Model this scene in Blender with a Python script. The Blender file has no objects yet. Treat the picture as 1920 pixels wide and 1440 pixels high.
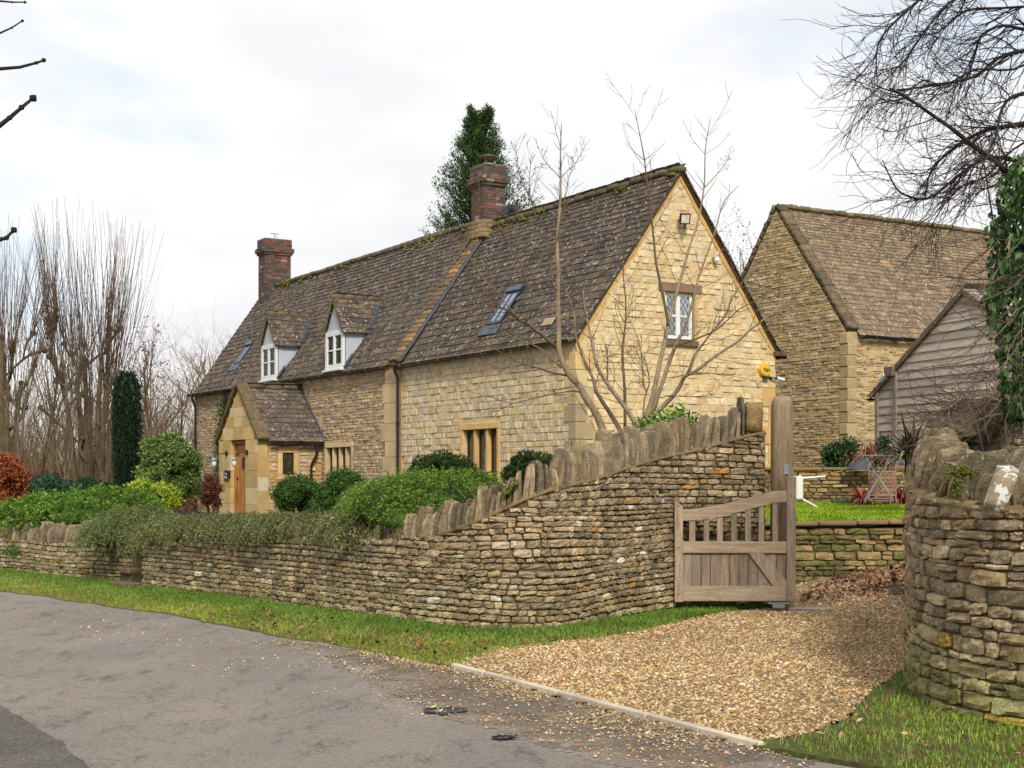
import bpy, math, random
import numpy as np
from mathutils import Vector

# ------------------------------------------------------------------ camera, world, sun
F = 2700.0; HOR = 900.0; CAMZ = 1.6           # focal length and horizon row in photo pixels
sc = bpy.context.scene
cd = bpy.data.cameras.new('camera'); cam = bpy.data.objects.new('camera', cd); sc.collection.objects.link(cam)
cam.location = (0, 0, CAMZ); cam.rotation_euler = (math.radians(90), 0, 0)
cd.sensor_width = 36; cd.lens = F/1920*36; cd.shift_y = (HOR-720)/1920; cd.clip_start = .1; cd.clip_end = 2000
sc.camera = cam
SUN_EL, SUN_AZ = math.radians(38), math.radians(172)     # azimuth from +Y clockwise: sun behind the camera
w = bpy.data.worlds.new('World'); sc.world = w; w.use_nodes = True
nt = w.node_tree; nt.nodes.clear()
def N(nt, t, **k):
    n = nt.nodes.new(t)
    for a, b in k.items():
        if a.startswith('i_'): n.inputs[a[2:].replace('_', ' ')].default_value = b
        else: setattr(n, a, b)
    return n
out = N(nt, 'ShaderNodeOutputWorld'); bg = N(nt, 'ShaderNodeBackground'); bg.inputs[1].default_value = .112
sky = N(nt, 'ShaderNodeTexSky', sky_type='NISHITA', sun_disc=False, sun_elevation=SUN_EL, sun_rotation=SUN_AZ)
tc = N(nt, 'ShaderNodeTexCoord'); mp = N(nt, 'ShaderNodeMapping'); mp.inputs['Scale'].default_value = (1, 1, 2.6)
mp.inputs['Location'].default_value = (1.37, .82, .45)
n1 = N(nt, 'ShaderNodeTexNoise', i_Scale=2.6, i_Detail=7, i_Roughness=.52)
n2 = N(nt, 'ShaderNodeTexNoise', i_Scale=3.4, i_Detail=5, i_Roughness=.5)
r1 = N(nt, 'ShaderNodeValToRGB'); r1.color_ramp.elements[0].position = .36; r1.color_ramp.elements[1].position = .47
r2 = N(nt, 'ShaderNodeValToRGB')
r2.color_ramp.elements[0].position = .38; r2.color_ramp.elements[0].color = (6.0, 6.05, 6.25, 1)
r2.color_ramp.elements[1].position = .60; r2.color_ramp.elements[1].color = (7.35, 7.3, 7.25, 1)
skm = N(nt, 'ShaderNodeMixRGB', blend_type='MIX'); skm.inputs[0].default_value = .75; skm.inputs[2].default_value = (6.1, 6.5, 7.0, 1)
mx = N(nt, 'ShaderNodeMixRGB')
L = nt.links.new
L(tc.outputs['Generated'], mp.inputs[0]); L(mp.outputs[0], n1.inputs['Vector']); L(mp.outputs[0], n2.inputs['Vector'])
L(n1.outputs[0], r1.inputs[0]); L(n2.outputs[0], r2.inputs[0]); L(sky.outputs[0], skm.inputs[1])
L(r1.outputs[0], mx.inputs[0]); L(skm.outputs[0], mx.inputs[1]); L(r2.outputs[0], mx.inputs[2])
L(mx.outputs[0], bg.inputs[0]); L(bg.outputs[0], out.inputs[0])
sd = bpy.data.lights.new('sun', 'SUN'); so = bpy.data.objects.new('sun', sd); sc.collection.objects.link(so)
sd.energy = 2.7; sd.angle = math.radians(12); sd.color = (1, .95, .87)
so.rotation_euler = Vector((math.sin(SUN_AZ)*math.cos(SUN_EL), math.cos(SUN_AZ)*math.cos(SUN_EL), math.sin(SUN_EL))).to_track_quat('Z', 'Y').to_euler()
sc.view_settings.view_transform = 'Standard'; sc.view_settings.look = 'None'; sc.view_settings.exposure = .42
sc.view_settings.gamma = 1
sc.render.engine = 'CYCLES'
sc.cycles.max_bounces = 5; sc.cycles.transparent_max_bounces = 8

# ------------------------------------------------------------------ helpers
rng = np.random.default_rng(7)
A = lambda *a: np.array(a, float)
def P(px, py, Y): return A((px-960)/F*Y, Y, CAMZ+(HOR-py)/F*Y)
def G(px, py, z=0):
    Y = (CAMZ-z)*F/(py-HOR); return A((px-960)/F*Y, Y, z)
def lin(r, g, b, k=1.0):
    return np.array([((x/255+.055)/1.055)**2.4 if x > 10 else x/255/12.92 for x in (r, g, b)])*k
def unit(v): v = np.asarray(v, float); return v/np.linalg.norm(v, axis=-1, keepdims=True)
def hit(px, py, O, n):
    d = A((px-960)/F, 1, (HOR-py)/F); c = A(0, 0, CAMZ)
    t = np.dot(np.asarray(O)-c, n)/np.dot(d, n); return c+d*t
BASE = {}
def thing(name, loc, label, cat, group=None):
    o = bpy.data.objects.new(name, None); sc.collection.objects.link(o); o.location = tuple(map(float, loc))
    o.empty_display_size = .2
    BASE[o.name] = np.array(loc, float); o['label'] = label; o['category'] = cat
    if group: o['group'] = group
    return o
def tag(o, label, cat, group=None, kind=None):
    o['label'] = label; o['category'] = cat
    if group: o['group'] = group
    if kind: o['kind'] = kind
    return o
class MB:
    def __init__(s): s.V = []; s.F = []; s.C = []; s.n = 0
    def add(s, V, Fs, C):
        V = np.asarray(V, float).reshape(-1, 3)
        C = np.broadcast_to(np.asarray(C, float), (len(V), 3)) if np.ndim(C) == 1 else np.asarray(C).reshape(-1, 3)
        s.V.append(V); s.C.append(C)
        for f in (Fs if isinstance(Fs, list) else [Fs]): s.F.append(np.asarray(f, int)+s.n)
        s.n += len(V)
    def inst(s, T, faces, C):          # T (N,k,3) copies of one template
        Nn, k, _ = T.shape
        if Nn == 0: return
        off = (np.arange(Nn)*k)[:, None, None]
        Cc = np.repeat(np.broadcast_to(np.asarray(C, float), (Nn, 3))[:, None], k, 1)
        s.add(T.reshape(-1, 3), [(np.asarray(f)[None]+off).reshape(-1, np.asarray(f).shape[1]) for f in faces], Cc.reshape(-1, 3))
    def link(s, name, mat, parent=None, smooth=False, loc=None):
        V = np.concatenate(s.V); base = np.zeros(3)
        if parent is not None: base = BASE[parent.name]
        elif loc is not None: base = np.asarray(loc, float)
        V = V-base
        me = bpy.data.meshes.new(name); me.vertices.add(len(V)); me.vertices.foreach_set('co', V.astype(np.float32).ravel())
        sizes = np.concatenate([np.full(len(f), f.shape[1]) for f in s.F]); idx = np.concatenate([f.ravel() for f in s.F])
        me.loops.add(len(idx)); me.loops.foreach_set('vertex_index', idx.astype(np.int32))
        me.polygons.add(len(sizes)); st = np.concatenate([[0], np.cumsum(sizes)[:-1]])
        me.polygons.foreach_set('loop_start', st.astype(np.int32)); me.polygons.foreach_set('loop_total', sizes.astype(np.int32))
        me.polygons.foreach_set('use_smooth', np.full(len(sizes), bool(smooth)))
        me.update(calc_edges=True)
        at = me.color_attributes.new('Col', 'FLOAT_COLOR', 'POINT')
        C = np.ones((len(V), 4), np.float32); C[:, :3] = np.concatenate(s.C); at.data.foreach_set('color', C.ravel())
        me.materials.append(mat); me.validate()
        o = bpy.data.objects.new(name, me); sc.collection.objects.link(o)
        if parent is not None: o.parent = parent; BASE[o.name] = base
        else: o.location = tuple(map(float, base)); BASE[o.name] = base
        return o
def copy_tree(o, parent=None):
    c = o.copy(); sc.collection.objects.link(c); BASE[c.name] = BASE[o.name]
    if parent is not None: c.parent = parent
    for ch in [x for x in list(sc.objects) if x.parent == o]: copy_tree(ch, c)
    return c
# -- templates
BOXF = [np.array([[0,1,3,2],[4,6,7,5],[0,4,5,1],[2,3,7,6],[0,2,6,4],[1,5,7,3]])]
SG = np.array([[x, y, z] for x in (-1, 1) for y in (-1, 1) for z in (-1, 1)], float)
def boxes(mb, O, U, V, W, C, taper=1.0):
    O, U, V, W = [np.atleast_2d(np.asarray(a, float)) for a in (O, U, V, W)]
    n = max(len(O), len(U), len(V), len(W)); O, U, V, W = [np.broadcast_to(a, (n, 3)) for a in (O, U, V, W)]
    T = O[:, None]+SG[None, :, :1]*U[:, None]+SG[None, :, 1:2]*V[:, None]+SG[None, :, 2:]*W[:, None]
    mb.inst(T, BOXF, C)
# bevelled box
_bv = []; _bi = {}
for sx in (-1, 1):
    for sy in (-1, 1):
        for sz in (-1, 1):
            for ax in range(3): _bi[(sx, sy, sz, ax)] = len(_bv); _bv.append((sx, sy, sz, ax))
def _bfaces():
    q = []; t = []
    for ax in range(3):
        o1, o2 = [a for a in range(3) if a != ax]
        for s in (-1, 1):
            r = []
            for a, b in ((-1, -1), (1, -1), (1, 1), (-1, 1)):
                v = [0, 0, 0]; v[ax] = s; v[o1] = a; v[o2] = b; r.append(_bi[(*v, ax)])
            q.append(r if (s > 0) == (ax != 1) else r[::-1])
        for a in (-1, 1):
            for b in (-1, 1):
                v0 = [0]*3; v1 = [0]*3; v0[ax] = -1; v1[ax] = 1
                for v in (v0, v1): v[o1] = a; v[o2] = b
                q.append([_bi[(*v0, o1)], _bi[(*v1, o1)], _bi[(*v1, o2)], _bi[(*v0, o2)]])
    for x in (-1, 1):
        for y in (-1, 1):
            for z in (-1, 1): t.append([_bi[(x, y, z, 0)], _bi[(x, y, z, 1)], _bi[(x, y, z, 2)]])
    return [np.array(q), np.array(t)]
BBF = _bfaces(); BS = np.array([b[:3] for b in _bv], float); BA = np.array([b[3] for b in _bv])
def bbox(mb, o, u, v, w_, col, b=.006):
    H = [np.linalg.norm(a) for a in (u, v, w_)]; D = [unit(a) for a in (u, v, w_)]
    b = min(b, min(H)*.6); T = np.tile(np.asarray(o, float), (24, 1))
    for ax in range(3): T = T+(BS[:, ax]*(H[ax]-np.where(BA == ax, 0, b)))[:, None]*D[ax][None]
    mb.add(T, BBF, col)
Z = A(0, 0, 1)
def bar(mb, p, q, wd, th, col, side=None, b=.006):   # beam from p to q
    p = np.asarray(p, float); q = np.asarray(q, float); d = q-p; l = np.linalg.norm(d); d = d/l
    sd_ = np.cross(d, Z) if side is None else np.asarray(side, float)
    sd_ = unit(sd_ if np.linalg.norm(sd_) > 1e-3 else A(1, 0, 0)); up = np.cross(sd_, d)
    bbox(mb, (p+q)/2, d*l/2, sd_*wd/2, unit(up)*th/2, col, b)
# stone cap template
def captpl(a, b):
    a = np.array(a); b = np.array(b); na, nb = len(a), len(b)
    g = np.array([[x, y] for x in a for y in b]); f = []
    for i in range(na-1):
        for j in range(nb-1): f.append([i*nb+j, (i+1)*nb+j, (i+1)*nb+j+1, i*nb+j+1])
    ring = np.maximum(np.abs(g[:, 0]) >= .999, np.abs(g[:, 1]) >= .999)
    inner = ~ring & ((np.abs(g[:, 0]) >= a[-2]-.001) | (np.abs(g[:, 1]) >= b[-2]-.001))
    return g, [np.array(f)], ring, inner
CAPN = captpl([-1, -.94, -.5, 0, .5, .94, 1], [-1, -.88, -.3, .3, .88, 1])
CAPF = captpl([-1, -.90, .1, .90, 1], [-1, -.84, .84, 1])
def caps(mb, O, U, V, Nn, dep, C, tpl=CAPN, rnd=1.0, rough=.004, edge=.010, flip=False, rg=rng):
    """O centres, U/V half vectors, Nn outward normals: irregular stone faces"""
    g, fc, ring, inner = tpl; n = len(O)
    if n == 0: return
    a = g[None, :, 0]*np.ones((n, 1)); b = g[None, :, 1]*np.ones((n, 1))
    k1 = rg.uniform(.02, .14, (n, 1))*rnd; k2 = rg.uniform(.05, .30, (n, 1))*rnd
    a2 = a*(1-k1*np.abs(b)**3)+rg.normal(0, .018*rnd, a.shape); b2 = b*(1-k2*np.abs(a)**6)+rg.normal(0, .035*rnd, a.shape)
    b2 += a*rg.normal(0, .07*rnd, (n, 1)); a2 += b*rg.normal(0, .025*rnd, (n, 1))
    d = np.where(ring[None], -dep, np.where(inner[None], -edge, 0))+rg.normal(0, rough, a.shape)*(~ring[None])
    d = d+rg.normal(0, rough*1.6, (n, 1))*(~ring[None])+(a*rg.normal(0, rough, (n, 1)))*(~ring[None])
    T = O[:, None]+a2[..., None]*U[:, None]+b2[..., None]*V[:, None]+d[..., None]*Nn[:, None]
    mb.inst(T, [f[:, ::-1] for f in fc] if flip else fc, C)
# rounded rock template (cube surface grid)
def rocktpl(m):
    vs = {}; V = []; Fc = []
    def vid(p):
        k = tuple(np.round(p, 5))
        if k not in vs: vs[k] = len(V); V.append(p)
        return vs[k]
    t = np.linspace(-1, 1, m)
    for ax in range(3):
        for s in (-1, 1):
            for i in range(m-1):
                for j in range(m-1):
                    q = []
                    for a, b in ((i, j), (i+1, j), (i+1, j+1), (i, j+1)):
                        p = [0]*3; p[ax] = s; p[(ax+1) % 3] = t[a]; p[(ax+2) % 3] = t[b]; q.append(vid(p))
                    Fc.append(q if s > 0 else q[::-1])
    return np.array(V, float), [np.array(Fc)]
RK4 = rocktpl(4); RK3 = rocktpl(3); RK2 = rocktpl(2)
def rocks(mb, O, U, V, W, C, tpl=RK4, sq=.55, rough=.06, rg=rng, taper=0):
    O, U, V, W = [np.atleast_2d(np.asarray(a, float)) for a in (O, U, V, W)]; n = len(O)
    U, V, W = [np.broadcast_to(a, (n, 3)) for a in (U, V, W)]
    T, fc = tpl; sph = unit(T); T = T*sq+sph*(1-sq)*1.1
    T = T[None]+rg.normal(0, rough, (n,)+T.shape)
    tz = 1-taper*np.clip(T[..., 2:]+.2, 0, 1.3)**2; T = np.concatenate([T[..., :2]*tz, T[..., 2:]], 2)
    X = O[:, None]+T[..., :1]*U[:, None]+T[..., 1:2]*V[:, None]+T[..., 2:]*W[:, None]
    mb.inst(X, fc, C)
OCT = np.array([[1,0,0],[-1,0,0],[0,1,0],[0,-1,0],[0,0,1],[0,0,-1]], float)
OCTF = [np.array([[0,2,4],[2,1,4],[1,3,4],[3,0,4],[2,0,5],[1,2,5],[3,1,5],[0,3,5]])]
def tubes(mb, polys, col, sides=4):
    """polys: list of (pts (n,3), radii (n,)) ; batches by length"""
    by = {}
    for p, r in polys: by.setdefault(len(p), []).append((p, r))
    th = np.arange(sides)/sides*2*math.pi
    for n, L_ in by.items():
        Pp = np.array([a for a, _ in L_], float); R = np.array([b for _, b in L_], float); K = len(L_)
        T = np.gradient(Pp, axis=1); T = T/(np.linalg.norm(T, axis=2, keepdims=True)+1e-9)
        ref = A(.31, .87, .13); ref2 = A(.9, -.3, .2)
        Bn = np.cross(T, ref); bad = np.linalg.norm(Bn.mean(1), axis=1) < .25
        Bn[bad] = np.cross(T[bad], ref2); Bn = Bn/(np.linalg.norm(Bn, axis=2, keepdims=True)+1e-9); Cn = np.cross(T, Bn)
        X = Pp[:, :, None]+R[:, :, None, None]*(np.cos(th)[None, None, :, None]*Bn[:, :, None]+np.sin(th)[None, None, :, None]*Cn[:, :, None])
        f = []
        for i in range(n-1):
            for j in range(sides): f.append([i*sides+j, i*sides+(j+1) % sides, (i+1)*sides+(j+1) % sides, (i+1)*sides+j])
        fs = [np.array(f)]
        fs.append(np.array([[(n-1)*sides+j for j in range(sides)]])); fs.append(np.array([[j for j in range(sides)][::-1]]))
        cc = col if np.ndim(col) == 1 else col[rng.integers(0, len(col), K)]
        mb.inst(X.reshape(K, n*sides, 3), fs, cc)
def cyl(mb, p, q, r, col, sides=12, r2=None):
    tubes(mb, [(np.array([p, q], float), np.array([r, r if r2 is None else r2]))], col, sides)
def rdir(n, rg=rng): return unit(rg.normal(0, 1, (n, 3)))
def leaves(mb, Pt, size, C, up=.3, asp=.5, d=None, rg=rng):
    n = len(Pt); a = rdir(n, rg) if d is None else unit(d+rg.normal(0, .35, (n, 3)))
    nn = unit(rdir(n, rg)+A(0, -.25, up)*2); b = np.cross(a, nn); b = b/(np.linalg.norm(b, axis=1, keepdims=True)+1e-6)
    c = np.cross(b, a); s = np.broadcast_to(size, (n,))[:, None]
    T = np.stack([Pt, Pt+a*s*.5+b*s*asp*.5+c*s*.08, Pt+a*s, Pt+a*s*.5-b*s*asp*.5+c*s*.08], 1)
    mb.inst(T, [np.array([[0, 1, 2, 3]])], C)
def jit(col, n, v=.15, h=.05, rg=rng):
    c = np.asarray(col)[None]*np.ones((n, 1)); return np.clip(c*(1+rg.normal(0, v, (n, 1)))*(1+rg.normal(0, h, (n, 3))), .004, 1)
def pick(pal, n, v=.12, h=.03, wts=None, rg=rng):
    pal = np.array(pal); i = rg.choice(len(pal), n, p=None if wts is None else np.array(wts)/sum(wts)); return np.clip(pal[i]*(1+rg.normal(0, v, (n, 1)))*(1+rg.normal(0, h, (n, 3))), .004, 1)
def inpoly(x, y, poly):
    poly = np.array(poly)[:, :2]; r = np.zeros(np.shape(x), bool); j = len(poly)-1
    for i in range(len(poly)):
        xi, yi = poly[i]; xj, yj = poly[j]
        c = ((yi > y) != (yj > y)) & (x < (xj-xi)*(y-yi)/(yj-yi+1e-12)+xi); r ^= c; j = i
    return r
def scatter(poly, n, rg=rng):
    poly = np.array(poly)[:, :2]; lo, hi = poly.min(0), poly.max(0); out_ = []; tot = 0
    while tot < n:
        q = rg.uniform(lo, hi, (n, 2)); q = q[inpoly(q[:, 0], q[:, 1], poly)]; out_.append(q); tot += len(q)
    return np.concatenate(out_)[:n]
_gn = {}
def vnoise(x, y, sc_=1.0, seed=0):     # smooth value noise
    if seed not in _gn: _gn[seed] = np.random.default_rng(seed+99).random((64, 64))
    g = _gn[seed]; x = np.asarray(x)*sc_; y = np.asarray(y)*sc_; i = np.floor(x).astype(int); j = np.floor(y).astype(int)
    fx = x-i; fy = y-j; fx = fx*fx*(3-2*fx); fy = fy*fy*(3-2*fy)
    q = lambda a, b: g[a % 64, b % 64]
    return (q(i, j)*(1-fx)+q(i+1, j)*fx)*(1-fy)+(q(i, j+1)*(1-fx)+q(i+1, j+1)*fx)*fy
def catmull(pts, per=12):
    p = np.array(pts, float); p = np.vstack([2*p[0]-p[1], p, 2*p[-1]-p[-2]]); o = []
    for i in range(1, len(p)-2):
        t = np.linspace(0, 1, per, endpoint=False)[:, None]
        o.append(.5*((2*p[i])+(-p[i-1]+p[i+1])*t+(2*p[i-1]-5*p[i]+4*p[i+1]-p[i+2])*t*t+(-p[i-1]+3*p[i]-3*p[i+1]+p[i+2])*t**3))
    o.append(p[-2][None]); return np.vstack(o)

# ------------------------------------------------------------------ materials
def M(name, col=None, rough=.9, ns=6., na=.25, bs=40., bd=.01, bst=.5, spots=(), met=0., spec=.3, stretch=None, fine=None):
    m = bpy.data.materials.new(name); m.use_nodes = True; t = m.node_tree; Lk = t.links.new
    b = t.nodes['Principled BSDF']; b.inputs['Roughness'].default_value = rough; b.inputs['Metallic'].default_value = met
    b.inputs['Specular IOR Level'].default_value = spec
    tc_ = N(t, 'ShaderNodeTexCoord'); vec = tc_.outputs['Object']
    if stretch:
        mp_ = N(t, 'ShaderNodeMapping'); mp_.inputs['Scale'].default_value = stretch; Lk(vec, mp_.inputs[0]); vec = mp_.outputs[0]
    if col is None:
        at = N(t, 'ShaderNodeAttribute', attribute_name='Col'); cs = at.outputs['Color']
    else:
        rg_ = N(t, 'ShaderNodeRGB'); rg_.outputs[0].default_value = (*col, 1); cs = rg_.outputs[0]
    def noise(s, det=4., ro=.6):
        n = N(t, 'ShaderNodeTexNoise', i_Scale=s, i_Detail=det, i_Roughness=ro); Lk(vec, n.inputs['Vector']); return n.outputs[0]
    def remap(sck, a, b_, c, d):
        r = N(t, 'ShaderNodeMapRange'); r.inputs[1].default_value = a; r.inputs[2].default_value = b_; r.inputs[3].default_value = c; r.inputs[4].default_value = d
        Lk(sck, r.inputs[0]); return r.outputs[0]
    if na:
        mu = N(t, 'ShaderNodeMixRGB', blend_type='MULTIPLY'); mu.inputs[0].default_value = 1
        Lk(cs, mu.inputs[1]); Lk(remap(noise(ns), .3, .7, 1-na, 1+na), mu.inputs[2]); cs = mu.outputs[0]
    if fine:
        mu = N(t, 'ShaderNodeMixRGB', blend_type='MULTIPLY'); mu.inputs[0].default_value = 1
        Lk(cs, mu.inputs[1]); Lk(remap(noise(fine[0], 2.), .3, .7, 1-fine[1], 1+fine[1]), mu.inputs[2]); cs = mu.outputs[0]
    for (s, th, cc, am) in spots:
        mi = N(t, 'ShaderNodeMixRGB'); Lk(remap(noise(s, 3., .6), th, th+.05, 0, am), mi.inputs[0]); Lk(cs, mi.inputs[1]); mi.inputs[2].default_value = (*cc, 1); cs = mi.outputs[0]
    Lk(cs, b.inputs['Base Color'])
    if bst:
        bu = N(t, 'ShaderNodeBump'); bu.inputs['Strength'].default_value = bst; bu.inputs['Distance'].default_value = bd
        Lk(noise(bs, 5.), bu.inputs['Height']); Lk(bu.outputs[0], b.inputs['Normal'])
    return m
def glassmat():
    m = bpy.data.materials.new('window_glass'); m.use_nodes = True; t = m.node_tree; t.nodes.clear()
    o = N(t, 'ShaderNodeOutputMaterial'); a = N(t, 'ShaderNodeBsdfTransparent'); g = N(t, 'ShaderNodeBsdfGlossy'); g.inputs['Roughness'].default_value = .04
    a.inputs[0].default_value = (.85, .88, .88, 1)
    fr = N(t, 'ShaderNodeFresnel'); fr.inputs[0].default_value = 1.6; mi = N(t, 'ShaderNodeMixShader')
    bu = N(t, 'ShaderNodeBump'); bu.inputs['Strength'].default_value = .25; bu.inputs['Distance'].default_value = .02
    nz = N(t, 'ShaderNodeTexNoise', i_Scale=3.); tc_ = N(t, 'ShaderNodeTexCoord'); t.links.new(tc_.outputs['Object'], nz.inputs['Vector'])
    t.links.new(nz.outputs[0], bu.inputs['Height']); t.links.new(bu.outputs[0], g.inputs['Normal'])
    mm = N(t, 'ShaderNodeMath', operation='ADD'); mm.inputs[1].default_value = .10; t.links.new(fr.outputs[0], mm.inputs[0])
    t.links.new(mm.outputs[0], mi.inputs[0]); t.links.new(a.outputs[0], mi.inputs[1]); t.links.new(g.outputs[0], mi.inputs[2]); t.links.new(mi.outputs[0], o.inputs[0])
    return m
W_LICH = tuple(lin(205, 205, 195)); O_LICH = tuple(lin(205, 130, 30)); MOSS = tuple(lin(110, 120, 30))
m_dry = M('dry_stone', ns=5, na=.35, bs=45, bd=.012, bst=.9, fine=(60, .35), spots=((28, .655, tuple(lin(185, 178, 158)), .75), (5.5, .735, tuple(lin(225, 222, 212)), .9), (9, .71, tuple(lin(185, 120, 40)), .8), (3.0, .66, tuple(lin(105, 105, 50)), .4)))
m_cop = M('coping_stone', ns=7, na=.35, bs=38, bd=.014, bst=.9, fine=(55, .35), spots=((22, .65, tuple(lin(180, 172, 150)), .7), (4., .69, tuple(lin(100, 105, 35)), .6)))
m_core = M('wall_core', ns=6, na=.3, bs=40, bd=.01)
m_house = M('house_stone', ns=7, na=.16, bs=34, bd=.010, bst=.7, fine=(38, .16), spots=((30, .70, tuple(lin(120, 110, 95)), .5),))
m_mort = M('lime_mortar', ns=2.5, na=.16, bs=50, bd=.006, fine=(30, .1))
m_ash = M('ashlar_stone', ns=1.8, na=.16, bs=30, bd=.003, bst=.4, fine=(14, .08), spots=((3.5, .68, tuple(lin(120, 105, 75)), .35),))
m_tile = M('stone_slate', ns=4, na=.28, bs=30, bd=.010, bst=.7, fine=(40, .25), spots=((11, .605, tuple(lin(190, 178, 160)), .7), (24, .62, tuple(lin(165, 156, 140)), .75), (1.4, .67, tuple(lin(85, 88, 42)), .35)))
m_tileb = M('barn_slate', ns=4, na=.22, bs=30, bd=.010, bst=.7, fine=(35, .2), spots=((14, .61, tuple(lin(205, 196, 176)), .75), (26, .63, tuple(lin(90, 78, 66)), .6), (5, .69, tuple(lin(150, 126, 64)), .3)))
m_ridge = M('mossy_ridge', ns=6, na=.3, bs=30, bd=.02, spots=((5., .55, tuple(lin(94, 92, 48)), .7), (14, .64, tuple(lin(190, 182, 160)), .7)))
m_brick = M('chimney_brick', ns=9, na=.22, bs=60, bd=.004, fine=(40, .2), spots=((20, .70, tuple(lin(180, 170, 155)), .5),))
m_oak = M('weathered_oak', ns=3, na=.34, bs=14, bd=.010, bst=.9, fine=(30, .28), stretch=(9, 9, .9), spots=((6, .62, tuple(lin(92, 84, 62)*.7), .5), (22, .66, tuple(lin(60, 50, 42)*.6), .6)))
m_oakh = M('weathered_oak_rail', ns=3, na=.3, bs=14, bd=.008, bst=.9, fine=(30, .26), stretch=(.9, 9, 9), spots=((6, .62, tuple(lin(92, 84, 62)*.7), .5), (22, .66, tuple(lin(60, 50, 42)*.6), .6)))
m_board = M('weatherboard', ns=2, na=.22, bs=20, bd=.006, bst=.6, fine=(18, .16), stretch=(1.2, 1.2, 12), spots=((2.5, .70, tuple(lin(96, 88, 80)), .5),))
m_door = M('door_oak', rough=.5, ns=4, na=.25, bs=18, bd=.003, stretch=(9, 9, .8))
m_white = M('white_paint', col=tuple(lin(214, 214, 208)), rough=.5, ns=3, na=.05, bst=0)
m_render = M('grey_render', col=tuple(lin(172, 177, 184)), rough=.85, ns=2.5, na=.07, bs=60, bd=.002)
m_black = M('black_plastic', col=(.012, .012, .014), rough=.3, na=0, bst=0, spec=.5)
m_lead = M('lead_flashing', col=tuple(lin(82, 88, 100)), rough=.55, ns=4, na=.25, bs=12, bd=.01, met=.3)
m_metal = M('galvanised_metal', col=tuple(lin(175, 178, 180)), rough=.38, ns=9, na=.12, bst=0, met=.8)
m_dark = M('dark_interior', col=(.02, .018, .016), rough=.8, na=0, bst=0)  # near-black boards behind the glass, colour stands in for unlit rooms
m_glass = glassmat()
m_cream = M('cream_curtain', col=tuple(lin(205, 198, 180)), rough=.8, ns=6, na=.1, bst=0)
m_leaf = M('leaf', rough=.55, ns=3, na=.22, bst=0, spec=.18)
m_dryleaf = M('dry_leaf', rough=.7, ns=3, na=.15, bst=0)
m_bark = M('bark', rough=.9, ns=9, na=.3, bs=50, bd=.01, bst=.6, fine=(25, .2), stretch=(1, 1, .5))
m_grass = M('grass_blade', rough=.55, ns=1.3, na=.22, bst=0, spec=.25)
m_soil = M('verge_soil', ns=2.2, na=.35, bs=40, bd=.02, fine=(50, .35))
m_gravel = M('gravel_stone', rough=.75, ns=.7, na=.16, bs=60, bd=.003, bst=.4)
m_flat = M('painted', rough=.6, ns=6, na=.08, bst=0)
m_plast = M('pale_plastic', col=tuple(lin(214, 210, 200)), rough=.4, ns=4, na=.06, bst=0)
# ------------------------------------------------------------------ ground, road, drive
def hd(x, y):          # height of the drive and verge
    x = np.asarray(x, float); y = np.asarray(y, float)
    a = np.clip((x-3.6), 0, 3); b = np.clip((y-15.5)/4.5, 0, 1); b = b*b*(3-2*b); return .19*a*b
def sheet(name, poly, mat, col, z=0., step=None, hfun=None, kind='structure', label=None):
    """flat polygon, or a grid clipped to the polygon when step is given"""
    mb = MB(); poly = np.array([np.asarray(p, float)[:2] for p in poly])
    if step is None:
        from mathutils.geometry import tessellate_polygon
        tr = tessellate_polygon([[Vector((a, b, 0)) for a, b in poly]])
        V = np.c_[poly, np.full(len(poly), z)]; T = np.array(tr)
        e = V[T[:, 1]]-V[T[:, 0]]; f = V[T[:, 2]]-V[T[:, 0]]; fl = (e[:, 0]*f[:, 1]-e[:, 1]*f[:, 0]) < 0; T[fl] = T[fl][:, ::-1]
        mb.add(V, T, col)
        k_ = len(V); W2_ = V.copy(); W2_[:, 2] -= .045; mb.add(np.vstack([V, W2_]), np.array([[i, (i+1) % k_, k_+(i+1) % k_, k_+i] for i in range(k_)]), col)
    else:
        lo, hi = poly.min(0)-step, poly.max(0)+step; xs = np.arange(lo[0], hi[0], step); ys = np.arange(lo[1], hi[1], step)
        X, Y = np.meshgrid(xs, ys, indexing='ij'); ny = len(ys); Zz = z+(hfun(X, Y) if hfun else 0)
        cx, cy = X[:-1, :-1]+step/2, Y[:-1, :-1]+step/2; ins = inpoly(cx, cy, poly); ii, jj = np.nonzero(ins)
        f = np.stack([ii*ny+jj, (ii+1)*ny+jj, (ii+1)*ny+jj+1, ii*ny+jj+1], 1); used = np.unique(f); mp_ = np.full(X.size, -1); mp_[used] = np.arange(len(used))
        mb.add(np.stack([X.ravel(), Y.ravel(), np.asarray(Zz+0*X).ravel()], 1)[used], mp_[f], col(X.ravel()[used], Y.ravel()[used]) if callable(col) else col)
    o = mb.link(name, mat, smooth=step is not None); o['kind'] = kind
    if label: o['label'] = label
    return o
def rough(pl, amp, st_=.12, seed=1, s=1.5):
    pl = [np.asarray(p, float)[:2] for p in pl]; o = []; r_ = np.random.default_rng(seed)
    for a, b in zip(pl[:-1], pl[1:]):
        n = max(1, int(np.linalg.norm(b-a)/st_)); t = np.arange(n)/n; q = a+(b-a)*t[:, None]; nn = np.array([-(b-a)[1], (b-a)[0]])/np.linalg.norm(b-a)
        w_ = (vnoise(q[:, 0]*s, q[:, 1]*s, 1, seed)-.5)*2*amp+r_.normal(0, amp*.22, n); o += [x+nn*y for x, y in zip(q, w_)]
    return o+[pl[-1]]
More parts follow.
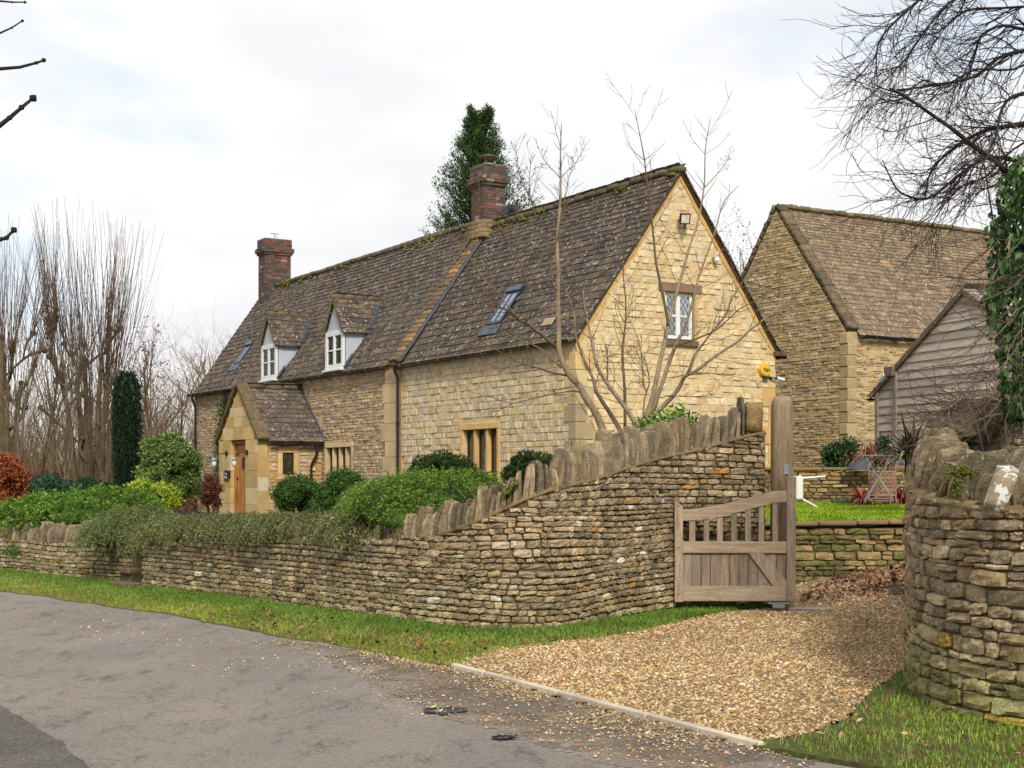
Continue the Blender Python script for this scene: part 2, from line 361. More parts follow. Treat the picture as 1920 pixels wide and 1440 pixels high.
def roadmat():
    m = bpy.data.materials.new('asphalt'); m.use_nodes = True; t = m.node_tree; Lk = t.links.new; b = t.nodes['Principled BSDF']
    b.inputs['Roughness'].default_value = .8; b.inputs['Specular IOR Level'].default_value = .35
    tc_ = N(t, 'ShaderNodeTexCoord'); mp_ = N(t, 'ShaderNodeMapping'); mp_.inputs['Rotation'].default_value = (0, 0, math.radians(-38)); mp_.inputs['Scale'].default_value = (1.6, .55, 1)
    Lk(tc_.outputs['Object'], mp_.inputs[0])
    def nz(s, d, v=None, ro=.6):
        n = N(t, 'ShaderNodeTexNoise', i_Scale=s, i_Detail=d, i_Roughness=ro); Lk(v or tc_.outputs['Object'], n.inputs['Vector']); return n.outputs[0]
    def rm(s, a, b_, c, d):
        r = N(t, 'ShaderNodeMapRange'); [setattr(r.inputs[i+1], 'default_value', x) for i, x in enumerate((a, b_, c, d))]; Lk(s, r.inputs[0]); return r.outputs[0]
    def mix(f, a, b_, ty='MIX'):
        n = N(t, 'ShaderNodeMixRGB', blend_type=ty)
        for i, x in enumerate((f, a, b_)):
            if isinstance(x, (int, float)): n.inputs[i].default_value = x
            elif isinstance(x, (tuple, np.ndarray)): n.inputs[i].default_value = (*x, 1)
            else: Lk(x, n.inputs[i])
        return n.outputs[0]
    base = mix(rm(nz(.45, 3., mp_.outputs[0]), .35, .65, 0, 1), lin(154, 144, 134)*.55, lin(170, 156, 142)*.58)
    patch = mix(rm(nz(1.9, 14., mp_.outputs[0], .86), .525, .60, 0, .75), base, lin(110, 101, 90)*.44)
    patch = mix(rm(nz(.28, 6., None, .6), .58, .68, 0, .5), patch, lin(122, 114, 106)*.55)
    grit = mix(1., patch, rm(nz(30, 10., None, .85), .3, .7, .55, 1.42), 'MULTIPLY')
    sp = mix(rm(nz(60, 1.), .70, .74, 0, .5), grit, lin(190, 185, 175)*.7)
    sp = mix(rm(nz(33, 2.), .70, .73, 0, .6), sp, lin(60, 55, 52)*.4)
    vo = N(t, 'ShaderNodeTexVoronoi', i_Scale=75.); Lk(tc_.outputs['Object'], vo.inputs['Vector']); sep = N(t, 'ShaderNodeSeparateColor'); Lk(vo.outputs['Color'], sep.inputs[0])
    sp = mix(1., sp, rm(sep.outputs[0], 0, 1, .84, 1.16), 'MULTIPLY')
    cr = N(t, 'ShaderNodeMath', operation='SUBTRACT'); cr.inputs[1].default_value = .5; Lk(nz(.9, 9., None, .62), cr.inputs[0]); ca = N(t, 'ShaderNodeMath', operation='ABSOLUTE'); Lk(cr.outputs[0], ca.inputs[0])
    sp = mix(rm(ca.outputs[0], .0015, .0045, .55, 0), sp, lin(70, 62, 56)*.4)
    Lk(sp, b.inputs['Base Color']); bu = N(t, 'ShaderNodeBump'); bu.inputs['Strength'].default_value = .7; bu.inputs['Distance'].default_value = .008
    Lk(nz(70, 4.), bu.inputs['Height']); Lk(bu.outputs[0], b.inputs['Normal']); return m
m_road = roadmat()
def rough_(pl): return rough(pl, .025, .05, 9, 4)
m_road2 = M('old_asphalt', ns=1.5, na=.25, bs=70, bd=.02, fine=(60, .6), spots=((50, .68, tuple(lin(170, 160, 150)), .5),))
m_field = M('field_grass', ns=.6, na=.35, bs=20, bd=.02, fine=(14, .3))
EDGE = [G(0, 1110), G(80, 1119), G(150, 1130), G(300, 1151), G(450, 1178), G(600, 1207), G(750, 1237), G(850, 1254)]
EDGE = [A(-60, 50, 0), A(-26, 31, 0), A(-15, 25.6, 0), A(-9.6, 22.4, 0)]+EDGE
KA, KB = G(850, 1253), G(1407, 1400)
kd = unit(KB-KA); KB2 = KB+kd*.35
sheet('ground', [(-400, -60), (400, -60), (400, 600), (-400, 600)], m_field, lin(98, 104, 52)*.6, z=-.035)
sheet('road', [e_+A(.5, .35, 0) for e_ in EDGE]+[KA+A(.2, .2, 0), KA, KB2, A(2.3, 7.6, 0), A(3, 4, 0), A(3, -20, 0), A(-60, -20, 0)], m_road, lin(150, 140, 135), z=.0)
sheet('road_patch', rough_([G(-300, 1250), G(0, 1322), G(95, 1382), G(185, 1450), G(300, 1600), A(-6, 3, 0), A(-9, 6, 0)]), m_road2, lin(118, 111, 104)*.56, z=.005)
# dirty apron of broken asphalt and loose stone beside the drive edging
ap = [G(600, 1207), G(850, 1254), G(1407, 1400), A(1.75, 8.2, 0), A(1.5, 7.9, 0), G(1180, 1440), G(1050, 1405), G(930, 1375), G(830, 1345), G(760, 1312), G(690, 1275), G(610, 1240), G(500, 1202)]
m_apron = M('muddy_asphalt', ns=1.6, na=.3, bs=60, bd=.015, fine=(45, .45), spots=((2.5, .53, tuple(lin(104, 92, 80)*.5), .6), (5, .58, tuple(lin(160, 130, 98)*.7), .6), (45, .66, tuple(lin(200, 170, 130)*.8), .7)))
apr = np.array([p[:2] for p in rough(catmull(ap+[ap[0]], 5), .09, seed=4, st_=.06, s=3)[:-1]])
side_ = np.array([p[:2] for p in catmull(ap[4:], 8)])
def apcol(x, y):
    q = np.c_[x, y]; d_ = np.concatenate([np.min(np.linalg.norm(c[:, None]-side_[None], axis=2), axis=1) for c in np.array_split(q, 40)]); f = np.clip(d_/.30-.15+.9*(vnoise(x, y, 5, 41)-.5), 0, 1)[:, None]
    return (lin(164, 152, 140)*.57)*(1-f)+(lin(138, 125, 108)*.56)*f
sheet('apron', apr, m_apron, apcol, z=.0025, step=.045)
# path of the wall (used for the verge too)
WA = catmull([(-5.4, 21.0), (-3.1, 18.4), (-1.57, 16.35), (-.65, 15.35), (.0, 15.03), (.55, 15.22), (1.0, 15.85), (1.48, 16.6), (2.03, 17.45), (2.6, 17.78), (3.16, 17.9)], 14)
WB = catmull([(-17.5, 31.5), (-14, 29.3), (-11.1, 27), (-8.9, 24.95), (-7.4, 23.35), (-5.75, 21.75)], 10)
m_verge = M('verge_turf', ns=1.7, na=.3, bs=30, bd=.03, fine=(30, .4), spots=((2.2, .58, tuple(lin(92, 72, 50)*.6), .8),))
verge = rough(list(EDGE[1:])+[G(880, 1250), G(930, 1228), G(1030, 1213), G(1150, 1195), G(1290, 1166), G(1400, 1147)], .07, seed=3)+[A(3.4, 17.9, 0)]+[A(x, y, 0) for x, y in WA[::-6]]+[A(x, y, 0) for x, y in WB[::-4]]
verge = [np.asarray(p, float)[:2] for p in verge]
sheet('grass_verge', verge, m_verge, lin(118, 112, 56)*.62, z=.012)
RW = catmull([(9, 9.6), (7, 9.25), (5.2, 8.9), (4.0, 8.75), (3.35, 8.95), (3.0, 9.6), (2.93, 10.3), (3.05, 11.1), (3.34, 12.1), (3.85, 13.2), (4.55, 14.5), (5.3, 15.8), (6.0, 16.9)], 12)
gr = [KA, KB, G(1500, 1385), G(1590, 1352), G(1635, 1300), G(1690, 1262), A(3.25, 10.4, 0), A(3.7, 12, 0), A(4.5, 13.8, 0), A(5.6, 15.8, 0), A(6.5, 17.3, 0), A(9, 20, 0), A(9, 21, 0), A(3.2, 20.9, 0), A(3.3, 18.2, 0), A(3.2, 17.75, 0), G(1400, 1143), G(1290, 1162), G(1150, 1190), G(1030, 1208), G(930, 1222), G(880, 1238)]
sheet('driveway', gr, M('gravel_bed', ns=1.4, na=.2, bs=50, bd=.02, fine=(60, .5)), lin(172, 142, 104)*.55, z=.02, step=.16, hfun=hd)
rv = rough([KB2, G(1407, 1400), G(1500, 1385), G(1590, 1352), G(1635, 1300), G(1690, 1262)], .05, .08, 5, 3)+[A(3.2, 12, 0), A(4.5, 12, 0), A(9, 9.8, 0), A(10, 9, 0), A(10, 5, 0), A(2.6, 5, 0), A(2.3, 7.6, 0)]
rv = [np.asarray(p, float)[:2] for p in rv]
sheet('verge_by_pillar', rv, m_verge, lin(96, 100, 44)*.6, z=.024)
# pot holes
mb = MB()
for cx, cy, rx, ry in ((835, 1331, 42, 7), (945, 1382, 24, 4)):
    c = G(cx, cy); k = 26; th = np.arange(k)/k*2*math.pi; rr = 1+rng.normal(0, .22, k)
    pts = np.array([G(cx+rx*rr[i]*math.cos(th[i]), cy+ry*rr[i]*math.sin(th[i]), .012) for i in range(k)])
    inn = np.array([c+(p-c)*.72+A(0, 0, -.0) for p in pts]); inn[:, 2] = .0085; pts[:, 2] = .013
    mb.add(np.vstack([pts, inn]), [np.array([[i, (i+1) % k, k+(i+1) % k, k+i] for i in range(k)]), np.array([list(range(k, 2*k))])], (.006, .006, .007))
o = mb.link('pothole', M('wet_tar', rough=.25, ns=30, na=.4, bs=40, bd=.02, spec=.5)); o['kind'] = 'structure'

# concrete edging
e = thing('concrete_edging', KA, 'thin pale concrete edging strip between the gravel drive and the road', 'kerb')
Lk_ = np.linalg.norm(KB-KA)+.1; nk = 7; pal = [lin(204, 190, 168)*.85, lin(190, 176, 154)*.85]
for i in range(nk):
    a = KA+kd*(Lk_*i/nk+.006); b = KA+kd*(Lk_*(i+1)/nk-.006); mb = MB(); n2_ = A(-kd[1], kd[0], 0); m_ = (a+b)/2+n2_*rng.normal(0, .004)+A(0, 0, .01)
    bbox(mb, m_, (b-a)/2, n2_*.028, A(0, 0, .035), pal[i % 2], .008); mb.link('edging_stone', m_ash, e)

# ------------------------------------------------------------------ dry stone walls
def arc(path):
    path = np.array(path, float); s = np.r_[0, np.cumsum(np.linalg.norm(np.diff(path, axis=0), axis=1))]
    def pos(q): return np.stack([np.interp(q, s, path[:, 0]), np.interp(q, s, path[:, 1])], -1)
    return pos, s[-1]
PAL_D = [lin(156, 138, 106), lin(142, 124, 94), lin(130, 115, 86), lin(170, 151, 116), lin(140, 126, 98), lin(150, 129, 92), lin(122, 109, 78), lin(180, 163, 130), lin(172, 134, 74), lin(206, 198, 182)]
WT_D = [6, 6, 4, 4, 4, 4, 2, 1.5, .4, .25]
def drywall(root, path, zb, zt, side, ch=(.045, .092), ln=(.075, .22), thick=.42, dep=.055, pal=PAL_D, wts=WT_D, name='stonework', back=True, gain=1.0, seed=1, green=0, tpl=CAPN):
    rg = np.random.default_rng(seed); pos, Ls = arc(path); q = np.linspace(0, Ls, 200); zmax = max(zt(pos(q))); zmin = min(zb(pos(q)))
    O = []; U = []; V = []; Nn = []; C = []; z = zmin-.02; k = 0
    while z < zmax:
        h = rg.uniform(*ch)
        if rg.random() < .15: h *= .65
        s = -rg.uniform(0, .2); amp = .018
        while s < Ls:
            l = rg.uniform(*ln)*(.75+.35*h/ch[1])
            if rg.random() < .12: l *= 1.5
            a, b = max(s, 0), min(s+l, Ls); s += l
            if b-a < .03: continue
            pa, pb = pos(a), pos(b); pm = pos((a+b)/2); top = min(float(zt(pa)), float(zt(pb)), float(zt(pm)))
            wz = amp*(vnoise(a*.7, k*.13, 1, seed)*2-1)*2
            if z+wz > top-.015 or z+h < float(zb(pm))-.03: continue
            hh = min(h, top-z-wz)
            split = hh > .085 and rg.random() < .16
            for zz, hz in (((z, hh/2), (z+hh/2, hh/2)) if split else ((z, hh),)):
                d2 = pb-pa; l2 = np.linalg.norm(d2); uu = d2/l2; nn = np.array([uu[1], -uu[0]])*side
                gap = rg.uniform(.004, .011)
                O.append([*(pm if True else 0)+nn*rg.normal(0, .006), zz+hz/2+wz]); U.append([*(uu*(l2/2-gap)), rg.normal(0, .004)]); V.append([0, 0, hz/2-rg.uniform(.0015, .005)]); Nn.append([*nn, rg.normal(0, .05)])
                c = pal[rg.choice(len(pal), p=np.array(wts)/sum(wts))]*gain*(1+rg.normal(0, .13))*A(1, 1.0, 1.05)
                if green: c = c*(1-green*np.clip(1-(zz-zmin)/.55, 0, 1)*A(.25, .05, .55))
                C.append(c)
        z += h; k += 1
    mb = MB(); caps(mb, np.array(O), np.array(U), np.array(V), np.array(Nn), dep, np.clip(np.array(C), .01, 1), tpl=tpl, rough=.006, edge=.006, flip=side < 0, rg=rg)
    mb.link(name, m_dry, root)
    # core
    mb = MB(); q = np.linspace(0, Ls, int(Ls/.12)+2); pp = pos(q); t = np.gradient(pp, axis=0); t = t/np.linalg.norm(t, axis=1, keepdims=True); nn = np.c_[t[:, 1], -t[:, 0]]*side
    zt_ = np.array([float(zt(x)) for x in pp])-.012; zb_ = np.array([float(zb(x)) for x in pp])-.1
    f0 = pp-nn*.040; b0 = pp-nn*thick
    Vv = np.stack([np.c_[f0, zb_], np.c_[f0, zt_], np.c_[b0, zt_], np.c_[b0, zb_]], 1).reshape(-1, 3); n = len(q); f = []
    for i in range(n-1):
        for j in range(3): f.append([i*4+j, (i+1)*4+j, (i+1)*4+j+1, i*4+j+1])
    mb.add(Vv, [np.array(f), np.array([[0, 1, 2, 3], [(n-1)*4+3, (n-1)*4+2, (n-1)*4+1, (n-1)*4]])], lin(104, 92, 68)*.7)
    mb.link('wall_core', m_core, root)
    return pos, Ls
def coping(root, path, zt, side, tk=(.036, .070), ht=(.26, .36), thick=.26, lean=.0, leanv=.10, skip=None, seed=5, gain=.76, name='coping_stones', rough=.05, s0=0, s1=None, inset=.14):
    rg = np.random.default_rng(seed); pos, Ls = arc(path); s = s0; O, U, V, W, C = [], [], [], [], []
    pal = [lin(150, 133, 106), lin(130, 116, 92), lin(164, 146, 116), lin(120, 108, 84), lin(140, 121, 90)]
    while s < (s1 or Ls):
        tkn = rg.uniform(*tk); p = pos(s); d2 = pos(min(s+.05, Ls))-pos(max(s-.05, 0)); uu = d2/np.linalg.norm(d2); nn = np.array([uu[1], -uu[0]])*side
        h = rg.uniform(*ht) if not callable(ht) else ht(p)*rg.uniform(.86, 1.2)
        if rg.random() < .2: h *= rg.uniform(.6, .85)
        if rg.random() < .08: h *= 1.18
        s += tkn*1.15
        if skip and skip(p): continue
        zz = float(zt(p)); a = lean+rg.normal(0, leanv); up = A(*(uu*math.sin(a)), math.cos(a)); u3 = A(*(uu*math.cos(a)), -math.sin(a)); w3 = A(*nn, 0)*thick/2*rg.uniform(.85, 1.05)
        tw = rg.normal(0, .06); w3 = w3+u3*tw*thick/2
        O.append(A(*(p-nn*(inset+rg.normal(0, .012))), zz-.03)+up*h/2); U.append(u3*tkn*rg.uniform(.40, .49)); V.append(w3); W.append(up*h*.5); C.append(pal[rg.integers(5)]*gain*(1+rg.normal(0, .12)))
    mb = MB(); rocks(mb, O, U, V, W, np.clip(np.array(C), .01, 1), sq=.86, rough=rough*1.1, rg=rg, taper=.2)
    mb.link(name, m_cop, root)
def pxof(p): return 960+F*p[..., 0]/p[..., 1]
ZX = [-4000, 200, 265, 500, 700, 731, 825, 900, 934, 981, 1044, 1106, 1169, 1231, 1300, 1356, 1420, 1480]
ZT = [.74, .72, .744, .864, .94, .95, 1.04, 1.20, 1.29, 1.41, 1.53, 1.60, 1.73, 1.86, 1.97, 2.08, 2.19, 2.24]
ztA = lambda p: np.interp(pxof(np.asarray(p)), ZX, ZT)
zb0 = lambda p: np.zeros(np.shape(np.asarray(p)[..., 0]))-.01
gw = thing('garden_wall', (0, 15.1, 0), 'long curved dry stone wall that sweeps up from the verge to the oak gate post', 'stone wall')
drywall(gw, WA, zb0, ztA, 1, seed=11, green=.3)
hc = lambda p: float(np.interp(pxof(np.asarray(p)), [200, 700, 900, 1200, 1480], [.25, .27, .31, .36, .40]))
coping(gw, WA, ztA, 1, ht=hc, lean=.10, seed=21, s0=.15)
# mortar bed under the coping
def bed(root, path, zt, side, w0=-.04, w1=.4, h=.05, seed=1):
    pos, Ls = arc(path); q = np.linspace(0, Ls, int(Ls/.06)+2); pp = pos(q); t = np.gradient(pp, axis=0); t = t/np.linalg.norm(t, axis=1, keepdims=True); nn = np.c_[t[:, 1], -t[:, 0]]*side
    z_ = np.array([float(zt(x)) for x in pp]); rg = np.random.default_rng(seed); j = rg.normal(0, .006, len(q)); a = pp+nn*(.012+j[:, None]); b = pp-nn*.12; c = pp-nn*w1
    V = np.stack([np.c_[a-nn*.03, z_-h*.8], np.c_[a, z_-h*.35+j], np.c_[b, z_+.03+j], np.c_[c, z_+.01]], 1).reshape(-1, 3); f = []
    for i in range(len(q)-1):
        for k in range(3): f.append([i*4+k, (i+1)*4+k, (i+1)*4+k+1, i*4+k+1])
    mb = MB(); mb.add(V, np.array(f), lin(142, 120, 82)*.75); mb.link('mortar_bed', m_mort, root, smooth=True)
bed(gw, [p for p in WA if pxof(p) > 820], ztA, 1)
# blocks at the top of the wall by the gate post
mb = MB(); rocks(mb, [A(3.02, 18.05, 2.39)], [A(.10, .02, 0)], [A(0, .17, 0)], [A(.012, 0, .18)], lin(158, 130, 84)*.75, sq=.93, rough=.05); mb.link('end_stone', m_cop, gw, smooth=True)
gb = thing('roadside_wall', (-8.9, 25, 0), 'low dry stone wall beyond the steps at the left edge, under spreading juniper', 'stone wall')
ztB = lambda p: np.interp(pxof(np.asarray(p)), [-900, -200, 0, 205], [.75, .64, .60, .62])
drywall(gb, WB, zb0, ztB, 1, seed=12, green=.35, tpl=CAPF)
coping(gb, WB, ztB, 1, ht=(.24, .32), lean=.15, seed=22, tk=(.07, .13))
# steps in the gap between the two walls
st = thing('stone_steps', (-5.55, 21.3, 0), 'mossy stone slab steps set into the roadside wall', 'steps')
ud = unit(A(-.66, .75, 0)); wn = A(-ud[1], ud[0], 0)*1.0; wn = A(-.75, -.66, 0)
for (px, py, z_, hl, dpt, th, nm) in ((236, 1096, 21.0, .27, .15, .035, 'step_slab'), (249, 1070, 21.4, .15, .15, .04, 'step_slab'), (247, 1040, .34, .2, .12, .0, None)):
    if nm: mb = MB(); c = P(px, py, z_); bbox(mb, c, ud*hl, wn*dpt, A(0, 0, th), lin(124, 108, 80)*.62, .015); mb.link(nm, m_cop, st)
mb = MB(); c = P(250, 1084, 21.42); rocks(mb, [c+A(0, .05, -.03), c+A(0, .02, .0)], [ud*.2], [wn*.12], [A(0, 0, .1)], lin(98, 88, 52)*.6, sq=.9, rough=.03); mb.link('riser_stone', m_cop, st)

# right hand wall / pillar
ztR_pts = arc(RW)
def ztR(p):
    p = np.asarray(p, float); y = p[..., 1]; x = p[..., 0]
    near = np.interp(x, [3.0, 3.4, 4.2, 9], [1.44, 1.40, 1.36, 1.3]); far = np.interp(y, [9.6, 10.4, 11.1, 12.1, 13.2, 14.5, 16], [1.45, 1.50, 1.57, 1.70, 1.90, 2.07, 2.15])
    return np.where((y < 9.6), near, far)
rwall = thing('drive_wall', (3.0, 10, 0), 'rounded dry stone wall end on the right of the drive, thick with lichen', 'stone wall')
zbR = lambda p: np.zeros(np.shape(np.asarray(p)[..., 0]))-.02
drywall(rwall, RW, zbR, ztR, -1, ch=(.055, .12), ln=(.11, .30), seed=13, gain=.95, green=.8, thick=.5, pal=PAL_D[:-1], wts=WT_D[:-1])
coping(rwall, RW, ztR, -1, tk=(.06, .15), ht=(.22, .42), thick=.36, lean=-.45, leanv=.30, seed=31, rough=.10, inset=.24, gain=.66)
coping(rwall, RW, lambda p: ztR(p)+.16, -1, tk=(.14, .3), ht=(.2, .36), thick=.3, lean=-.2, leanv=.4, seed=32, rough=.1, inset=.36, gain=.6, name='rubble_top', s0=2.5, skip=lambda p: p[1] < 12.6)
bed(rwall, RW, ztR, -1, h=.06)
RI = np.array([p for p in RW if p[1] > 10.3 and p[0] > 2.9]); t_ = np.gradient(RI, axis=0); t_ = t_/np.linalg.norm(t_, axis=1, keepdims=True); RI2 = RI+np.c_[t_[:, 1], -t_[:, 0]]*.52
drywall(rwall, RI2, zbR, lambda p: np.interp(np.asarray(p)[..., 1], [9.6, 10.4, 11.1, 12.1, 13.2, 14.5, 16], [1.45, 1.50, 1.57, 1.70, 1.90, 2.07, 2.15])-.02, 1, ch=(.055, .12), ln=(.11, .30), seed=17, thick=.1, name='inner_stonework')
mb = MB(); rocks(mb, [A(3.07, 9.05, 1.55)], [A(.062, -.02, -.01)], [A(.04, .12, .03)], [A(.05, 0, .12)], lin(150, 134, 108)*.8, sq=.7, rough=.05); mb.link('whitewashed_stone', M('white_lichen_stone', ns=9, na=.1, bs=30, bd=.015, spots=((13, .50, tuple(lin(222, 222, 214)*.85), .85),)), rwall, smooth=True)
mb = MB(); q = np.vstack([rng.normal(0, 1, (170, 3))*A(.05, .04, .022)+A(2.92, 9.37, 1.65), rng.normal(0, 1, (60, 3))*A(.018, .03, .03)+A(2.88, 9.32, 1.55)]); rocks(mb, q, A(.009, 0, 0), A(0, .009, 0), A(0, 0, .006), jit(lin(104, 108, 34)*.6, len(q)), tpl=RK3, sq=.2, rough=.15); mb.link('moss_cushion', m_leaf, rwall, smooth=True)

# retaining wall of the lawn and the low wall behind it
lw = thing('retaining_wall', (5, 20.6, 0), 'rough stone retaining wall under the lawn beside the gate', 'stone wall')
LWp = [(2.4, 20.75), (4, 20.6), (6, 20.55), (9, 20.5)]
drywall(lw, LWp, lambda p: hd(np.asarray(p)[..., 0], np.asarray(p)[..., 1])-.05, lambda p: .90+.012*(np.asarray(p)[..., 0]-3), 1, ch=(.05, .13), ln=(.12, .38), seed=14, pal=[lin(160, 138, 88), lin(140, 124, 78), lin(120, 116, 62), lin(176, 150, 100), lin(106, 98, 62)], wts=[4, 4, 4, 2, 3], gain=.74)
mb = MB(); x = 2.4
while x < 9:
    l = rng.uniform(.35, .6); bbox(mb, A(x+l/2, 20.72, .965+.012*(x-3)+rng.normal(0, .004)), A(l/2-.008, 0, 0), A(0, .2, 0), A(0, 0, .028), jit(lin(150, 126, 86)*.7, 1)[0], .012); x += l
mb.link('coping_slabs', m_ash, lw)
bw = thing('terrace_wall', (8, 30, 1.1), 'low stone terrace wall across the back of the lawn', 'stone wall')
BWp = [(5.3, 30.3), (7, 30.1), (9, 29.9), (12, 29.6)]
drywall(bw, BWp, lambda p: 0*np.asarray(p)[..., 0]+1.08, lambda p: 0*np.asarray(p)[..., 0]+1.80, 1, ch=(.045, .10), ln=(.10, .3), gain=.8, seed=15, pal=[lin(165, 136, 80), lin(140, 118, 70), lin(118, 100, 60), lin(176, 150, 100)], wts=[4, 4, 3, 2], tpl=CAPF)
mb = MB(); x = 5.3
while x < 12:
    l = rng.uniform(.4, .8); bbox(mb, A(x+l/2, 30.42-.1*(x-5.3)*.95-.0, 1.835+rng.normal(0, .005)), A(l/2-.01, -.05*l, 0), A(0, .22, 0), A(0, 0, .03), jit(lin(140, 118, 78)*.7, 1)[0], .012); x += l
mb.link('coping_slabs', m_ash, bw)
# lawn, garden beds
lawn = [(2.3, 20.8), (9, 20.75), (13, 22), (13, 29.6), (9, 29.95), (5.3, 30.4), (1.3, 27.9), (-.5, 24)]
sheet('lawn', lawn, M('lawn_turf', ns=1.1, na=.2, bs=40, bd=.02, fine=(40, .35)), lin(118, 138, 22)*.6, z=1.0, step=.5, hfun=lambda x, y: (y-20.7)*.012)
sheet('terrace', [(5.3, 30.5), (14, 29.5), (30, 28), (30, 60), (2, 60)], m_soil, lin(90, 76, 52)*.5, z=1.78)
gpoly = [(-5.2, 21.4), (-3, 18.8), (-1.4, 16.8), (-.4, 15.6), (.1, 15.3), (.8, 15.9), (1.9, 17.4), (3.1, 18.1), (3.2, 20.8), (2.3, 20.9), (-.5, 24), (1.5, 28.2), (-18, 62), (-60, 70), (-60, 45), (-17.5, 31.9), (-11, 27.4), (-7.3, 23.7)]
def hg(x, y):
    x = np.asarray(x, float); y = np.asarray(y, float); c = np.clip((x+3)/4.5, 0, 1); return .5+.12*vnoise(x, y, .4, 3)+c*c*(3-2*c)*.55*(y < 23)
sheet('garden_bed', gpoly, m_soil, lin(86, 76, 48)*.5, z=0, step=.4, hfun=lambda x, y: .5+.1*vnoise(x, y, .4, 3))
sheet('raised_bed', [(-1.0, 16.6), (.1, 15.5), (.8, 16.1), (1.9, 17.6), (3.0, 18.2), (3.1, 20.7), (2.2, 20.7), (-.4, 21.5)], m_soil, lin(86, 76, 48)*.5, z=1.12)
# ------------------------------------------------------------------ the cottage
D0 = 28.0; C0 = A(.0444*D0, D0, 0); u = A(-.515, .857, 0); v = A(.857, .515, 0)
def H(s, t, z): return C0+u*s+v*t+A(0, 0, z)
W_ = 5.08; ZG = .45; ZE = 4.34; ZR = 7.89; ZEL = 4.40; ZRL = 8.06; SB = 7.77; SE = 22.7
cot = thing('cottage', H(11, 2.5, ZG), 'long honey stone cottage with stone slate roof, two dormers and two brick chimneys', 'house')
PAL_L = [lin(184, 162, 130), lin(172, 150, 120), lin(196, 176, 146), lin(160, 142, 116), lin(180, 152, 116), lin(152, 136, 114), lin(190, 162, 116)]
PAL_R = [lin(214, 194, 154), lin(206, 188, 152), lin(198, 184, 158), lin(208, 184, 140), lin(194, 180, 154), lin(218, 202, 166), lin(202, 174, 126)]
PAL_G = [lin(220, 198, 158), lin(212, 186, 142), lin(226, 208, 170), lin(206, 176, 128), lin(212, 198, 168), lin(200, 164, 114), lin(218, 192, 146)]
PAL_G = [c*.55+sum(PAL_G)/len(PAL_G)*.45 for c in PAL_G]
PAL_B = [lin(184, 162, 122), lin(168, 148, 114), lin(198, 178, 140), lin(178, 150, 106), lin(156, 140, 112), lin(190, 166, 120)]
def masonry(root, O, U, z0, z1, intervals, Nn, pal, ch, ln, gap=.010, dep=.03, gain=.85, wts=None, seed=1, core=None, rough=.005, edge=.012, name='stone_facing', flip=False, tpl=CAPF, smooth=False):
    rg = np.random.default_rng(seed); Os, Us, Vs, C = [], [], [], []; z = z0; U = np.asarray(U)
    while z < z1-.02:
        h = rg.uniform(*ch); h = min(h, z1-z)
        for a, b in intervals(z, z+h):
            s = a
            while s < b-.02:
                l = rg.uniform(*ln)*(.75+.4*h/ch[1])
                if b-s-l < ln[0]*.6: l = b-s
                Os.append(O+U*(s+l/2)+A(0, 0, z+h/2)+np.asarray(Nn)*(.006+rough*1.6)); Us.append(U*max(l/2-gap/2, .01)); Vs.append(A(0, 0, max(h/2-gap/2, .01)))
                C.append(pal[rg.choice(len(pal), p=None if wts is None else np.array(wts)/sum(wts))]*gain*(1+rg.normal(0, .05))); s += l
        z += h
    Os = np.array(Os); mb = MB(); caps(mb, Os, np.array(Us), np.array(Vs), np.tile(Nn, (len(Os), 1)), dep, np.clip(np.array(C), .01, .95), tpl=tpl, rnd=.7, rough=rough, edge=edge, flip=flip, rg=rg)
    mb.link(name, m_house, root, smooth=smooth)
def cut(a, b, holes, z0, z1):
    iv = [(a, b)]
    for (h0, h1, y0, y1) in holes:
        if z1 > y0+.01 and z0 < y1-.01:
            nv_ = []
            for p, q in iv:
                if h1 <= p or h0 >= q: nv_.append((p, q)); continue
                if h0 > p: nv_.append((p, h0))
                if h1 < q: nv_.append((h1, q))
            iv = nv_
    return [i for i in iv if i[1]-i[0] > .03]
def wallpoly(mb, pts, col, thick=None, n=None):
    V = np.array(pts); k = len(V)
    mb.add(V, np.array([list(range(k))]), col)
# feature positions on the walls, measured back from the photo
def st_front(px, py, t=0):
    p = hit(px, py, H(0, t, 0), v); return np.dot(p-C0, u), p[2]
def st_gable(px, py, s=0):
    p = hit(px, py, H(s, 0, 0), u); return np.dot(p-C0, v), p[2]
# big mullioned window, right part
w1a, w1z = st_front(932, 803); w1b, _ = st_front(868, 812); W1 = (w1a, w1b, 1.25, w1z)
w2a, _ = st_front(658, 835); w2b, w2z = st_front(612, 840); W2 = (w2a, w2b, 1.25, w2z)
g0, gz1 = st_gable(1247, 546); g1, gz0 = st_gable(1304, 640); GW = (g0, g1, gz0, gz1)
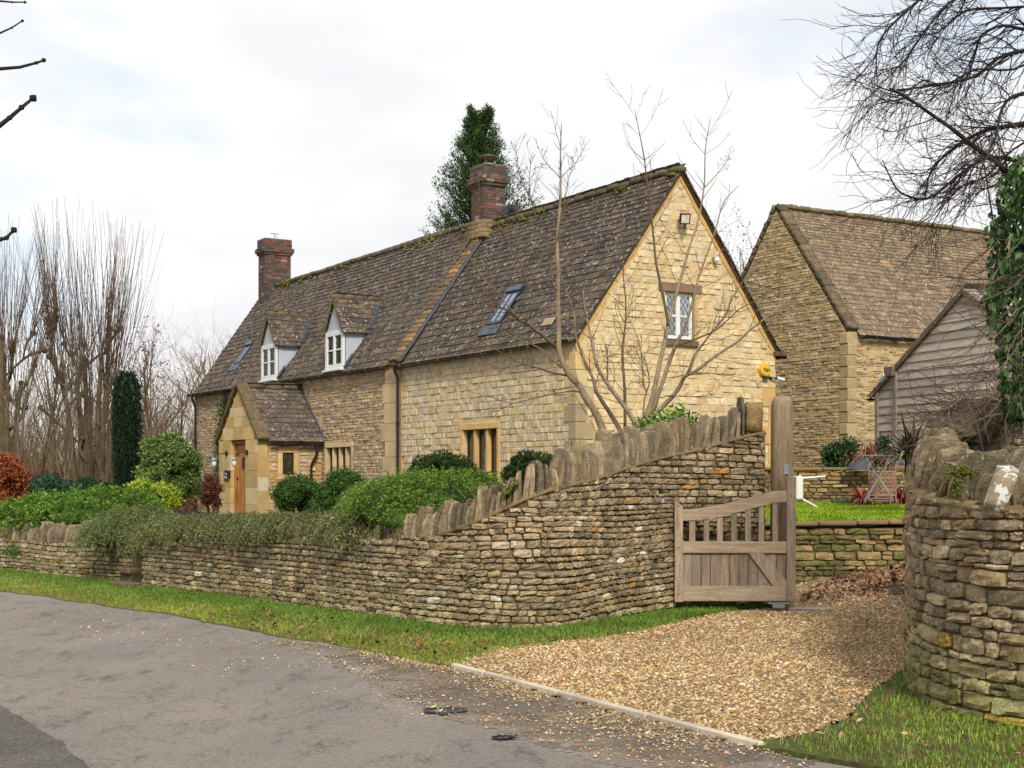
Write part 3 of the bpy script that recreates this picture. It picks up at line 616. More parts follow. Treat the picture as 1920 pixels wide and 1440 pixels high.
# core walls (mortar) with real thickness
mb = MB(); mort = lin(210, 184, 138)*.85
prof = [H(0, 0, 0), H(0, W_, 0), H(0, W_, ZE), H(0, W_/2, ZR-.10), H(0, 0, ZE)]
def quadwall(mb, O, U, holes, a, b, z0, z1, inn, col):
    """wall rectangle with real rectangular openings and reveals going inn deep"""
    xs = sorted({a, b, *[h for q in holes for h in q[:2]]}); zs = sorted({z0, z1, *[h for q in holes for h in q[2:]]})
    for i in range(len(xs)-1):
        for j in range(len(zs)-1):
            cx, cz = (xs[i]+xs[i+1])/2, (zs[j]+zs[j+1])/2
            if any(q[0] < cx < q[1] and q[2] < cz < q[3] for q in holes): continue
            mb.add([O+U*xs[i]+Z*zs[j], O+U*xs[i+1]+Z*zs[j], O+U*xs[i+1]+Z*zs[j+1], O+U*xs[i]+Z*zs[j+1]], np.array([[0, 1, 2, 3]]), col)
    for (p, q, c, d) in holes:
        for (x0, c0, x1, c1) in ((p, c, p, d), (p, d, q, d), (q, d, q, c), (q, c, p, c)):
            A0 = O+U*x0+Z*c0; A1 = O+U*x1+Z*c1; mb.add([A0, A1, A1+inn, A0+inn], np.array([[0, 1, 2, 3]]), col)
b_ = -.012
quadwall(mb, C0+v*-b_, u, [W1], 0.012, SB, .3, ZE, v*.35, mort)
o1 = C0+u*.012
quadwall(mb, o1, v, [(GW[0], GW[1], GW[2], min(GW[3], ZE))] if GW[2] < ZE else [], .012, W_, .3, ZE, u*.3, mort)
yl = GW
def gpoly_tri(mb, O, V_, half, za, zr, col): mb.add([O+Z*za, O+V_*2*half+Z*za, O+V_*half+Z*zr], np.array([[0, 1, 2]]), col)
# gable triangle above eaves with window hole: build in strips
def gable_cols(z): f = (z-ZE)/(ZR-ZE); return (f*W_/2, W_-f*W_/2)
zz_ = sorted([ZE, max(ZE, GW[2]), GW[3], ZR-.08])
for i in range(3):
    za, zb_ = zz_[i], zz_[i+1]
    if zb_-za < .01: continue
    a0, a1 = gable_cols(za); c0, c1 = gable_cols(zb_)
    hole = GW[2]-.01 < (za+zb_)/2 < GW[3]+.01
    segs = [((a0, GW[0]), (c0, GW[0])), ((GW[1], a1), (GW[1], c1))] if hole else [((a0, a1), (c0, c1))]
    for (p0, p1), (q0, q1) in segs: mb.add([o1+v*p0+Z*za, o1+v*p1+Z*za, o1+v*q1+Z*zb_, o1+v*q0+Z*zb_], np.array([[0, 1, 2, 3]]), mort)
# back, left gable
wallpoly(mb, [H(.02, W_, .3), H(SE, W_, .3), H(SE, W_, ZE), H(.02, W_, ZE)], mort)
wallpoly(mb, [H(SE, 0, .3), H(SE, W_, .3), H(SE, W_, ZEL), H(SE, W_/2, ZRL-.1), H(SE, 0, ZEL)], mort)
mb.link('mortar_wall', m_mort, cot)
mb = MB(); quadwall(mb, C0+v*.012, u, [W2], SB, SE, .3, ZEL, v*.35, lin(190, 168, 134)*.92); mb.link('old_mortar_wall', m_mort, cot)
# stone facings
ex = .12
EXW = lambda q: (q[0]-ex, q[1]+ex, q[2]-.1, q[3]+.14)
qf = [(0, .42 if k % 2 else .26, ZG-.1+k*.34, ZG-.1+(k+1)*.34) for k in range(12)]
masonry(cot, C0, u, ZG-.1, ZE, lambda a, b: cut(0, SB-.02, [EXW(W1)]+qf, a, b), -v, PAL_R, (.10, .17), (.12, .30), seed=3, wts=[4, 4, 3, 3, 3, 3, 1], flip=True)
qg = [(0, .26 if k % 2 else .42, ZG-.1+k*.34, ZG-.1+(k+1)*.34) for k in range(12)]+[(W_-(.34 if k % 2 else .18), W_, ZG-.1+k*.4, ZG-.1+(k+1)*.4) for k in range(9)]
def giv(a, b):
    if b <= ZE+.05: base = (0, W_)
    else: c = gable_cols(b); base = (c[0]+.14, c[1]-.10)
    return cut(*base, [(GW[0]-.16, GW[1]+.16, GW[3]-.01, GW[3]+.20), (GW[0]-.02, GW[1]+.02, GW[2]-.13, GW[3]+.01)]+(qg if b < ZE+.1 else []), a, b) if base[1]-base[0] > .1 else []
masonry(cot, C0, v, ZG-.1, ZR-.25, giv, -u, PAL_G, (.10, .165), (.13, .34), seed=4, wts=[5, 4, 4, 2.5, 3, 1, 4], rough=.006)
masonry(cot, C0, u, ZG-.1, ZEL-.02, lambda a, b: cut(SB+.62, SE, [EXW(W2), (12.27, 15.2, 0, 3.3)], a, b), -v, PAL_L, (.045, .10), (.10, .30), gap=.008, seed=5, flip=True, rough=.0045, edge=.006, dep=.018, name='rubble_facing', gain=.94)
# ashlar: quoins, pilaster, window surrounds
mb = MB(); GA = [lin(214, 180, 122), lin(206, 170, 110), lin(216, 188, 134), lin(200, 176, 132)]
def ashbox(mb, O, U, Nn, a, b, z0, z1, proud=.012, dp=.12, col=None, bev=.008):
    bbox(mb, O+U*(a+b)/2+Z*(z0+z1)/2+Nn*(proud-dp/2), U*((b-a)/2-.003), Nn*dp/2, Z*((z1-z0)/2-.003), (GA[rng.integers(4)] if col is None else col)*.85*(1+rng.normal(0, .05)), bev)
for i in range(11):
    z0 = ZG-.1+i*.34; z1 = z0+.34; lf, lg = (.42, .26) if i % 2 else (.26, .42)
    z1 = min(z1, ZE-.02)
    if z1-z0 < .05: break
    c = GA[rng.integers(4)]*.85*(1+rng.normal(0, .05)) if i not in (5, 6, 7) else lin(176, 156, 120)*.8
    bbox(mb, H(lf/2-.012, lg/2-.012, (z0+z1)/2), u*(lf/2), v*(lg/2), Z*((z1-z0)/2-.004), c, .01)
for k in range(9):
    z0 = ZG-.1+k*.4; wd = .34 if k % 2 else .18
    if k == 0: mb.link('corner_quoins', m_ash, cot); mb = MB()
    ashbox(mb, C0, v, -u, W_-wd, W_+.01, z0, min(z0+.4, ZE-.1))
mb.link('corner_quoins', m_ash, cot)
mb = MB(); z0 = ZG-.1; k = 0                      # old corner where the two builds meet
while z0 < ZEL-.1:
    h = rng.uniform(.26, .5); z1 = min(z0+h, ZEL-.04); ext = (.0, .22, .05, .14)[k % 4]
    ashbox(mb, C0, u, -v, SB-.02, SB+.36, z0, z1, .05, .2, lin(196, 172, 130)*rng.uniform(.9, 1.05)); ashbox(mb, C0, u, -v, SB+.36, SB+.62+ext, z0, z1, .035, .2, [lin(212, 186, 134), lin(200, 178, 136)][k % 2]); z0 = z1; k += 1
ashbox(mb, C0, u, -v, SB-.26, SB-.02, ZG-.1, ZE-.05, .03, .2, lin(176, 150, 104))
mb.link('buttress', m_ash, cot)
# rough mortar verge along the gable roof line
mb = MB(); 
for sgn, t0, t1 in ((1, 0, W_/2), (-1, W_, W_/2)):
    n = 26
    for i in range(n):
        f0, f1 = i/n, (i+1)/n; a = H(-.006, t0+(t1-t0)*f0, ZE+(ZR-ZE)*f0); b = H(-.006, t0+(t1-t0)*f1, ZE+(ZR-ZE)*f1); wv = .12+rng.uniform(-.02, .03)
        mb.add([a, b, b-Z*wv*1.5, a-Z*wv*1.5], np.array([[0, 1, 2, 3]]), lin(206, 166, 98)*.85)
mb.link('mortar_verge', m_mort, cot)
def mullioned(O, U, Nn, r, nl, col, sill=True, surround=.12, name='mullioned_window', shutter=True, fr=lin(60, 48, 36)*.5):
    a, b, z0, z1 = r; wn_ = MB()
    for (p, q, c, d, pr) in ((a-surround, b+surround, z1, z1+.14, .02), (a-surround, a, z0, z1, .016), (b, b+surround, z0, z1, .016)): ashbox(wn_, O, U, Nn, p, q, c, d, pr, .2, col)
    ashbox(wn_, O, U, Nn, a-surround, b+surround, z0-.1, z0, .05, .25, col)
    root = wn_.link(name, m_ash, cot)
    mm_ = MB(); wl = (b-a-.1*(nl-1))/nl
    for i in range(1, nl): p = a+wl*i+.1*(i-1); ashbox(mm_, O, U, Nn, p, p+.1, z0, z1, -.02, .14, col)
    if nl > 1: mm_.link('mullion', m_ash, root)
    f_, g_, s_ = MB(), MB(), MB()
    for i in range(nl):
        p = a+(wl+.1)*i; q = p+wl
        for (x0, x1, y0, y1) in ((p, p+.035, z0, z1), (q-.035, q, z0, z1), (p+.035, q-.035, z1-.035, z1), (p+.035, q-.035, z0, z0+.035)): bbox(f_, O+U*(x0+x1)/2+Z*(y0+y1)/2-Nn*.13, U*(x1-x0)/2, Nn*.02, Z*(y1-y0)/2, fr, .003)
        cc = O+U*(p+q)/2+Z*(z0+z1)/2-Nn*.135; bbox(g_, cc, U*(wl/2-.035), Nn*.003, Z*((z1-z0)/2-.035), (1, 1, 1), .001)
        if shutter:
            zz = z0+.05
            while zz < z1-.06: bbox(s_, O+U*(p+q)/2+Z*zz-Nn*.175, U*(wl/2-.03), Nn*.028+Z*.022, unit(Z-Nn*.8)*.004, lin(215, 212, 204)*.9, .001); zz += .065
    f_.link('frame', m_flat, root); g_.link('pane', m_glass, root)
    if shutter: s_.link('shutter', m_flat, root)
    d_ = MB(); bbox(d_, O+U*(a+b)/2+Z*(z0+z1)/2-Nn*.36, U*((b-a)/2+.02), Nn*.02, Z*((z1-z0)/2+.02), (.03, .026, .022), .001); d_.link('dark_backing', m_dark, root)
mullioned(C0, u, -v, W1, 3, lin(216, 178, 114))
mullioned(C0, u, -v, W2, 4, lin(206, 180, 138), shutter=False)
# --- casement helper (white painted, two lights, leaded)
def casement(root, O, U, Nn, r, name='window', fw=.07, rows=2):
    a, b, z0, z1 = r; f_ = MB(); col = (1, 1, 1); m_ = (a+b)/2
    def fb(x0, x1, y0, y1, d0=0., th=.03): bbox(f_, O+U*(x0+x1)/2+Z*(y0+y1)/2+Nn*(d0), U*(x1-x0)/2, Nn*th, Z*(y1-y0)/2, col, .006)
    fb(a, a+fw, z0, z1); fb(b-fw, b, z0, z1); fb(a+fw, b-fw, z1-fw, z1); fb(a+fw, b-fw, z0, z0+fw); fb(m_-.05, m_+.05, z0+fw, z1-fw, .006)
    for k in range(1, rows):
        zc = z0+(z1-z0)*k/rows; fb(a+fw, m_-.05, zc-.022, zc+.022, -.004, .02); fb(m_+.05, b-fw, zc-.022, zc+.022, -.004, .02)
    w_ = f_.link(name, m_white, root)
    for (x0, x1) in ((a+fw, m_-.05), (m_+.05, b-fw)):
        g_ = MB(); bbox(g_, O+U*(x0+x1)/2+Z*(z0+z1)/2-Nn*.012, U*(x1-x0)/2, Nn*.002, Z*((z1-z0)/2-fw), (1, 1, 1), .0005); g_.link('pane', m_glass, w_)
    ld = MB()
    for (x0, x1) in ((a+fw, m_-.05), (m_+.05, b-fw)):
        nx_ = 3
        for i in range(-4, 9):
            for sg in (1, -1):
                # diamond leading
                dz = .16; y0 = z0+fw+i*dz; y1 = y0+sg*(x1-x0)*1.5; p0, p1 = (x0, y0), (x1, y1)
                lo_, hi_ = z0+fw, z1-fw
                def clip(p, q):
                    (xa, ya), (xb, yb) = p, q
                    for lim, s_ in ((lo_, 1), (hi_, -1)):
                        ina, inb = (ya-lim)*s_ >= 0, (yb-lim)*s_ >= 0
                        if not ina and not inb: return None
                        if ina != inb:
                            f = (lim-ya)/(yb-ya); xc = xa+(xb-xa)*f
                            if ina: xb, yb = xc, lim
                            else: xa, ya = xc, lim
                    return (xa, ya), (xb, yb)
                r_ = clip(p0, p1)
                if r_ is None or abs(r_[0][0]-r_[1][0]) < .01: continue
                (xa, ya), (xb, yb) = r_; bar(ld, O+U*xa+Z*ya-Nn*.006, O+U*xb+Z*yb-Nn*.006, .008, .006, lin(60, 62, 66), side=Nn, b=.001)
    if ld.n: ld.link('leading', m_flat, w_)
    c_ = MB(); n = 14
    for (x0, x1) in ((a+fw*.4, a+(m_-a)*.9), (m_+(b-m_)*.1, b-fw*.4)):
        xs = np.linspace(x0, x1, n); dd = .015*np.sin(np.arange(n)*2.1)
        V = np.array([O+U*x+Nn*(-.09+d)+Z*zz for x, d in zip(xs, dd) for zz in (z0+.02, z1-.02)]); c_.add(V, np.array([[2*i, 2*i+2, 2*i+3, 2*i+1] for i in range(n-1)]), (1, 1, 1))
    c_.link('curtain', m_cream, w_, smooth=True)
    return w_
for a_, b2_ in ((GW[0]-.10, GW[0]+.01), (GW[1]-.01, GW[1]+.10)):
    mb = MB(); bbox(mb, C0+u*.16+v*(a_+b2_)/2+Z*(GW[2]+GW[3])/2, v*(b2_-a_)/2, u*.155, Z*((GW[3]-GW[2])/2+.01), lin(196, 166, 116)*.8, .004); mb.link('window_jamb', m_ash, cot)
casement(cot, C0+u*.1, v, -u, (GW[0]+.03, GW[1]-.03, GW[2]+.03, GW[3]-.0))
mb = MB(); brn = lin(150, 122, 100)*.8
ashbox(mb, C0, v, -u, GW[0]-.16, GW[1]+.16, GW[3], GW[3]+.19, .02, .2, brn); mb.link('lintel', m_ash, cot); mb = MB(); ashbox(mb, C0, v, -u, GW[0]-.05, GW[1]+.05, GW[2]-.12, GW[2], .06, .3, lin(128, 104, 92)*.8)
mb.link('sill', m_ash, cot)
mb = MB(); wallpoly(mb, [H(.35, GW[0]-.1, GW[2]-.1), H(.35, GW[1]+.1, GW[2]-.1), H(.35, GW[1]+.1, GW[3]+.1), H(.35, GW[0]-.1, GW[3]+.1)], (.03, .03, .03)); mb.link('dark_backing', m_dark, cot)

# --- roofs
PAL_T = [lin(98, 84, 73), lin(88, 77, 68), lin(108, 93, 79), lin(80, 71, 64), lin(120, 100, 78), lin(94, 85, 76)]
def slates(mb, O, U, S, Nn, L_, Hh, pal, gain=.62, c0=.22, c1=.13, wr=(.17, .34), th=.020, keep=None, x0f=None, x1f=None, wts=None, over=.0, seed=1, sag=.0):
    rg = np.random.default_rng(seed); y = -over; Os, Us, Vs, Ws, C = [], [], [], [], []
    while y < Hh-.03:
        f = max(y, 0)/Hh; c = c0+(c1-c0)*f; c *= rg.uniform(.93, 1.07); xa = x0f(y+c/2) if x0f else 0.; xb = x1f(y+c/2) if x1f else L_; x = xa-rg.uniform(0, .1)
        while x < xb:
            wd = rg.uniform(*wr)*(1-.3*f); a, b = max(x, xa), min(x+wd, xb); x += wd
            if b-a < .03: continue
            if keep and not keep((a+b)/2, y+c/2): continue
            ln_ = c*1.5; jj = rg.normal(0, .006); tl = .024+rg.normal(0, .004)
            sg_ = sag*(vnoise(a*.35, y*.4, 1, seed+5)-.5)
            cen = O+U*(a+b)/2+S*(y+ln_/2+jj)+Nn*(th/2+.012+sg_); Sd = S*ln_/2-Nn*tl*.5
            Os.append(cen); Us.append(U*((b-a)/2-.003)+Nn*rg.normal(0, .002)); Vs.append(Sd); Ws.append(Nn*th/2); C.append(pal[rg.choice(len(pal), p=None if wts is None else np.array(wts)/sum(wts))]*gain*(1+rg.normal(0, .10))*(1.35 if rg.random() < .02 else 1)*(A(1.9, 1.7, 1.4) if rg.random() < .004 else 1))
        y += c
    boxes(mb, np.array(Os), np.array(Us), np.array(Vs), np.array(Ws), np.clip(np.array(C), .01, .9))
hw = W_/2
def slope(ze, zr, t0=0, t1=hw): d = v*(t1-t0)+Z*(zr-ze); l = np.linalg.norm(d); S = d/l; n = unit(np.cross(u, S)); n = n if n[2] > 0 else -n; return S, n, l
Sr, Nr, Lr = slope(ZE+.06, ZR); Sl, Nl, Ll = slope(ZEL+.06, ZRL)
# dormers: (s0, s1, z_bottom, z_top, z_apex)
DR = [(10.80, 11.90, 4.50, 5.50, 6.40), (15.42, 16.56, 4.50, 5.52, 6.42)]
def keepL(x, y):
    s = SB+.36+x; z = ZEL+.06+Sl[2]*y
    for (a, b, z0, z1, za) in DR:
        if a+.03 < s < b-.03 and z < z1+.05: return False
        if a < s < b and z1 <= z < z1+(za-z1)*(1-abs(2*(s-a)/(b-a)-1))-.05: return False
    return not (skL[0]+.02 < s < skL[1]-.02 and skL[2]+.02 < z < skL[3]-.02)
def keepR(x, y):
    s = x-.08; z = ZE+.06+Sr[2]*y; return not (skR[0]+.02 < s < skR[1]-.02 and skR[2]+.02 < z < skR[3]-.02)
def on_roof(px, py, left):
    O = H(0, 0, (ZEL if left else ZE)+.06); n = Nl if left else Nr; p = hit(px, py, O, n); return np.dot(p-C0, u), p[2]
q = [on_roof(*p, False) for p in ((910, 616), (942, 608), (990, 541), (956, 547))]; skR = (min(q[1][0], q[2][0]), max(q[0][0], q[3][0]), (q[0][1]+q[1][1])/2, (q[2][1]+q[3][1])/2)
q = [on_roof(*p, True) for p in ((437, 685), (453, 683), (482, 644), (466, 646))]; skL = (min(q[1][0], q[2][0]), max(q[0][0], q[3][0]), (q[0][1]+q[1][1])/2, (q[2][1]+q[3][1])/2)
print('skylights', skR, skL, 'W1', W1, 'W2', W2, 'GW', GW)
mid = lambda a, b: (a+b)/2
for sk, w_ in ((skR, .62), (skL, .62)): pass
def fixsk(sk, wd=.62): c = (sk[0]+sk[1])/2; return (c-wd/2, c+wd/2, sk[2], sk[3])
skR = fixsk(skR); skL = fixsk(skL, .6)
mb = MB()
slates(mb, H(-.08, 0, ZE+.06), u, Sr, Nr, SB-.2, Lr+.02, PAL_T, over=.16, keep=keepR, seed=41, sag=.03, gain=.55)
slates(mb, H(SB+.36, 0, ZEL+.06), u, Sl, Nl, SE-SB-.36+.12, Ll+.02, PAL_T, over=.16, keep=keepL, seed=42, sag=.07, gain=.62)
def bslope(ze, zr): d = -v*hw+Z*(zr-ze); l = np.linalg.norm(d); S = d/l; n = np.cross(u, S); n = unit(n if n[2] > 0 else -n); return S, n, l
Sbk, Nbk, Lbk = bslope(ZE+.06, ZR)
slates(mb, H(-.10, W_, ZE+.06), u, Sbk, Nbk, SE+.2, Lbk+.02, PAL_T, over=.22, seed=43)
roof = mb.link('roof', m_tile, cot)
# under-roof decks with thickness (soffit)
mb = MB()
for (s0, s1, O, S, n, l) in ((-.05, SB, H(0, 0, ZE+.06), Sr, Nr, Lr), (-.05, SE+.05, H(0, W_, ZE+.06), Sbk, Nbk, Lbk)):
    bbox(mb, O+u*(s0+s1)/2+S*(l-.1)/2-n*.02, u*(s1-s0)/2, S*(l+.1)/2, n*.018, lin(92, 72, 50)*.5, .002)
# left front deck, with openings for the dormers and skylight left out
def deckL(s0, s1, z0, z1):
    f0, f1 = (z0-ZEL-.06)/Sl[2], (z1-ZEL-.06)/Sl[2]; O = H(0, 0, ZEL+.06)
    bbox(mb, O+u*(s0+s1)/2+Sl*(f0+f1)/2-Nl*.02, u*(s1-s0)/2, Sl*(f1-f0)/2, Nl*.018, lin(92, 72, 50)*.5, .002)
cuts = sorted([(a, b, z1) for a, b, _, z1, _ in DR]); s = SB
for a, b, z1 in cuts: deckL(s, a, ZEL, ZRL-.05); deckL(a, b, z1+.0, ZRL-.05); s = b
deckL(s, SE+.05, ZEL, ZRL-.05)
mb.link('roof_deck', m_flat, roof)
# ridge stones with moss
mb = MB()
def ridge(mb, p, q, w0=.13, h=.065, st_=.42, col=lin(120, 106, 84)*.65):
    d = q-p; L_ = np.linalg.norm(d); d = d/L_; side = unit(np.cross(d, Z)); n = int(L_/st_)
    for i in range(n):
        c = p+d*(i+.5)*L_/n; rocks(mb, [c+Z*(.0+rng.normal(0, .008))], [d*(L_/n/2*1.03)], [side*w0], [Z*h], jit(col, 1, .1)[0], sq=.45, rough=.05)
ridge(mb, H(-.1, hw, ZR+.03), H(SB-.1, hw, ZR+.03)); mb.link('ridge_stones', m_ridge, roof, smooth=True); mb = MB(); ridge(mb, H(SB+.5, hw, ZRL+.03), H(SE-.4, hw, ZRL+.03))
mb.link('ridge_stones', m_ridge, roof, smooth=True)
# moss tufts on the ridge
mb = MB(); n = 700; s_ = rng.uniform(0, SE-.6, n); s_ = s_[(vnoise(s_, s_*0, 1.1, 8) > .45)]; n = len(s_); zz = np.where(s_ > SB+.3, ZRL, ZR)+.10-np.abs(rng.normal(0, .05, n)); tt = hw-np.abs(rng.normal(0, .09, n))
pt = C0[None]+u*s_[:, None]+v*tt[:, None]+Z*(zz-np.abs(tt-hw)*1.0)[:, None]
rocks(mb, pt, A(.045, 0, 0), A(0, .045, 0), A(0, 0, .03), pick([lin(104, 106, 36)*.7, lin(126, 118, 44)*.7, lin(80, 84, 36)*.7], n), tpl=RK3, sq=.2, rough=.14); mb.link('ridge_moss', m_leaf, roof, smooth=True)['kind'] = 'stuff'
# raised band and lead valley between the two roofs
mb = MB(); n = 30
for i in range(n):
    y = (i+.5)/n*Lr; bbox(mb, H(SB+.02, 0, ZE+.06)+Sr*y+Nr*.02, u*(.20+rng.normal(0, .01)), Sr*(Lr/n/2-.004), Nr*(.12+rng.normal(0, .008)), pick([lin(150, 124, 84)*.7, lin(124, 106, 78)*.7, lin(170, 140, 92)*.7], 1)[0], .02)
for i in range(n): 
    y = (i+.5)/n*Lr; bbox(mb, H(SB+.34, 0, ZEL+.06)+Sl*y+Nl*.055, u*.10, Sl*(Lr/n/2-.003), Nl*.016, lin(116, 100, 78)*.6, .01)
mb.link('stone_upstand', m_cop, roof)
mb = MB()
for i in range(12):
    y = (i+.5)/12*Lr; bbox(mb, H(SB-.24, 0, ZE+.06)+Sr*y+Nr*(.075+rng.normal(0, .006)), u*.075, Sr*(Lr/24+.01), Nr*.012, (1, 1, 1), .004)
m_leadf = M('lead', col=tuple(lin(78, 86, 100)*.8), rough=.5, ns=4, na=.25, bs=12, bd=.01)
for sk, S, Nn, ze in ((skR, Sr, Nr, ZE), (skL, Sl, Nl, ZEL)):
    mb.link('lead_flashing', m_leadf, roof); mb = MB()
    y0 = (sk[2]-ze-.06)/S[2]; bbox(mb, H((sk[0]+sk[1])/2, 0, ze+.06)+S*(y0-.16)+Nn*.07, u*(sk[1]-sk[0]+.2)/2, S*.14, Nn*.012, (1, 1, 1), .01)
mb.link('lead_flashing', m_leadf, roof)
# skylights
for sk, S, Nn, ze in ((skR, Sr, Nr, ZE), (skL, Sl, Nl, ZEL)):
    y0, y1 = (sk[2]-ze-.06)/S[2], (sk[3]-ze-.06)/S[2]; O = H((sk[0]+sk[1])/2, 0, ze+.06); wd = (sk[1]-sk[0])/2; f_ = MB(); blk = lin(38, 42, 50)*.8
    for (cx, cy, hx, hy) in ((-wd+.04, (y0+y1)/2, .04, (y1-y0)/2), (wd-.04, (y0+y1)/2, .04, (y1-y0)/2), (0, y0+.04, wd-.08, .04), (0, y1-.05, wd-.08, .05)):
        bbox(f_, O+u*cx+S*cy+Nn*.065, u*hx, S*hy, Nn*.028, blk, .01)
    bbox(f_, O+u*0+S*(y0+y1)/2+Nn*.078, u*.012, S*((y1-y0)/2-.09), Nn*.012, blk, .004)
    bbox(f_, O+S*(y1-.05)+Nn*.11, u*(wd+.01), S*.07, Nn*.018, lin(60, 76, 106)*.6, .01)
    fo = f_.link('skylight', M('skylight_frame', rough=.35, ns=3, na=.05, bst=0, spec=.5), roof)
    g_ = MB(); bbox(g_, O+S*(y0+y1)/2+Nn*.072, u*(wd-.08), S*((y1-y0)/2-.09), Nn*.003, (1, 1, 1), .001)
    gm = bpy.data.materials.get('skylight_glass') or M('skylight_glass', col=tuple(lin(150, 175, 205)*.6), rough=.05, na=0, bst=0, spec=1.0, met=.55); g_.link('pane', gm, fo)
    b_ = MB(); bbox(b_, O+S*(y0+y1)/2+Nn*.0, u*(wd-.02), S*((y1-y0)/2-.02), Nn*.02, blk, .001); b_.link('blind', m_flat, fo)
# odd pale slate and lead slip on the right roof
mb = MB(); p = hit(1028, 603, H(0, 0, ZE+.06)+Nr*.06, Nr); bbox(mb, p, u*.2, Sr*.10, Nr*.012, lin(190, 160, 125)*.75, .008); mb.link('new_slate', m_ash, roof)
# gutters and downpipes
def gutter(root, p, q, r=.055, brk=.9):
    d = q-p; L_ = np.linalg.norm(d); d = d/L_; sd_ = unit(np.cross(d, Z)); n = 7; th = np.linspace(math.pi, 2*math.pi, n); V = []
    for e in (p, q):
        for rr in (r, r-.006): V += [e+sd_*rr*math.cos(a)+Z*rr*math.sin(a) for a in th]
    f = [[i, i+1, 2*n+i+1, 2*n+i] for i in range(n-1)]+[[n+i, 3*n+i, 3*n+i+1, n+i+1] for i in range(n-1)]+[[0, 2*n, 3*n, n], [n-1, 2*n-1, 4*n-1, 3*n-1]]
    mb = MB(); mb.add(V, np.array(f), (1, 1, 1)); g = mb.link('gutter', m_black, root)
    k = int(L_/brk)
    for i in range(k):
        b = MB(); c = p+d*(i+.5)*L_/k; pts = [c+sd_*(r+.006)*math.cos(a)+Z*(r+.006)*math.sin(a) for a in np.linspace(math.pi, 2*math.pi, 6)]; tubes(b, [(np.array(pts), np.full(6, .007))], lin(120, 122, 124), 4); b.link('bracket', m_flat, g)
    return g
def pipe(root, pts, r=.036, col=(1, 1, 1)):
    mb = MB(); p = [np.array(x, float) for x in pts]; P2 = [p[0]]
    for i in range(1, len(p)-1):
        a = p[i]+(p[i-1]-p[i])*min(.3, .08/np.linalg.norm(p[i-1]-p[i])); b = p[i]+(p[i+1]-p[i])*min(.3, .08/np.linalg.norm(p[i+1]-p[i])); P2 += [a, (a+b)/2*.5+p[i]*.5, b]
    P2.append(p[-1]); tubes(mb, [(np.array(P2), np.full(len(P2), r))], col, 10)
    for c in (p[0], p[-1]*.3+p[-2]*.7): cyl(mb, c-Z*.05, c+Z*.05, r*1.35, col, 10)
    return mb.link('downpipe', m_black, root)
gutter(cot, H(-.05, -.19, ZE-.01), H(SB-.1, -.19, ZE+.0)); gutter(cot, H(SB-.1, -.19, ZE+.02), H(SE+.15, -.19, ZEL+.01)); gutter(cot, H(-.1, W_+.2, ZE-.1), H(SE, W_+.2, ZE-.1))
sd_, _ = st_front(744, 700, -.12); pipe(cot, [H(sd_, -.19, ZE-.04), H(sd_, -.19, ZE-.12), H(sd_, -.10, ZE-.28), H(sd_, -.10, ZG-.1)])
pipe(cot, [H(SE-.25, -.19, ZEL-.04), H(SE-.25, -.19, ZEL-.12), H(SE-.25, -.07, ZEL-.42), H(SE-.25, -.07, ZG-.1)])
# fascia boards under the eaves
mb = MB(); bbox(mb, H(SB/2, -.05, ZE+.0), u*SB/2, v*.05, Z*.03, lin(190, 165, 110)*.7, .004); mb.link('fascia', m_ash, cot); mb = MB(); bbox(mb, H((SB+SE)/2, -.05, ZEL+.0), u*(SE-SB)/2, v*.05, Z*.03, lin(120, 100, 80)*.6, .004); mb.link('fascia', m_ash, cot); mb = MB(); bbox(mb, H(-.02, W_+.1, ZE-.06), u*.06, v*.16, Z*.05, lin(120, 95, 65)*.6, .01); mb.link('fascia', m_ash, cot)

# --- chimneys
BR = [lin(112, 84, 74), lin(92, 78, 72), lin(138, 88, 72), lin(86, 80, 78), lin(136, 100, 80), lin(106, 92, 82), lin(168, 142, 124)]
def bricks(mb, c, a, b, z0, z1, seed=0):
    """brick stack: a along u, b along v half sizes"""
    rg = np.random.default_rng(seed); z = z0; k = 0; ch = .075
    bboxes = []
    while z < z1-.01:
        for (U_, V_, hu, hv) in ((u, v, a, b), (v, u, b, a)):
            for sg in (-1, 1):
                x = -hu+(.0 if (k % 2) == 0 else -.11)
                while x < hu-.01:
                    l = .225 if rg.random() < .75 else .115; x0, x1 = max(x, -hu), min(x+l, hu); x += l
                    if x1-x0 < .03: continue
                    bboxes.append((c+U_*(x0+x1)/2+V_*sg*(hv-.05+rg.normal(0, .003))+Z*(z+ch/2), U_*((x1-x0)/2-.004), V_*.05, Z*(ch/2-.004), BR[rg.choice(7, p=[.24, .2, .12, .18, .1, .12, .04])]*A(.68, .73, .74)*(1+rg.normal(0, .1))))
        z += ch; k += 1
    boxes(mb, *[np.array([q[i] for q in bboxes]) for i in range(4)], np.array([q[4] for q in bboxes]))
    bbox(mb, c+Z*(z0+z1)/2, u*(a-.012), v*(b-.012), Z*(z1-z0)/2, lin(140, 122, 104)*.6, .002)
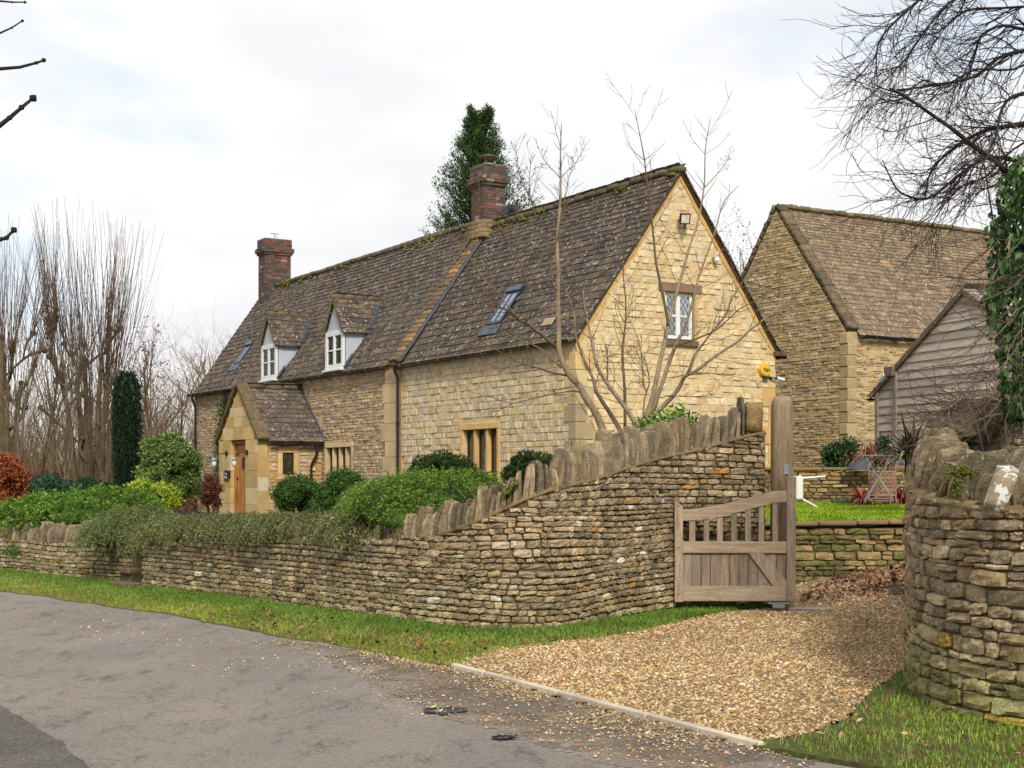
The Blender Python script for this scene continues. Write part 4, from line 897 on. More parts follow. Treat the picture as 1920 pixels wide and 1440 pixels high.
def chimney(s, t, a, b, zbase, zb, ztop, stone, seed):
    c = H(s, t, 0); mb = MB(); bricks(mb, c, a, b, zb, ztop-.52, seed); bricks(mb, c, a+.045, b+.045, ztop-.52, ztop-.445, seed+1); bricks(mb, c, a+.09, b+.09, ztop-.445, ztop-.295, seed+2); bricks(mb, c, a+.03, b+.03, ztop-.295, ztop-.03, seed+3)
    o = mb.link('chimney', m_brick, cot); mb = MB(); bbox(mb, c+Z*(ztop-.01), u*(a+.0), v*(b+.0), Z*.035, lin(176, 146, 96)*.7, .02); mb.link('mortar_cap', m_mort, o)
    if stone:
        mb = MB(); n = 4
        for i in range(n):
            z0 = zbase+(zb-zbase)*i/n; z1 = zbase+(zb-zbase)*(i+1)/n; e = .05*(1-i/n)
            rocks(mb, [c+Z*(z0+z1)/2], [u*(a+.06+e*1.1)], [v*(b+.06+e)], [Z*(z1-z0)*.56], lin(164, 138, 98)*.62, sq=.93, rough=.02)
        mb.link('stone_base', m_cop, o, smooth=True)
    return o, c
ch2, c2 = chimney(SB+.02, hw, .31, .31, ZR-.30, ZR+.14, 9.42, True, 61)
mb = MB(); cyl(mb, c2+Z*9.42, c2+Z*9.50, .12, lin(205, 205, 200), 14)
for k in range(3): th = k*2.1; pp = c2+A(math.cos(th), math.sin(th), 0)*.10; cyl(mb, pp+Z*9.48, pp+A(math.cos(th), math.sin(th), 0)*.06+Z*9.66, .008, lin(120, 115, 105), 6)
cyl(mb, c2+Z*9.66, c2+Z*9.675, .24, lin(110, 98, 80), 18); cyl(mb, c2+Z*9.675, c2+Z*9.73, .24, lin(110, 98, 80), 18, r2=.05); mb.link('chimney_cowl', m_flat, ch2)
ch1, c1 = chimney(SE-.62, hw, .30, .46, ZRL-.5, ZRL-.75, 9.62, False, 71)
mb = MB(); a_ = c1+Z*9.6; cyl(mb, a_, a_+Z*.25, .012, (.2, .2, .2), 6); bar(mb, a_+Z*.25-v*.15, a_+Z*.25+v*.15, .02, .02, (.15, .15, .15)); bar(mb, a_+Z*.25+v*.1, a_+Z*.06+v*.03, .012, .012, (.15, .15, .15)); mb.link('aerial', m_flat, ch1)
# satellite dish behind the middle chimney
dish = thing('satellite_dish', H(SB-.55, hw+.35, ZR-.2), 'dark round satellite dish beside the middle chimney', 'satellite dish')
mb = MB(); dc = hit(962, 402, H(SB-.45, hw+.25, 0), -u); dn = unit(A(.35, -.9, .25)); e1 = unit(np.cross(dn, Z)); e2 = np.cross(e1, dn); Vd = [dc-dn*.05]; k = 20
for r_, dp_ in ((.10, .045), (.19, .02), (.27, 0)):
    Vd += [dc-dn*dp_+(e1*math.cos(a)+e2*1.05*math.sin(a))*r_ for a in np.arange(k)/k*2*math.pi]
fd = [[1+i, 1+(i+1) % k, 1+k+(i+1) % k, 1+k+i] for i in range(k)]+[[1+k+i, 1+k+(i+1) % k, 1+2*k+(i+1) % k, 1+2*k+i] for i in range(k)]; ft = [[0, 1+i, 1+(i+1) % k] for i in range(k)]
mb.add(Vd, [np.array(fd), np.array(ft)], lin(52, 56, 60)*.8); mb.link('dish', M('dish_grey', rough=.45, ns=9, na=.3, bst=0, spots=((14, .64, tuple(lin(130, 134, 138)), .7),)), dish, smooth=True)
mb = MB(); cyl(mb, dc-dn*.05, c2+A(.3, .1, 0)+Z*(dc[2]-.05), .018, (.1, .1, .1), 8); cyl(mb, dc-e2*.27, dc+dn*.22-e2*.12, .01, (.1, .1, .1), 6); mb.link('arm', m_flat, dish)

# --- dormers
for (a, b, z0, z1, za) in DR:
    d_ = MB(); tf = -.02; m_ = (a+b)/2; tb = (z1-ZEL)/1.43+.05; O = H(0, tf, 0)
    # cheeks (rendered boxes)
    for s_ in (a+.02, b-.02): bbox(d_, H(s_, (tf+tb)/2+.04, (z0+z1)/2+.02), u*.02, v*((tb-tf)/2), Z*((z1-z0)/2), (1, 1, 1), .004)
    dr_ = d_.link('dormer', m_render, cot)
    g = MB(); g.add([H(a-.0, tf, z1), H(b+.0, tf, z1), H(m_, tf, za-.06), H(a, tf+.05, z1), H(b, tf+.05, z1), H(m_, tf+.05, za-.06)], [np.array([[2, 1, 0]]), np.array([[3, 4, 5]]), np.array([[0, 1, 4, 3], [1, 2, 5, 4], [2, 0, 3, 5]])], (1, 1, 1)); g.link('gable_panel', m_render, dr_)
    casement(dr_, H(0, tf-.02, 0), u, -v, (a-.02, b+.02, z0+.0, z1-.0), fw=.13)
    sl = MB(); bbox(sl, H(m_, tf-.05, z0-.03), u*(b-a+.1)/2, v*.08, Z*.03, (1, 1, 1), .008); sl.link('sill', m_white, dr_)
    le = MB()
    for s_ in (a-.07, b+.07): bbox(le, H(s_, .12, 4.66)+Nl*.07, u*.07, Sl*.22, Nl*.01, (1, 1, 1), .01)
    le.link('lead_apron', m_leadf, dr_); le = MB()
    for s_ in (a-.10, b+.10): bbox(le, H(s_, tb+.03, z1+.1)+Nl*.03, u*.05, Sl*.14, Nl*.012, (1, 1, 1), .01)
    le.link('lead_soaker', m_leadf, dr_)
    rf = MB()
    for sg, s_ in ((1, a-.10), (-1, b+.10)):
        d = u*sg*(m_-s_ if sg > 0 else s_-m_)+Z*(za-(z1-.08)); l = np.linalg.norm(d); S = d/l; n = np.cross(v, S); n = unit(n if n[2] > 0 else -n)
        zf = z1-.08
        def x1f(y, S=S, zf=zf): return ((zf+S[2]*y)-ZEL-.06)/1.43+.25+.12
        slates(rf, H(s_, tf-.12, zf), v, S, n, 1, l+.01, PAL_T, c0=.17, c1=.14, x0f=lambda y: 0., x1f=x1f, over=.03, seed=int(50+a), gain=.7)
        bbox(rf, H(s_, tf-.09, zf)+S*l/2-n*.01, S*l/2, v*.025, n*.03, lin(150, 132, 82)*.6, .005)
        # lead valley
        p0 = H(s_, ((zf)-ZEL-.06)/1.43+.05, zf+.06); p1 = H(m_, ((za)-ZEL-.06)/1.43+.05, za+.05); 
    ro = rf.link('dormer_roof', m_tile, dr_)
    rm_ = MB(); ridge(rm_, H(m_, tf-.12, za), H(m_, (za-ZEL-.06)/1.43+.2, za), w0=.09, h=.07, st_=.3); rm_.link('ridge_stones', m_ridge, dr_, smooth=True)
    vl = MB()
    p0 = H(a-.06, (z1-.08-ZEL-.06)/1.43+.08, z1-.02); p1 = H(m_, (za-ZEL-.06)/1.43+.12, za+.03); bar(vl, H(a-.10, (z1-.08-ZEL)/1.43, z1)+Nl*.06, H(m_, (za-ZEL)/1.43, za)+Nl*.06, .09, .02, (1, 1, 1), side=Nl)
    vl.link('lead_valley', bpy.data.materials['lead'], dr_)
    ib = MB(); bbox(ib, H(m_, tf+.5, (z0+z1)/2), u*(b-a-.1)/2, v*.01, Z*(z1-z0)/2, (.05, .045, .04), .002); ib.link('dark_backing', m_dark, dr_)

# --- porch
PS0, PS1, PT, PZE, PZR = 12.27, 15.25, -1.817, 2.72, 4.10; PM = (PS0+PS1)/2
po = MB(); dz = st_front(460, 824, PT)[1]; dA = st_front(460, 850, PT)[0]; dB = st_front(432, 850, PT)[0]; print('door', dA, dB, dz)
DOOR = (dA, dB, ZG, dz)
bz = [ZG, .95, 1.4, 1.85, 2.3, dz]; acol = [lin(214, 182, 122), lin(206, 176, 118), lin(220, 196, 146), lin(200, 166, 104)]
for i in range(5):
    for a, b in ((PS0, PS0+.18+.1*(i % 2)), (PS0+.18+.1*(i % 2), dA), (dB, PS1-.3), (PS1-.3, PS1)): ashbox(po, H(0, PT, 0), u, -v, a, b, bz[i], bz[i+1], 0, .25, acol[rng.integers(4)]*.95, .004)
for k, (z0, z1) in enumerate(((dz, dz+.34), (dz+.34, dz+.62), (dz+.62, dz+.88), (dz+.88, dz+1.15))):
    f = lambda z: max(0, (z-PZE)/(PZR-PZE))*(PS1-PS0)/2
    lo, hi = PS0+f(z1)*.96, PS1-f(z1)*.96
    if hi-lo < .1: break
    n = 3 if k < 2 else 1
    for i in range(n): ashbox(po, H(0, PT, 0), u, -v, lo+(hi-lo)*i/n, lo+(hi-lo)*(i+1)/n, z0, z1, 0, .25, acol[(i+k) % 4]*.95, .004)
porch = po.link('porch', m_ash, cot)
mb = MB(); wallpoly(mb, [H(PS0+.01, PT+.02, PZE), H(PS1-.01, PT+.02, PZE), H(PM, PT+.02, PZR-.03)][::-1], lin(206, 172, 112)*.8)
PW = (st_gable(530, 860, PS0)[0], st_gable(551, 860, PS0)[0], st_gable(540, 890, PS0)[1], st_gable(540, 849, PS0)[1]); print('PW', PW)
quadwall(mb, C0+u*(PS0+.012), v, [PW], PT+.0, 0, .3, PZE, u*.25, lin(186, 158, 110)*.75); wallpoly(mb, [H(PS1-.0, PT, .3), H(PS1, 0, .3), H(PS1, 0, PZE), H(PS1, PT, PZE)], lin(186, 158, 110)*.75); mb.link('porch_core', m_mort, porch)
masonry(porch, C0+u*PS0, v, ZG-.1, PZE-.02, lambda a, b: cut(PT+.32, -.01, [(PW[0]-.16, PW[1]+.16, PW[2]-.14, PW[3]+.16)], a, b), -u, [lin(196, 172, 128), lin(180, 156, 114), lin(206, 184, 140), lin(196, 158, 98), lin(190, 178, 150)], (.07, .13), (.14, .34), seed=8, rough=.01)
mb = MB(); z0 = ZG-.1; k = 0
while z0 < PZE-.1:
    h = (.45, .5, .38, .52)[k % 4]; z1 = min(z0+h, PZE-.02); ashbox(mb, C0+u*PS0, v, -u, PT-.0, PT+(.22, .42, .3, .5)[k % 4], z0, z1, .008, .15, [lin(206, 172, 112), lin(196, 168, 116), lin(200, 190, 160), lin(190, 158, 104)][k % 4]*.9, .006); z0 = z1; k += 1
mb.link('corner_quoins', m_ash, porch)
a, b, z0, z1 = PW; wn_ = MB(); pc = lin(212, 178, 120)
for r_ in ((a-.14, b+.14, z1, z1+.15), (a-.14, a, z0, z1), (b, b+.14, z0, z1), (a-.14, b+.14, z0-.13, z0)): ashbox(wn_, C0+u*PS0, v, -u, *r_, .016, .14, pc, .006)
pw = wn_.link('porch_window', m_ash, porch); f_ = MB(); O_ = C0+u*(PS0+.05)
for (x0, x1, y0, y1) in ((a, a+.03, z0, z1), (b-.03, b, z0, z1), (a+.03, b-.03, z1-.03, z1), (a+.03, b-.03, z0, z0+.03)): bbox(f_, O_+v*(x0+x1)/2+Z*(y0+y1)/2, v*(x1-x0)/2, u*.02, Z*(y1-y0)/2, (.02, .02, .02), .004)
f_.link('frame', m_flat, pw); f_ = MB(); bbox(f_, O_+v*(a+b)/2+Z*(z0+z1)/2, v*((b-a)/2-.03), u*.003, Z*((z1-z0)/2-.03), (1, 1, 1), .001); f_.link('pane', m_glass, pw); f_ = MB(); bbox(f_, O_+u*.15+v*(a+b)/2+Z*(z0+z1)/2, v*(b-a)*.55, u*.003, Z*(z1-z0)*.55, (1, 1, 1), .001); f_.link('dark_backing', m_dark, pw)
# porch roof
mb = MB(); hwp = (PS1-PS0)/2
for sg, s_ in ((1, PS0-.08), (-1, PS1+.08)):
    d = u*sg*(hwp+.08)+Z*(PZR-PZE+.06); l = np.linalg.norm(d); S = d/l; n = np.cross(v, S); n = unit(n if n[2] > 0 else -n)
    slates(mb, H(s_, PT+.22, PZE-.06), v, S, n, -PT-.2, l+.02, [lin(104, 90, 80), lin(92, 82, 74), lin(116, 100, 86)], c0=.20, c1=.16, wr=(.24, .42), th=.024, over=.10, seed=88, gain=.66)
    bbox(mb, H(s_, PT/2+.1, PZE-.06)+S*l/2-n*.02, v*(-PT/2-.1), S*l/2, n*.02, lin(92, 72, 50)*.5, .002)
pr = mb.link('porch_roof', m_tile, porch)
mb = MB()
for sg, s_ in ((1, PS0-.14), (-1, PS1+.14)):
    d = u*sg*(hwp+.14)+Z*(PZR-PZE+.16); l = np.linalg.norm(d); S = d/l; n = np.cross(v, S); n = unit(n if n[2] > 0 else -n)
    for i in range(3): bbox(mb, H(s_, PT+.10, PZE-.10)+S*l*(i+.5)/3+n*.05, S*(l/6-.004), v*.17, n*.05, lin(124, 106, 76)*.62, .015)
mb.link('gable_coping', m_cop, pr)
mb = MB(); ridge(mb, H(PM, PT+.25, PZR+.05), H(PM, -.02, PZR+.05), w0=.11, h=.07, st_=.4); mb.link('ridge_stones', m_cop, pr, smooth=True)
mb = MB(); bar(mb, H(PS0-.08, -.015, PZE-.0)+Z*.08, H(PM, -.015, PZR+.12), .05, .03, (1, 1, 1)); mb.link('lead_flashing', bpy.data.materials['lead'], pr)
gutter(porch, H(PS0-.17, PT+.3, PZE-.16), H(PS0-.17, .0, PZE-.16), brk=.6); pipe(porch, [H(PS0-.17, -.22, PZE-.2), H(PS0-.17, -.22, PZE-.42), H(PS0-.06, -.34, PZE-.72), H(PS0-.06, -.34, ZG-.1)])
# door
mb = MB(); oak = lin(176, 122, 66)*.85; Od = H(0, PT+.16, 0)
for (x0, x1, y0, y1) in ((dA, dA+.07, ZG, dz), (dB-.07, dB, ZG, dz), (dA+.07, dB-.07, dz-.10, dz)): bbox(mb, Od+u*(x0+x1)/2+Z*(y0+y1)/2, u*(x1-x0)/2, v*.05, Z*(y1-y0)/2, oak*.85, .008)
fr_ = mb.link('door_frame', m_door, porch); mb = MB(); Od = H(0, PT+.20, 0); xa, xb = dA+.07, dB-.07; n = 5; xm = (xa+xb)/2
for i in range(n): bbox(mb, Od+u*(xa+(xb-xa)*(i+.5)/n)+Z*(ZG+dz-.1)/2, u*((xb-xa)/n/2-.008), v*.02, Z*(dz-.1-ZG)/2, jit(oak, 1, .06)[0], .006)
for x in (xa+.05, xm-.12, xm+.12, xb-.05): bbox(mb, Od+u*x-v*.025+Z*(ZG+dz-.1)/2, u*.028, v*.012, Z*(dz-.16-ZG)/2, oak*1.05, .006)
bbox(mb, Od+u*xm-v*.028+Z*(dz-.2), u*(xb-xa)/2, v*.012, Z*.06, oak, .006)
dr = mb.link('front_door', m_door, porch); mb = MB(); bbox(mb, Od+u*xm-v*.05+Z*(ZG+1.62), u*.07, v*.01, Z*.15, (.01, .01, .01), .004); mb.link('door_window', m_black, dr)
mb = MB()
for z_ in (2.3, 1.65): bbox(mb, Od+u*(xb-.06)-v*.05+Z*(z_+.0), u*.05, v*.008, Z*.03, (.01, .01, .01), .003)
rocks(mb, [Od+u*(xa+.06)-v*.07+Z*(ZG+1.05)], [u*.02], [v*.03], [Z*.02], (.03, .02, .015), tpl=RK3, sq=.1, rough=.0); mb.link('ironmongery', m_black, dr)
# carriage lamps each side of the door
lamps = None
for i, (px, py) in enumerate(((414, 852), (454, 846))):
    s_ = (dB+.26) if i == 0 else (dA-.16); zc = 2.33; pw_ = H(s_, PT-.01, zc)
    lp = thing('wall_lantern', pw_, ('curved-arm glass lantern at the left of the oak front door', 'curved-arm glass lantern at the right of the oak front door')[i], 'lamp', 'lanterns beside the front door')
    mb = MB(); cyl(mb, pw_, pw_-v*.03, .075, (.02, .02, .02), 14); arm = [pw_-v*.03, pw_-v*.12, pw_-v*.24+Z*.0, pw_-v*.33-Z*.04, pw_-v*.36-Z*.12]; tubes(mb, [(np.array(arm), np.full(5, .011))], (.05, .05, .05), 6); mb.link('bracket', m_black, lp)
    c = pw_-v*.36-Z*.12; mb = MB(); cyl(mb, c, c-Z*.07, .035, lin(150, 150, 150), 14, r2=.11); mb.link('lamp_shade', m_metal, lp)
    mb = MB(); tubes(mb, [(np.array([c-Z*.07, c-Z*.12, c-Z*.20, c-Z*.26]), np.array([.05, .065, .06, .02]))], (1, 1, 1), 12); gl = mb.link('glass', M('lamp_glass_%d' % i, col=tuple(lin(215, 218, 215)), rough=.15, na=0, bst=0, spec=.8), lp, smooth=True)
# name plaque and key safe
plq = thing('name_plaque', H(dB+.2, PT-.012, 1.72), 'small square slate name plaque left of the front door', 'sign')
pc_ = H(dB+.30, PT-.012, 1.72); mb = MB(); bbox(mb, pc_, u*.13, v*.012, Z*.15, lin(52, 54, 60)*.8, .006); mb.link('plate', m_flat, plq)
def text(s, root, c, xdir, nrm, size, mat, name='lettering', bold=.0):
    cu = bpy.data.curves.new(name, 'FONT'); cu.body = s; cu.size = size; cu.align_x = 'CENTER'; cu.align_y = 'CENTER'; cu.extrude = .0015; cu.offset = bold
    o = bpy.data.objects.new(name, cu); sc.collection.objects.link(o); z_ = np.asarray(nrm); x_ = np.asarray(xdir); y_ = np.cross(z_, x_)
    from mathutils import Matrix
    M_ = Matrix([[x_[0], y_[0], z_[0]], [x_[1], y_[1], z_[1]], [x_[2], y_[2], z_[2]]]).to_4x4()
    b = BASE[root.name]; M_.translation = Vector(tuple(map(float, np.asarray(c)-b))); dg = bpy.context.evaluated_depsgraph_get(); me = bpy.data.meshes.new_from_object(o.evaluated_get(dg)); bpy.data.objects.remove(o)
    me.transform(M_); m2 = bpy.data.objects.new(name, me); sc.collection.objects.link(m2); me.materials.clear(); me.materials.append(mat); m2.parent = root; return m2
text('The\nForge', plq, pc_-v*.016, -u, -v, .085, m_white, bold=.002)
ks = MB(); kp = H(dB+.02, PT-.03, 1.75); bbox(ks, kp, u*.04, v*.03, Z*.11, (.012, .012, .012), .01)
tag(ks.link('key_safe', m_black, None, loc=kp), 'small black box fixed on the door jamb beside the name plaque', 'key safe')
# fittings on the gable
fl = thing('floodlight', H(-.1, *st_gable(1284, 410)), 'black square floodlight high on the gable wall', 'floodlight')
c = hit(1284, 410, H(-.22, 0, 0), u); mb = MB(); d1 = unit(A(.15, -.95, -.35)); e1 = unit(np.cross(d1, Z)); e2 = np.cross(e1, d1); bbox(mb, c, e1*.11, d1*.045, e2*.11, (.012, .012, .012), .015); cyl(mb, c-d1*.04, c+u*.22, .02, (.01, .01, .01), 8); cyl(mb, c-Z*.12, c-Z*.19, .035, (.012, .012, .012), 8); mb.link('housing', m_black, fl)
mb = MB(); bbox(mb, c+d1*.046, e1*.082, d1*.004, e2*.082, lin(215, 205, 180), .003); mb.link('lens', M('flood_lens', rough=.15, ns=9, na=.2, bst=0, spec=.8), fl)
al = thing('alarm_box', H(-.05, *st_gable(1434, 694)), 'round yellow alarm box with dark lettering near the gable corner', 'alarm')
c = hit(1434, 694, H(-.05, 0, 0), u); mb = MB(); tubes(mb, [(np.array([c+u*.05, c-u*.03, c-u*.06, c-u*.065]), np.array([.14, .14, .12, .02]))], lin(228, 178, 58)*.85, 24); mb.link('case', M('yellow_plastic', rough=.35, ns=3, na=.05, bst=0), al, smooth=False)
text('Yale', al, c-u*.068, v, -u, .105, m_black, bold=.003)
mb = MB(); k_ = c+v*.07+Z*-.19; cyl(mb, c+v*.02-Z*.15, c+v*.02-Z*.185, .07, (.02, .02, .02), 12); mb.link('bell_grille', m_black, al)
cc = thing('security_camera', H(-.05, *st_gable(1446, 708)), 'small black and white security camera under the yellow alarm box', 'camera')
c = hit(1445, 709, H(-.03, 0, 0), u); mb = MB(); cyl(mb, c+u*.02, c-u*.03, .035, lin(180, 182, 184), 12); tubes(mb, [(np.array([c-u*.03, c-u*.06+v*.05, c-u*.06+v*.14]), np.array([.02, .02, .03]))], (.015, .015, .015), 8); mb.link('bracket', m_black, cc)
mb = MB(); cyl(mb, c-u*.06+v*.12+Z*.005, c-u*.08+v*.30-Z*.03, .034, lin(225, 225, 222), 12); mb.link('camera_body', m_white, cc)
sn = thing('motion_sensor', H(-.05, *st_gable(1341, 485)), 'white motion sensor on the gable above the leaded window', 'sensor')
c = hit(1341, 485, H(-.06, 0, 0), u); mb = MB(); bbox(mb, c, v*.045, u*.05, Z*.05, (1, 1, 1), .015); rocks(mb, [c-u*.05-Z*.03], [v*.05], [u*.05], [Z*.05], (1, 1, 1), sq=.2, rough=.0); mb.link('sensor_head', m_white, sn, smooth=True)

# ------------------------------------------------------------------ the barn
BC = A(.2333*38, 38, 0); bh = 2.83; BZ = 5.54; BR_ = 9.27; BL = 15
def B(s, t, z): return BC+u*s+v*t+A(0, 0, z)
barn = thing('barn', B(3, 3, 1.7), 'large rubble stone barn with steep stone slate roof behind the cottage', 'barn')
mb = MB(); bm = lin(196, 170, 122)*.9
wallpoly(mb, [B(0, .012, .5), B(0, BL, .5), B(0, BL, BZ), B(0, .012, BZ)], bm); wallpoly(mb, [B(0, .012, .5), B(2*bh, .012, .5), B(2*bh, .012, BZ), B(bh, .012, BR_-.1), B(0, .012, BZ)], bm)
wallpoly(mb, [B(2*bh, .012, .5), B(2*bh, BL, .5), B(2*bh, BL, BZ), B(2*bh, .012, BZ)], bm); wallpoly(mb, [B(0, BL, .5), B(2*bh, BL, .5), B(2*bh, BL, BZ), B(bh, BL, BR_-.1), B(0, BL, BZ)], bm); mb.link('mortar_wall', m_mort, barn)
def biv(a, b):
    f = max(0, (b-BZ)/(BR_-BZ)); lo, hi = f*bh+.05, 2*bh-f*bh-.05; return cut(lo, hi, [(3.0+.0, 3.45, 2, 2.9), (0, .3, 0, BZ)], a, b) if hi-lo > .1 else []
masonry(barn, BC, u, 1.6, BR_-.2, biv, -v, PAL_B, (.05, .11), (.12, .36), gap=.008, seed=91, flip=True, rough=.006, edge=.007, dep=.018, gain=.93)
masonry(barn, BC, v, 1.6, BZ, lambda a, b: cut(.3, BL*.5, [], a, b), -u, [c*.95 for c in PAL_B], (.045, .085), (.14, .4), gap=.008, seed=92, rough=.007, edge=.008, dep=.02, gain=.9)
mb = MB(); z0 = 1.6; k = 0
while z0 < BZ-.05:
    z1 = min(z0+.3, BZ); bbox(mb, B(.15, .15, (z0+z1)/2), u*(.156+.02*(k % 2)), v*(.156+.02*((k+1) % 2)), Z*((z1-z0)/2-.004), lin(180, 158, 118)*.84*(1+rng.normal(0, .06)), .02); z0 = z1; k += 1
mb.link('corner_quoins', m_house, barn)
mb = MB(); PAL_BT = [lin(144, 123, 98), lin(134, 114, 92), lin(152, 132, 106), lin(126, 108, 88), lin(148, 122, 92)]
for sg, s_ in ((1, 0), (-1, 2*bh)):
    d = u*sg*bh+Z*(BR_-BZ); l = np.linalg.norm(d); S = d/l; n = np.cross(v, S); n = unit(n if n[2] > 0 else -n)
    slates(mb, B(s_, .30, BZ), v, S, n, BL-.3 if sg < 0 else 10, l+.02, PAL_BT, c0=.20, c1=.10, wr=(.16, .36), over=.16, seed=95+sg, gain=.66, sag=.05)
    bbox(mb, B(s_, BL/2, BZ)+S*l/2-n*.03, v*BL/2, S*l/2, n*.02, lin(92, 72, 50)*.5, .002)
br = mb.link('roof', m_tileb, barn); mb = MB(); ridge(mb, B(bh, .3, BR_+.03), B(bh, 12, BR_+.03), w0=.14, h=.07, st_=.45, col=lin(140, 124, 92)*.65); mb.link('ridge_stones', m_ridge, br, smooth=True)
mb = MB()
for sg, s_ in ((1, -.02), (-1, 2*bh+.02)):
    d = u*sg*(bh+.02)+Z*(BR_-BZ); l = np.linalg.norm(d); S = d/l; n = np.cross(v, S); n = unit(n if n[2] > 0 else -n); k = 18
    for i in range(k): rocks(mb, [B(s_, .14, BZ)+S*l*(i+.5)/k+n*(.05+rng.normal(0, .008))], [S*(l/k/2*1.02)], [v*.17], [n*.055], jit(lin(124, 110, 82)*.65, 1)[0], sq=.93, rough=.06)
mb.link('gable_coping', m_cop, br, smooth=True)
gutter(barn, B(-.17, .35, BZ-.14), B(-.17, 8, BZ-.14), r=.06)

# ------------------------------------------------------------------ weatherboarded outbuilding
SC = A(.2537*33, 33, 0); su = A(.353, -.935, 0); sv = A(.935, .353, 0); sh = 3.12; SZ, SR = 3.62, 5.55
def S_(a, b, z): return SC+su*a+sv*b+A(0, 0, z)
shed = thing('garage', S_(3, 1, 1.8), 'grey weatherboarded garage gable with slate roof behind the terrace', 'outbuilding')
mb = MB(); z = 1.6; wb = [lin(190, 174, 160), lin(176, 162, 150), lin(200, 184, 168), lin(168, 156, 146), lin(194, 180, 168)]
while z < SR-.1:
    h = .19; f = max(0, (z-SZ)/(SR-SZ)); f2 = max(0, (z+h-SZ)/(SR-SZ)); lo, hi = f*sh, 2*sh-f*sh; x = lo
    while x < hi-.02:
        l = min(rng.uniform(1.6, 3.6), hi-x); l = l if hi-x-l > .3 else hi-x
        x1 = min(x+l, hi); c = jit(wb[rng.integers(5)]*.92, 1, .07, .015)[0]; lo2 = max(x, f2*sh); hi2 = min(x1, 2*sh-f2*sh)
        if hi2 > lo2:
            nb = -sv; p = [S_(x+.003, 0, z)+nb*.035, S_(x1-.003, 0, z)+nb*.035, S_(hi2-.003, 0, z+h)+nb*.008, S_(lo2+.003, 0, z+h)+nb*.008, S_(x+.003, 0, z)+nb*.01, S_(x1-.003, 0, z)+nb*.01]
            mb.add(p, [np.array([[0, 1, 2, 3], [4, 5, 1, 0]])], c)
        x = x1
    z += h-.004
mb.link('weatherboards', m_board, shed)
mb = MB(); wallpoly(mb, [S_(0, .012, .5), S_(2*sh, .012, .5), S_(2*sh, .012, SZ), S_(sh, .012, SR-.03), S_(0, .012, SZ)], lin(90, 82, 74)*.5); wallpoly(mb, [S_(0, .0, .5), S_(0, 6, .5), S_(0, 6, SZ), S_(0, .0, SZ)], lin(150, 138, 128)*.5); wallpoly(mb, [S_(2*sh, .0, .5), S_(2*sh, 6, .5), S_(2*sh, 6, SZ), S_(2*sh, .0, SZ)], lin(150, 138, 128)*.5); mb.link('frame_wall', m_flat, shed)
mb = MB()
for x, wd, zt_ in ((.05, .055, SZ+.02), (.75, .055, SZ+.40)): bbox(mb, S_(x, -.045, (1.6+zt_)/2), su*wd, sv*.03, Z*(zt_-1.6)/2, lin(160, 146, 136)*.7, .008)
mb.link('corner_post', m_oak, shed)
mb = MB()
for sg, x in ((1, -.18), (-1, 2*sh+.18)):
    d = su*sg*(sh+.18)+Z*(SR-SZ+.11); l = np.linalg.norm(d); S = d/l; n = np.cross(sv, S); n = unit(n if n[2] > 0 else -n)
    slates(mb, S_(x, -.10, SZ-.08), sv, S, n, 6, l+.02, [lin(150, 138, 122), lin(130, 118, 104), lin(168, 156, 138)], c0=.22, c1=.15, over=.04, seed=120+sg, gain=.72)
    bbox(mb, S_(x, 3, SZ-.08)+S*l/2-n*.02, S*l/2, sv*3.05, n*.02, lin(100, 84, 66)*.5, .003); bbox(mb, S_(x, -.08, SZ-.08)+S*l/2-n*.03, S*l/2, sv*.02, n*.05, lin(140, 118, 92)*.6, .005)
mb.link('roof', m_tileb, shed); gutter(shed, S_(-.24, -.1, SZ-.14), S_(-.24, 5, SZ-.14))
c = S_(.42, -.12, 3.92); scam = thing('shed_camera', c, 'white security camera under the verge of the weatherboarded garage', 'camera'); mb = MB(); bbox(mb, c+su*.22+Z*.12, su*.16, sv*.05, Z*.11, lin(140, 128, 112)*.6, .01); mb.link('mounting_block', m_oak, scam)
mb = MB(); cyl(mb, c+su*.08+Z*.06, c-su*.12-Z*.05, .075, (1, 1, 1), 14); mb.link('camera_body', m_white, scam); mb = MB(); cyl(mb, c-su*.12-Z*.05, c-su*.125-Z*.053, .05, (1, 1, 1), 14); mb.link('lens', m_black, scam)
# ------------------------------------------------------------------ oak gate and post
YG = 17.3
def GP(px, py, Y=YG): return P(px, py, Y)
def poly_extr(mb, pts, dirv, col):
    a = np.array(pts); k = len(a); V = np.vstack([a-dirv/2, a+dirv/2])
    mb.add(V, [np.array([list(range(k))]), np.array([list(range(k, 2*k))[::-1]]), np.array([[i, k+i, k+(i+1) % k, (i+1) % k] for i in range(k)])], col)
oakc = [lin(172, 152, 130)*.86, lin(160, 142, 122)*.86, lin(182, 160, 134)*.86, lin(150, 132, 114)*.84, lin(166, 148, 128)*.86]
dY = A(0, 1, 0)
gate = thing('oak_gate', GP(1480, 1128), 'weathered oak driveway gate with curved top rail and diagonal brace standing open against the wall', 'gate')
def rect(mb, x0, y0, x1, y1, th, col, off=0., b=.006):
    a = GP(x0, y0); c = GP(x1, y1); bbox(mb, (a+c)/2+dY*off, A(abs(c[0]-a[0])/2, 0, 0), dY*th/2, Z*abs(c[2]-a[2])/2, col, b)
mb = MB(); rect(mb, 1474, 894, 1491, 1127, .09, oakc[1]); mb.link('hanging_stile', m_oak, gate)
mb = MB(); poly_extr(mb, [GP(1264.5, 1128), GP(1279.5, 1128), GP(1279.5, 951), GP(1264.5, 936)], dY*.085, oakc[2]); mb.link('closing_stile', m_oak, gate)
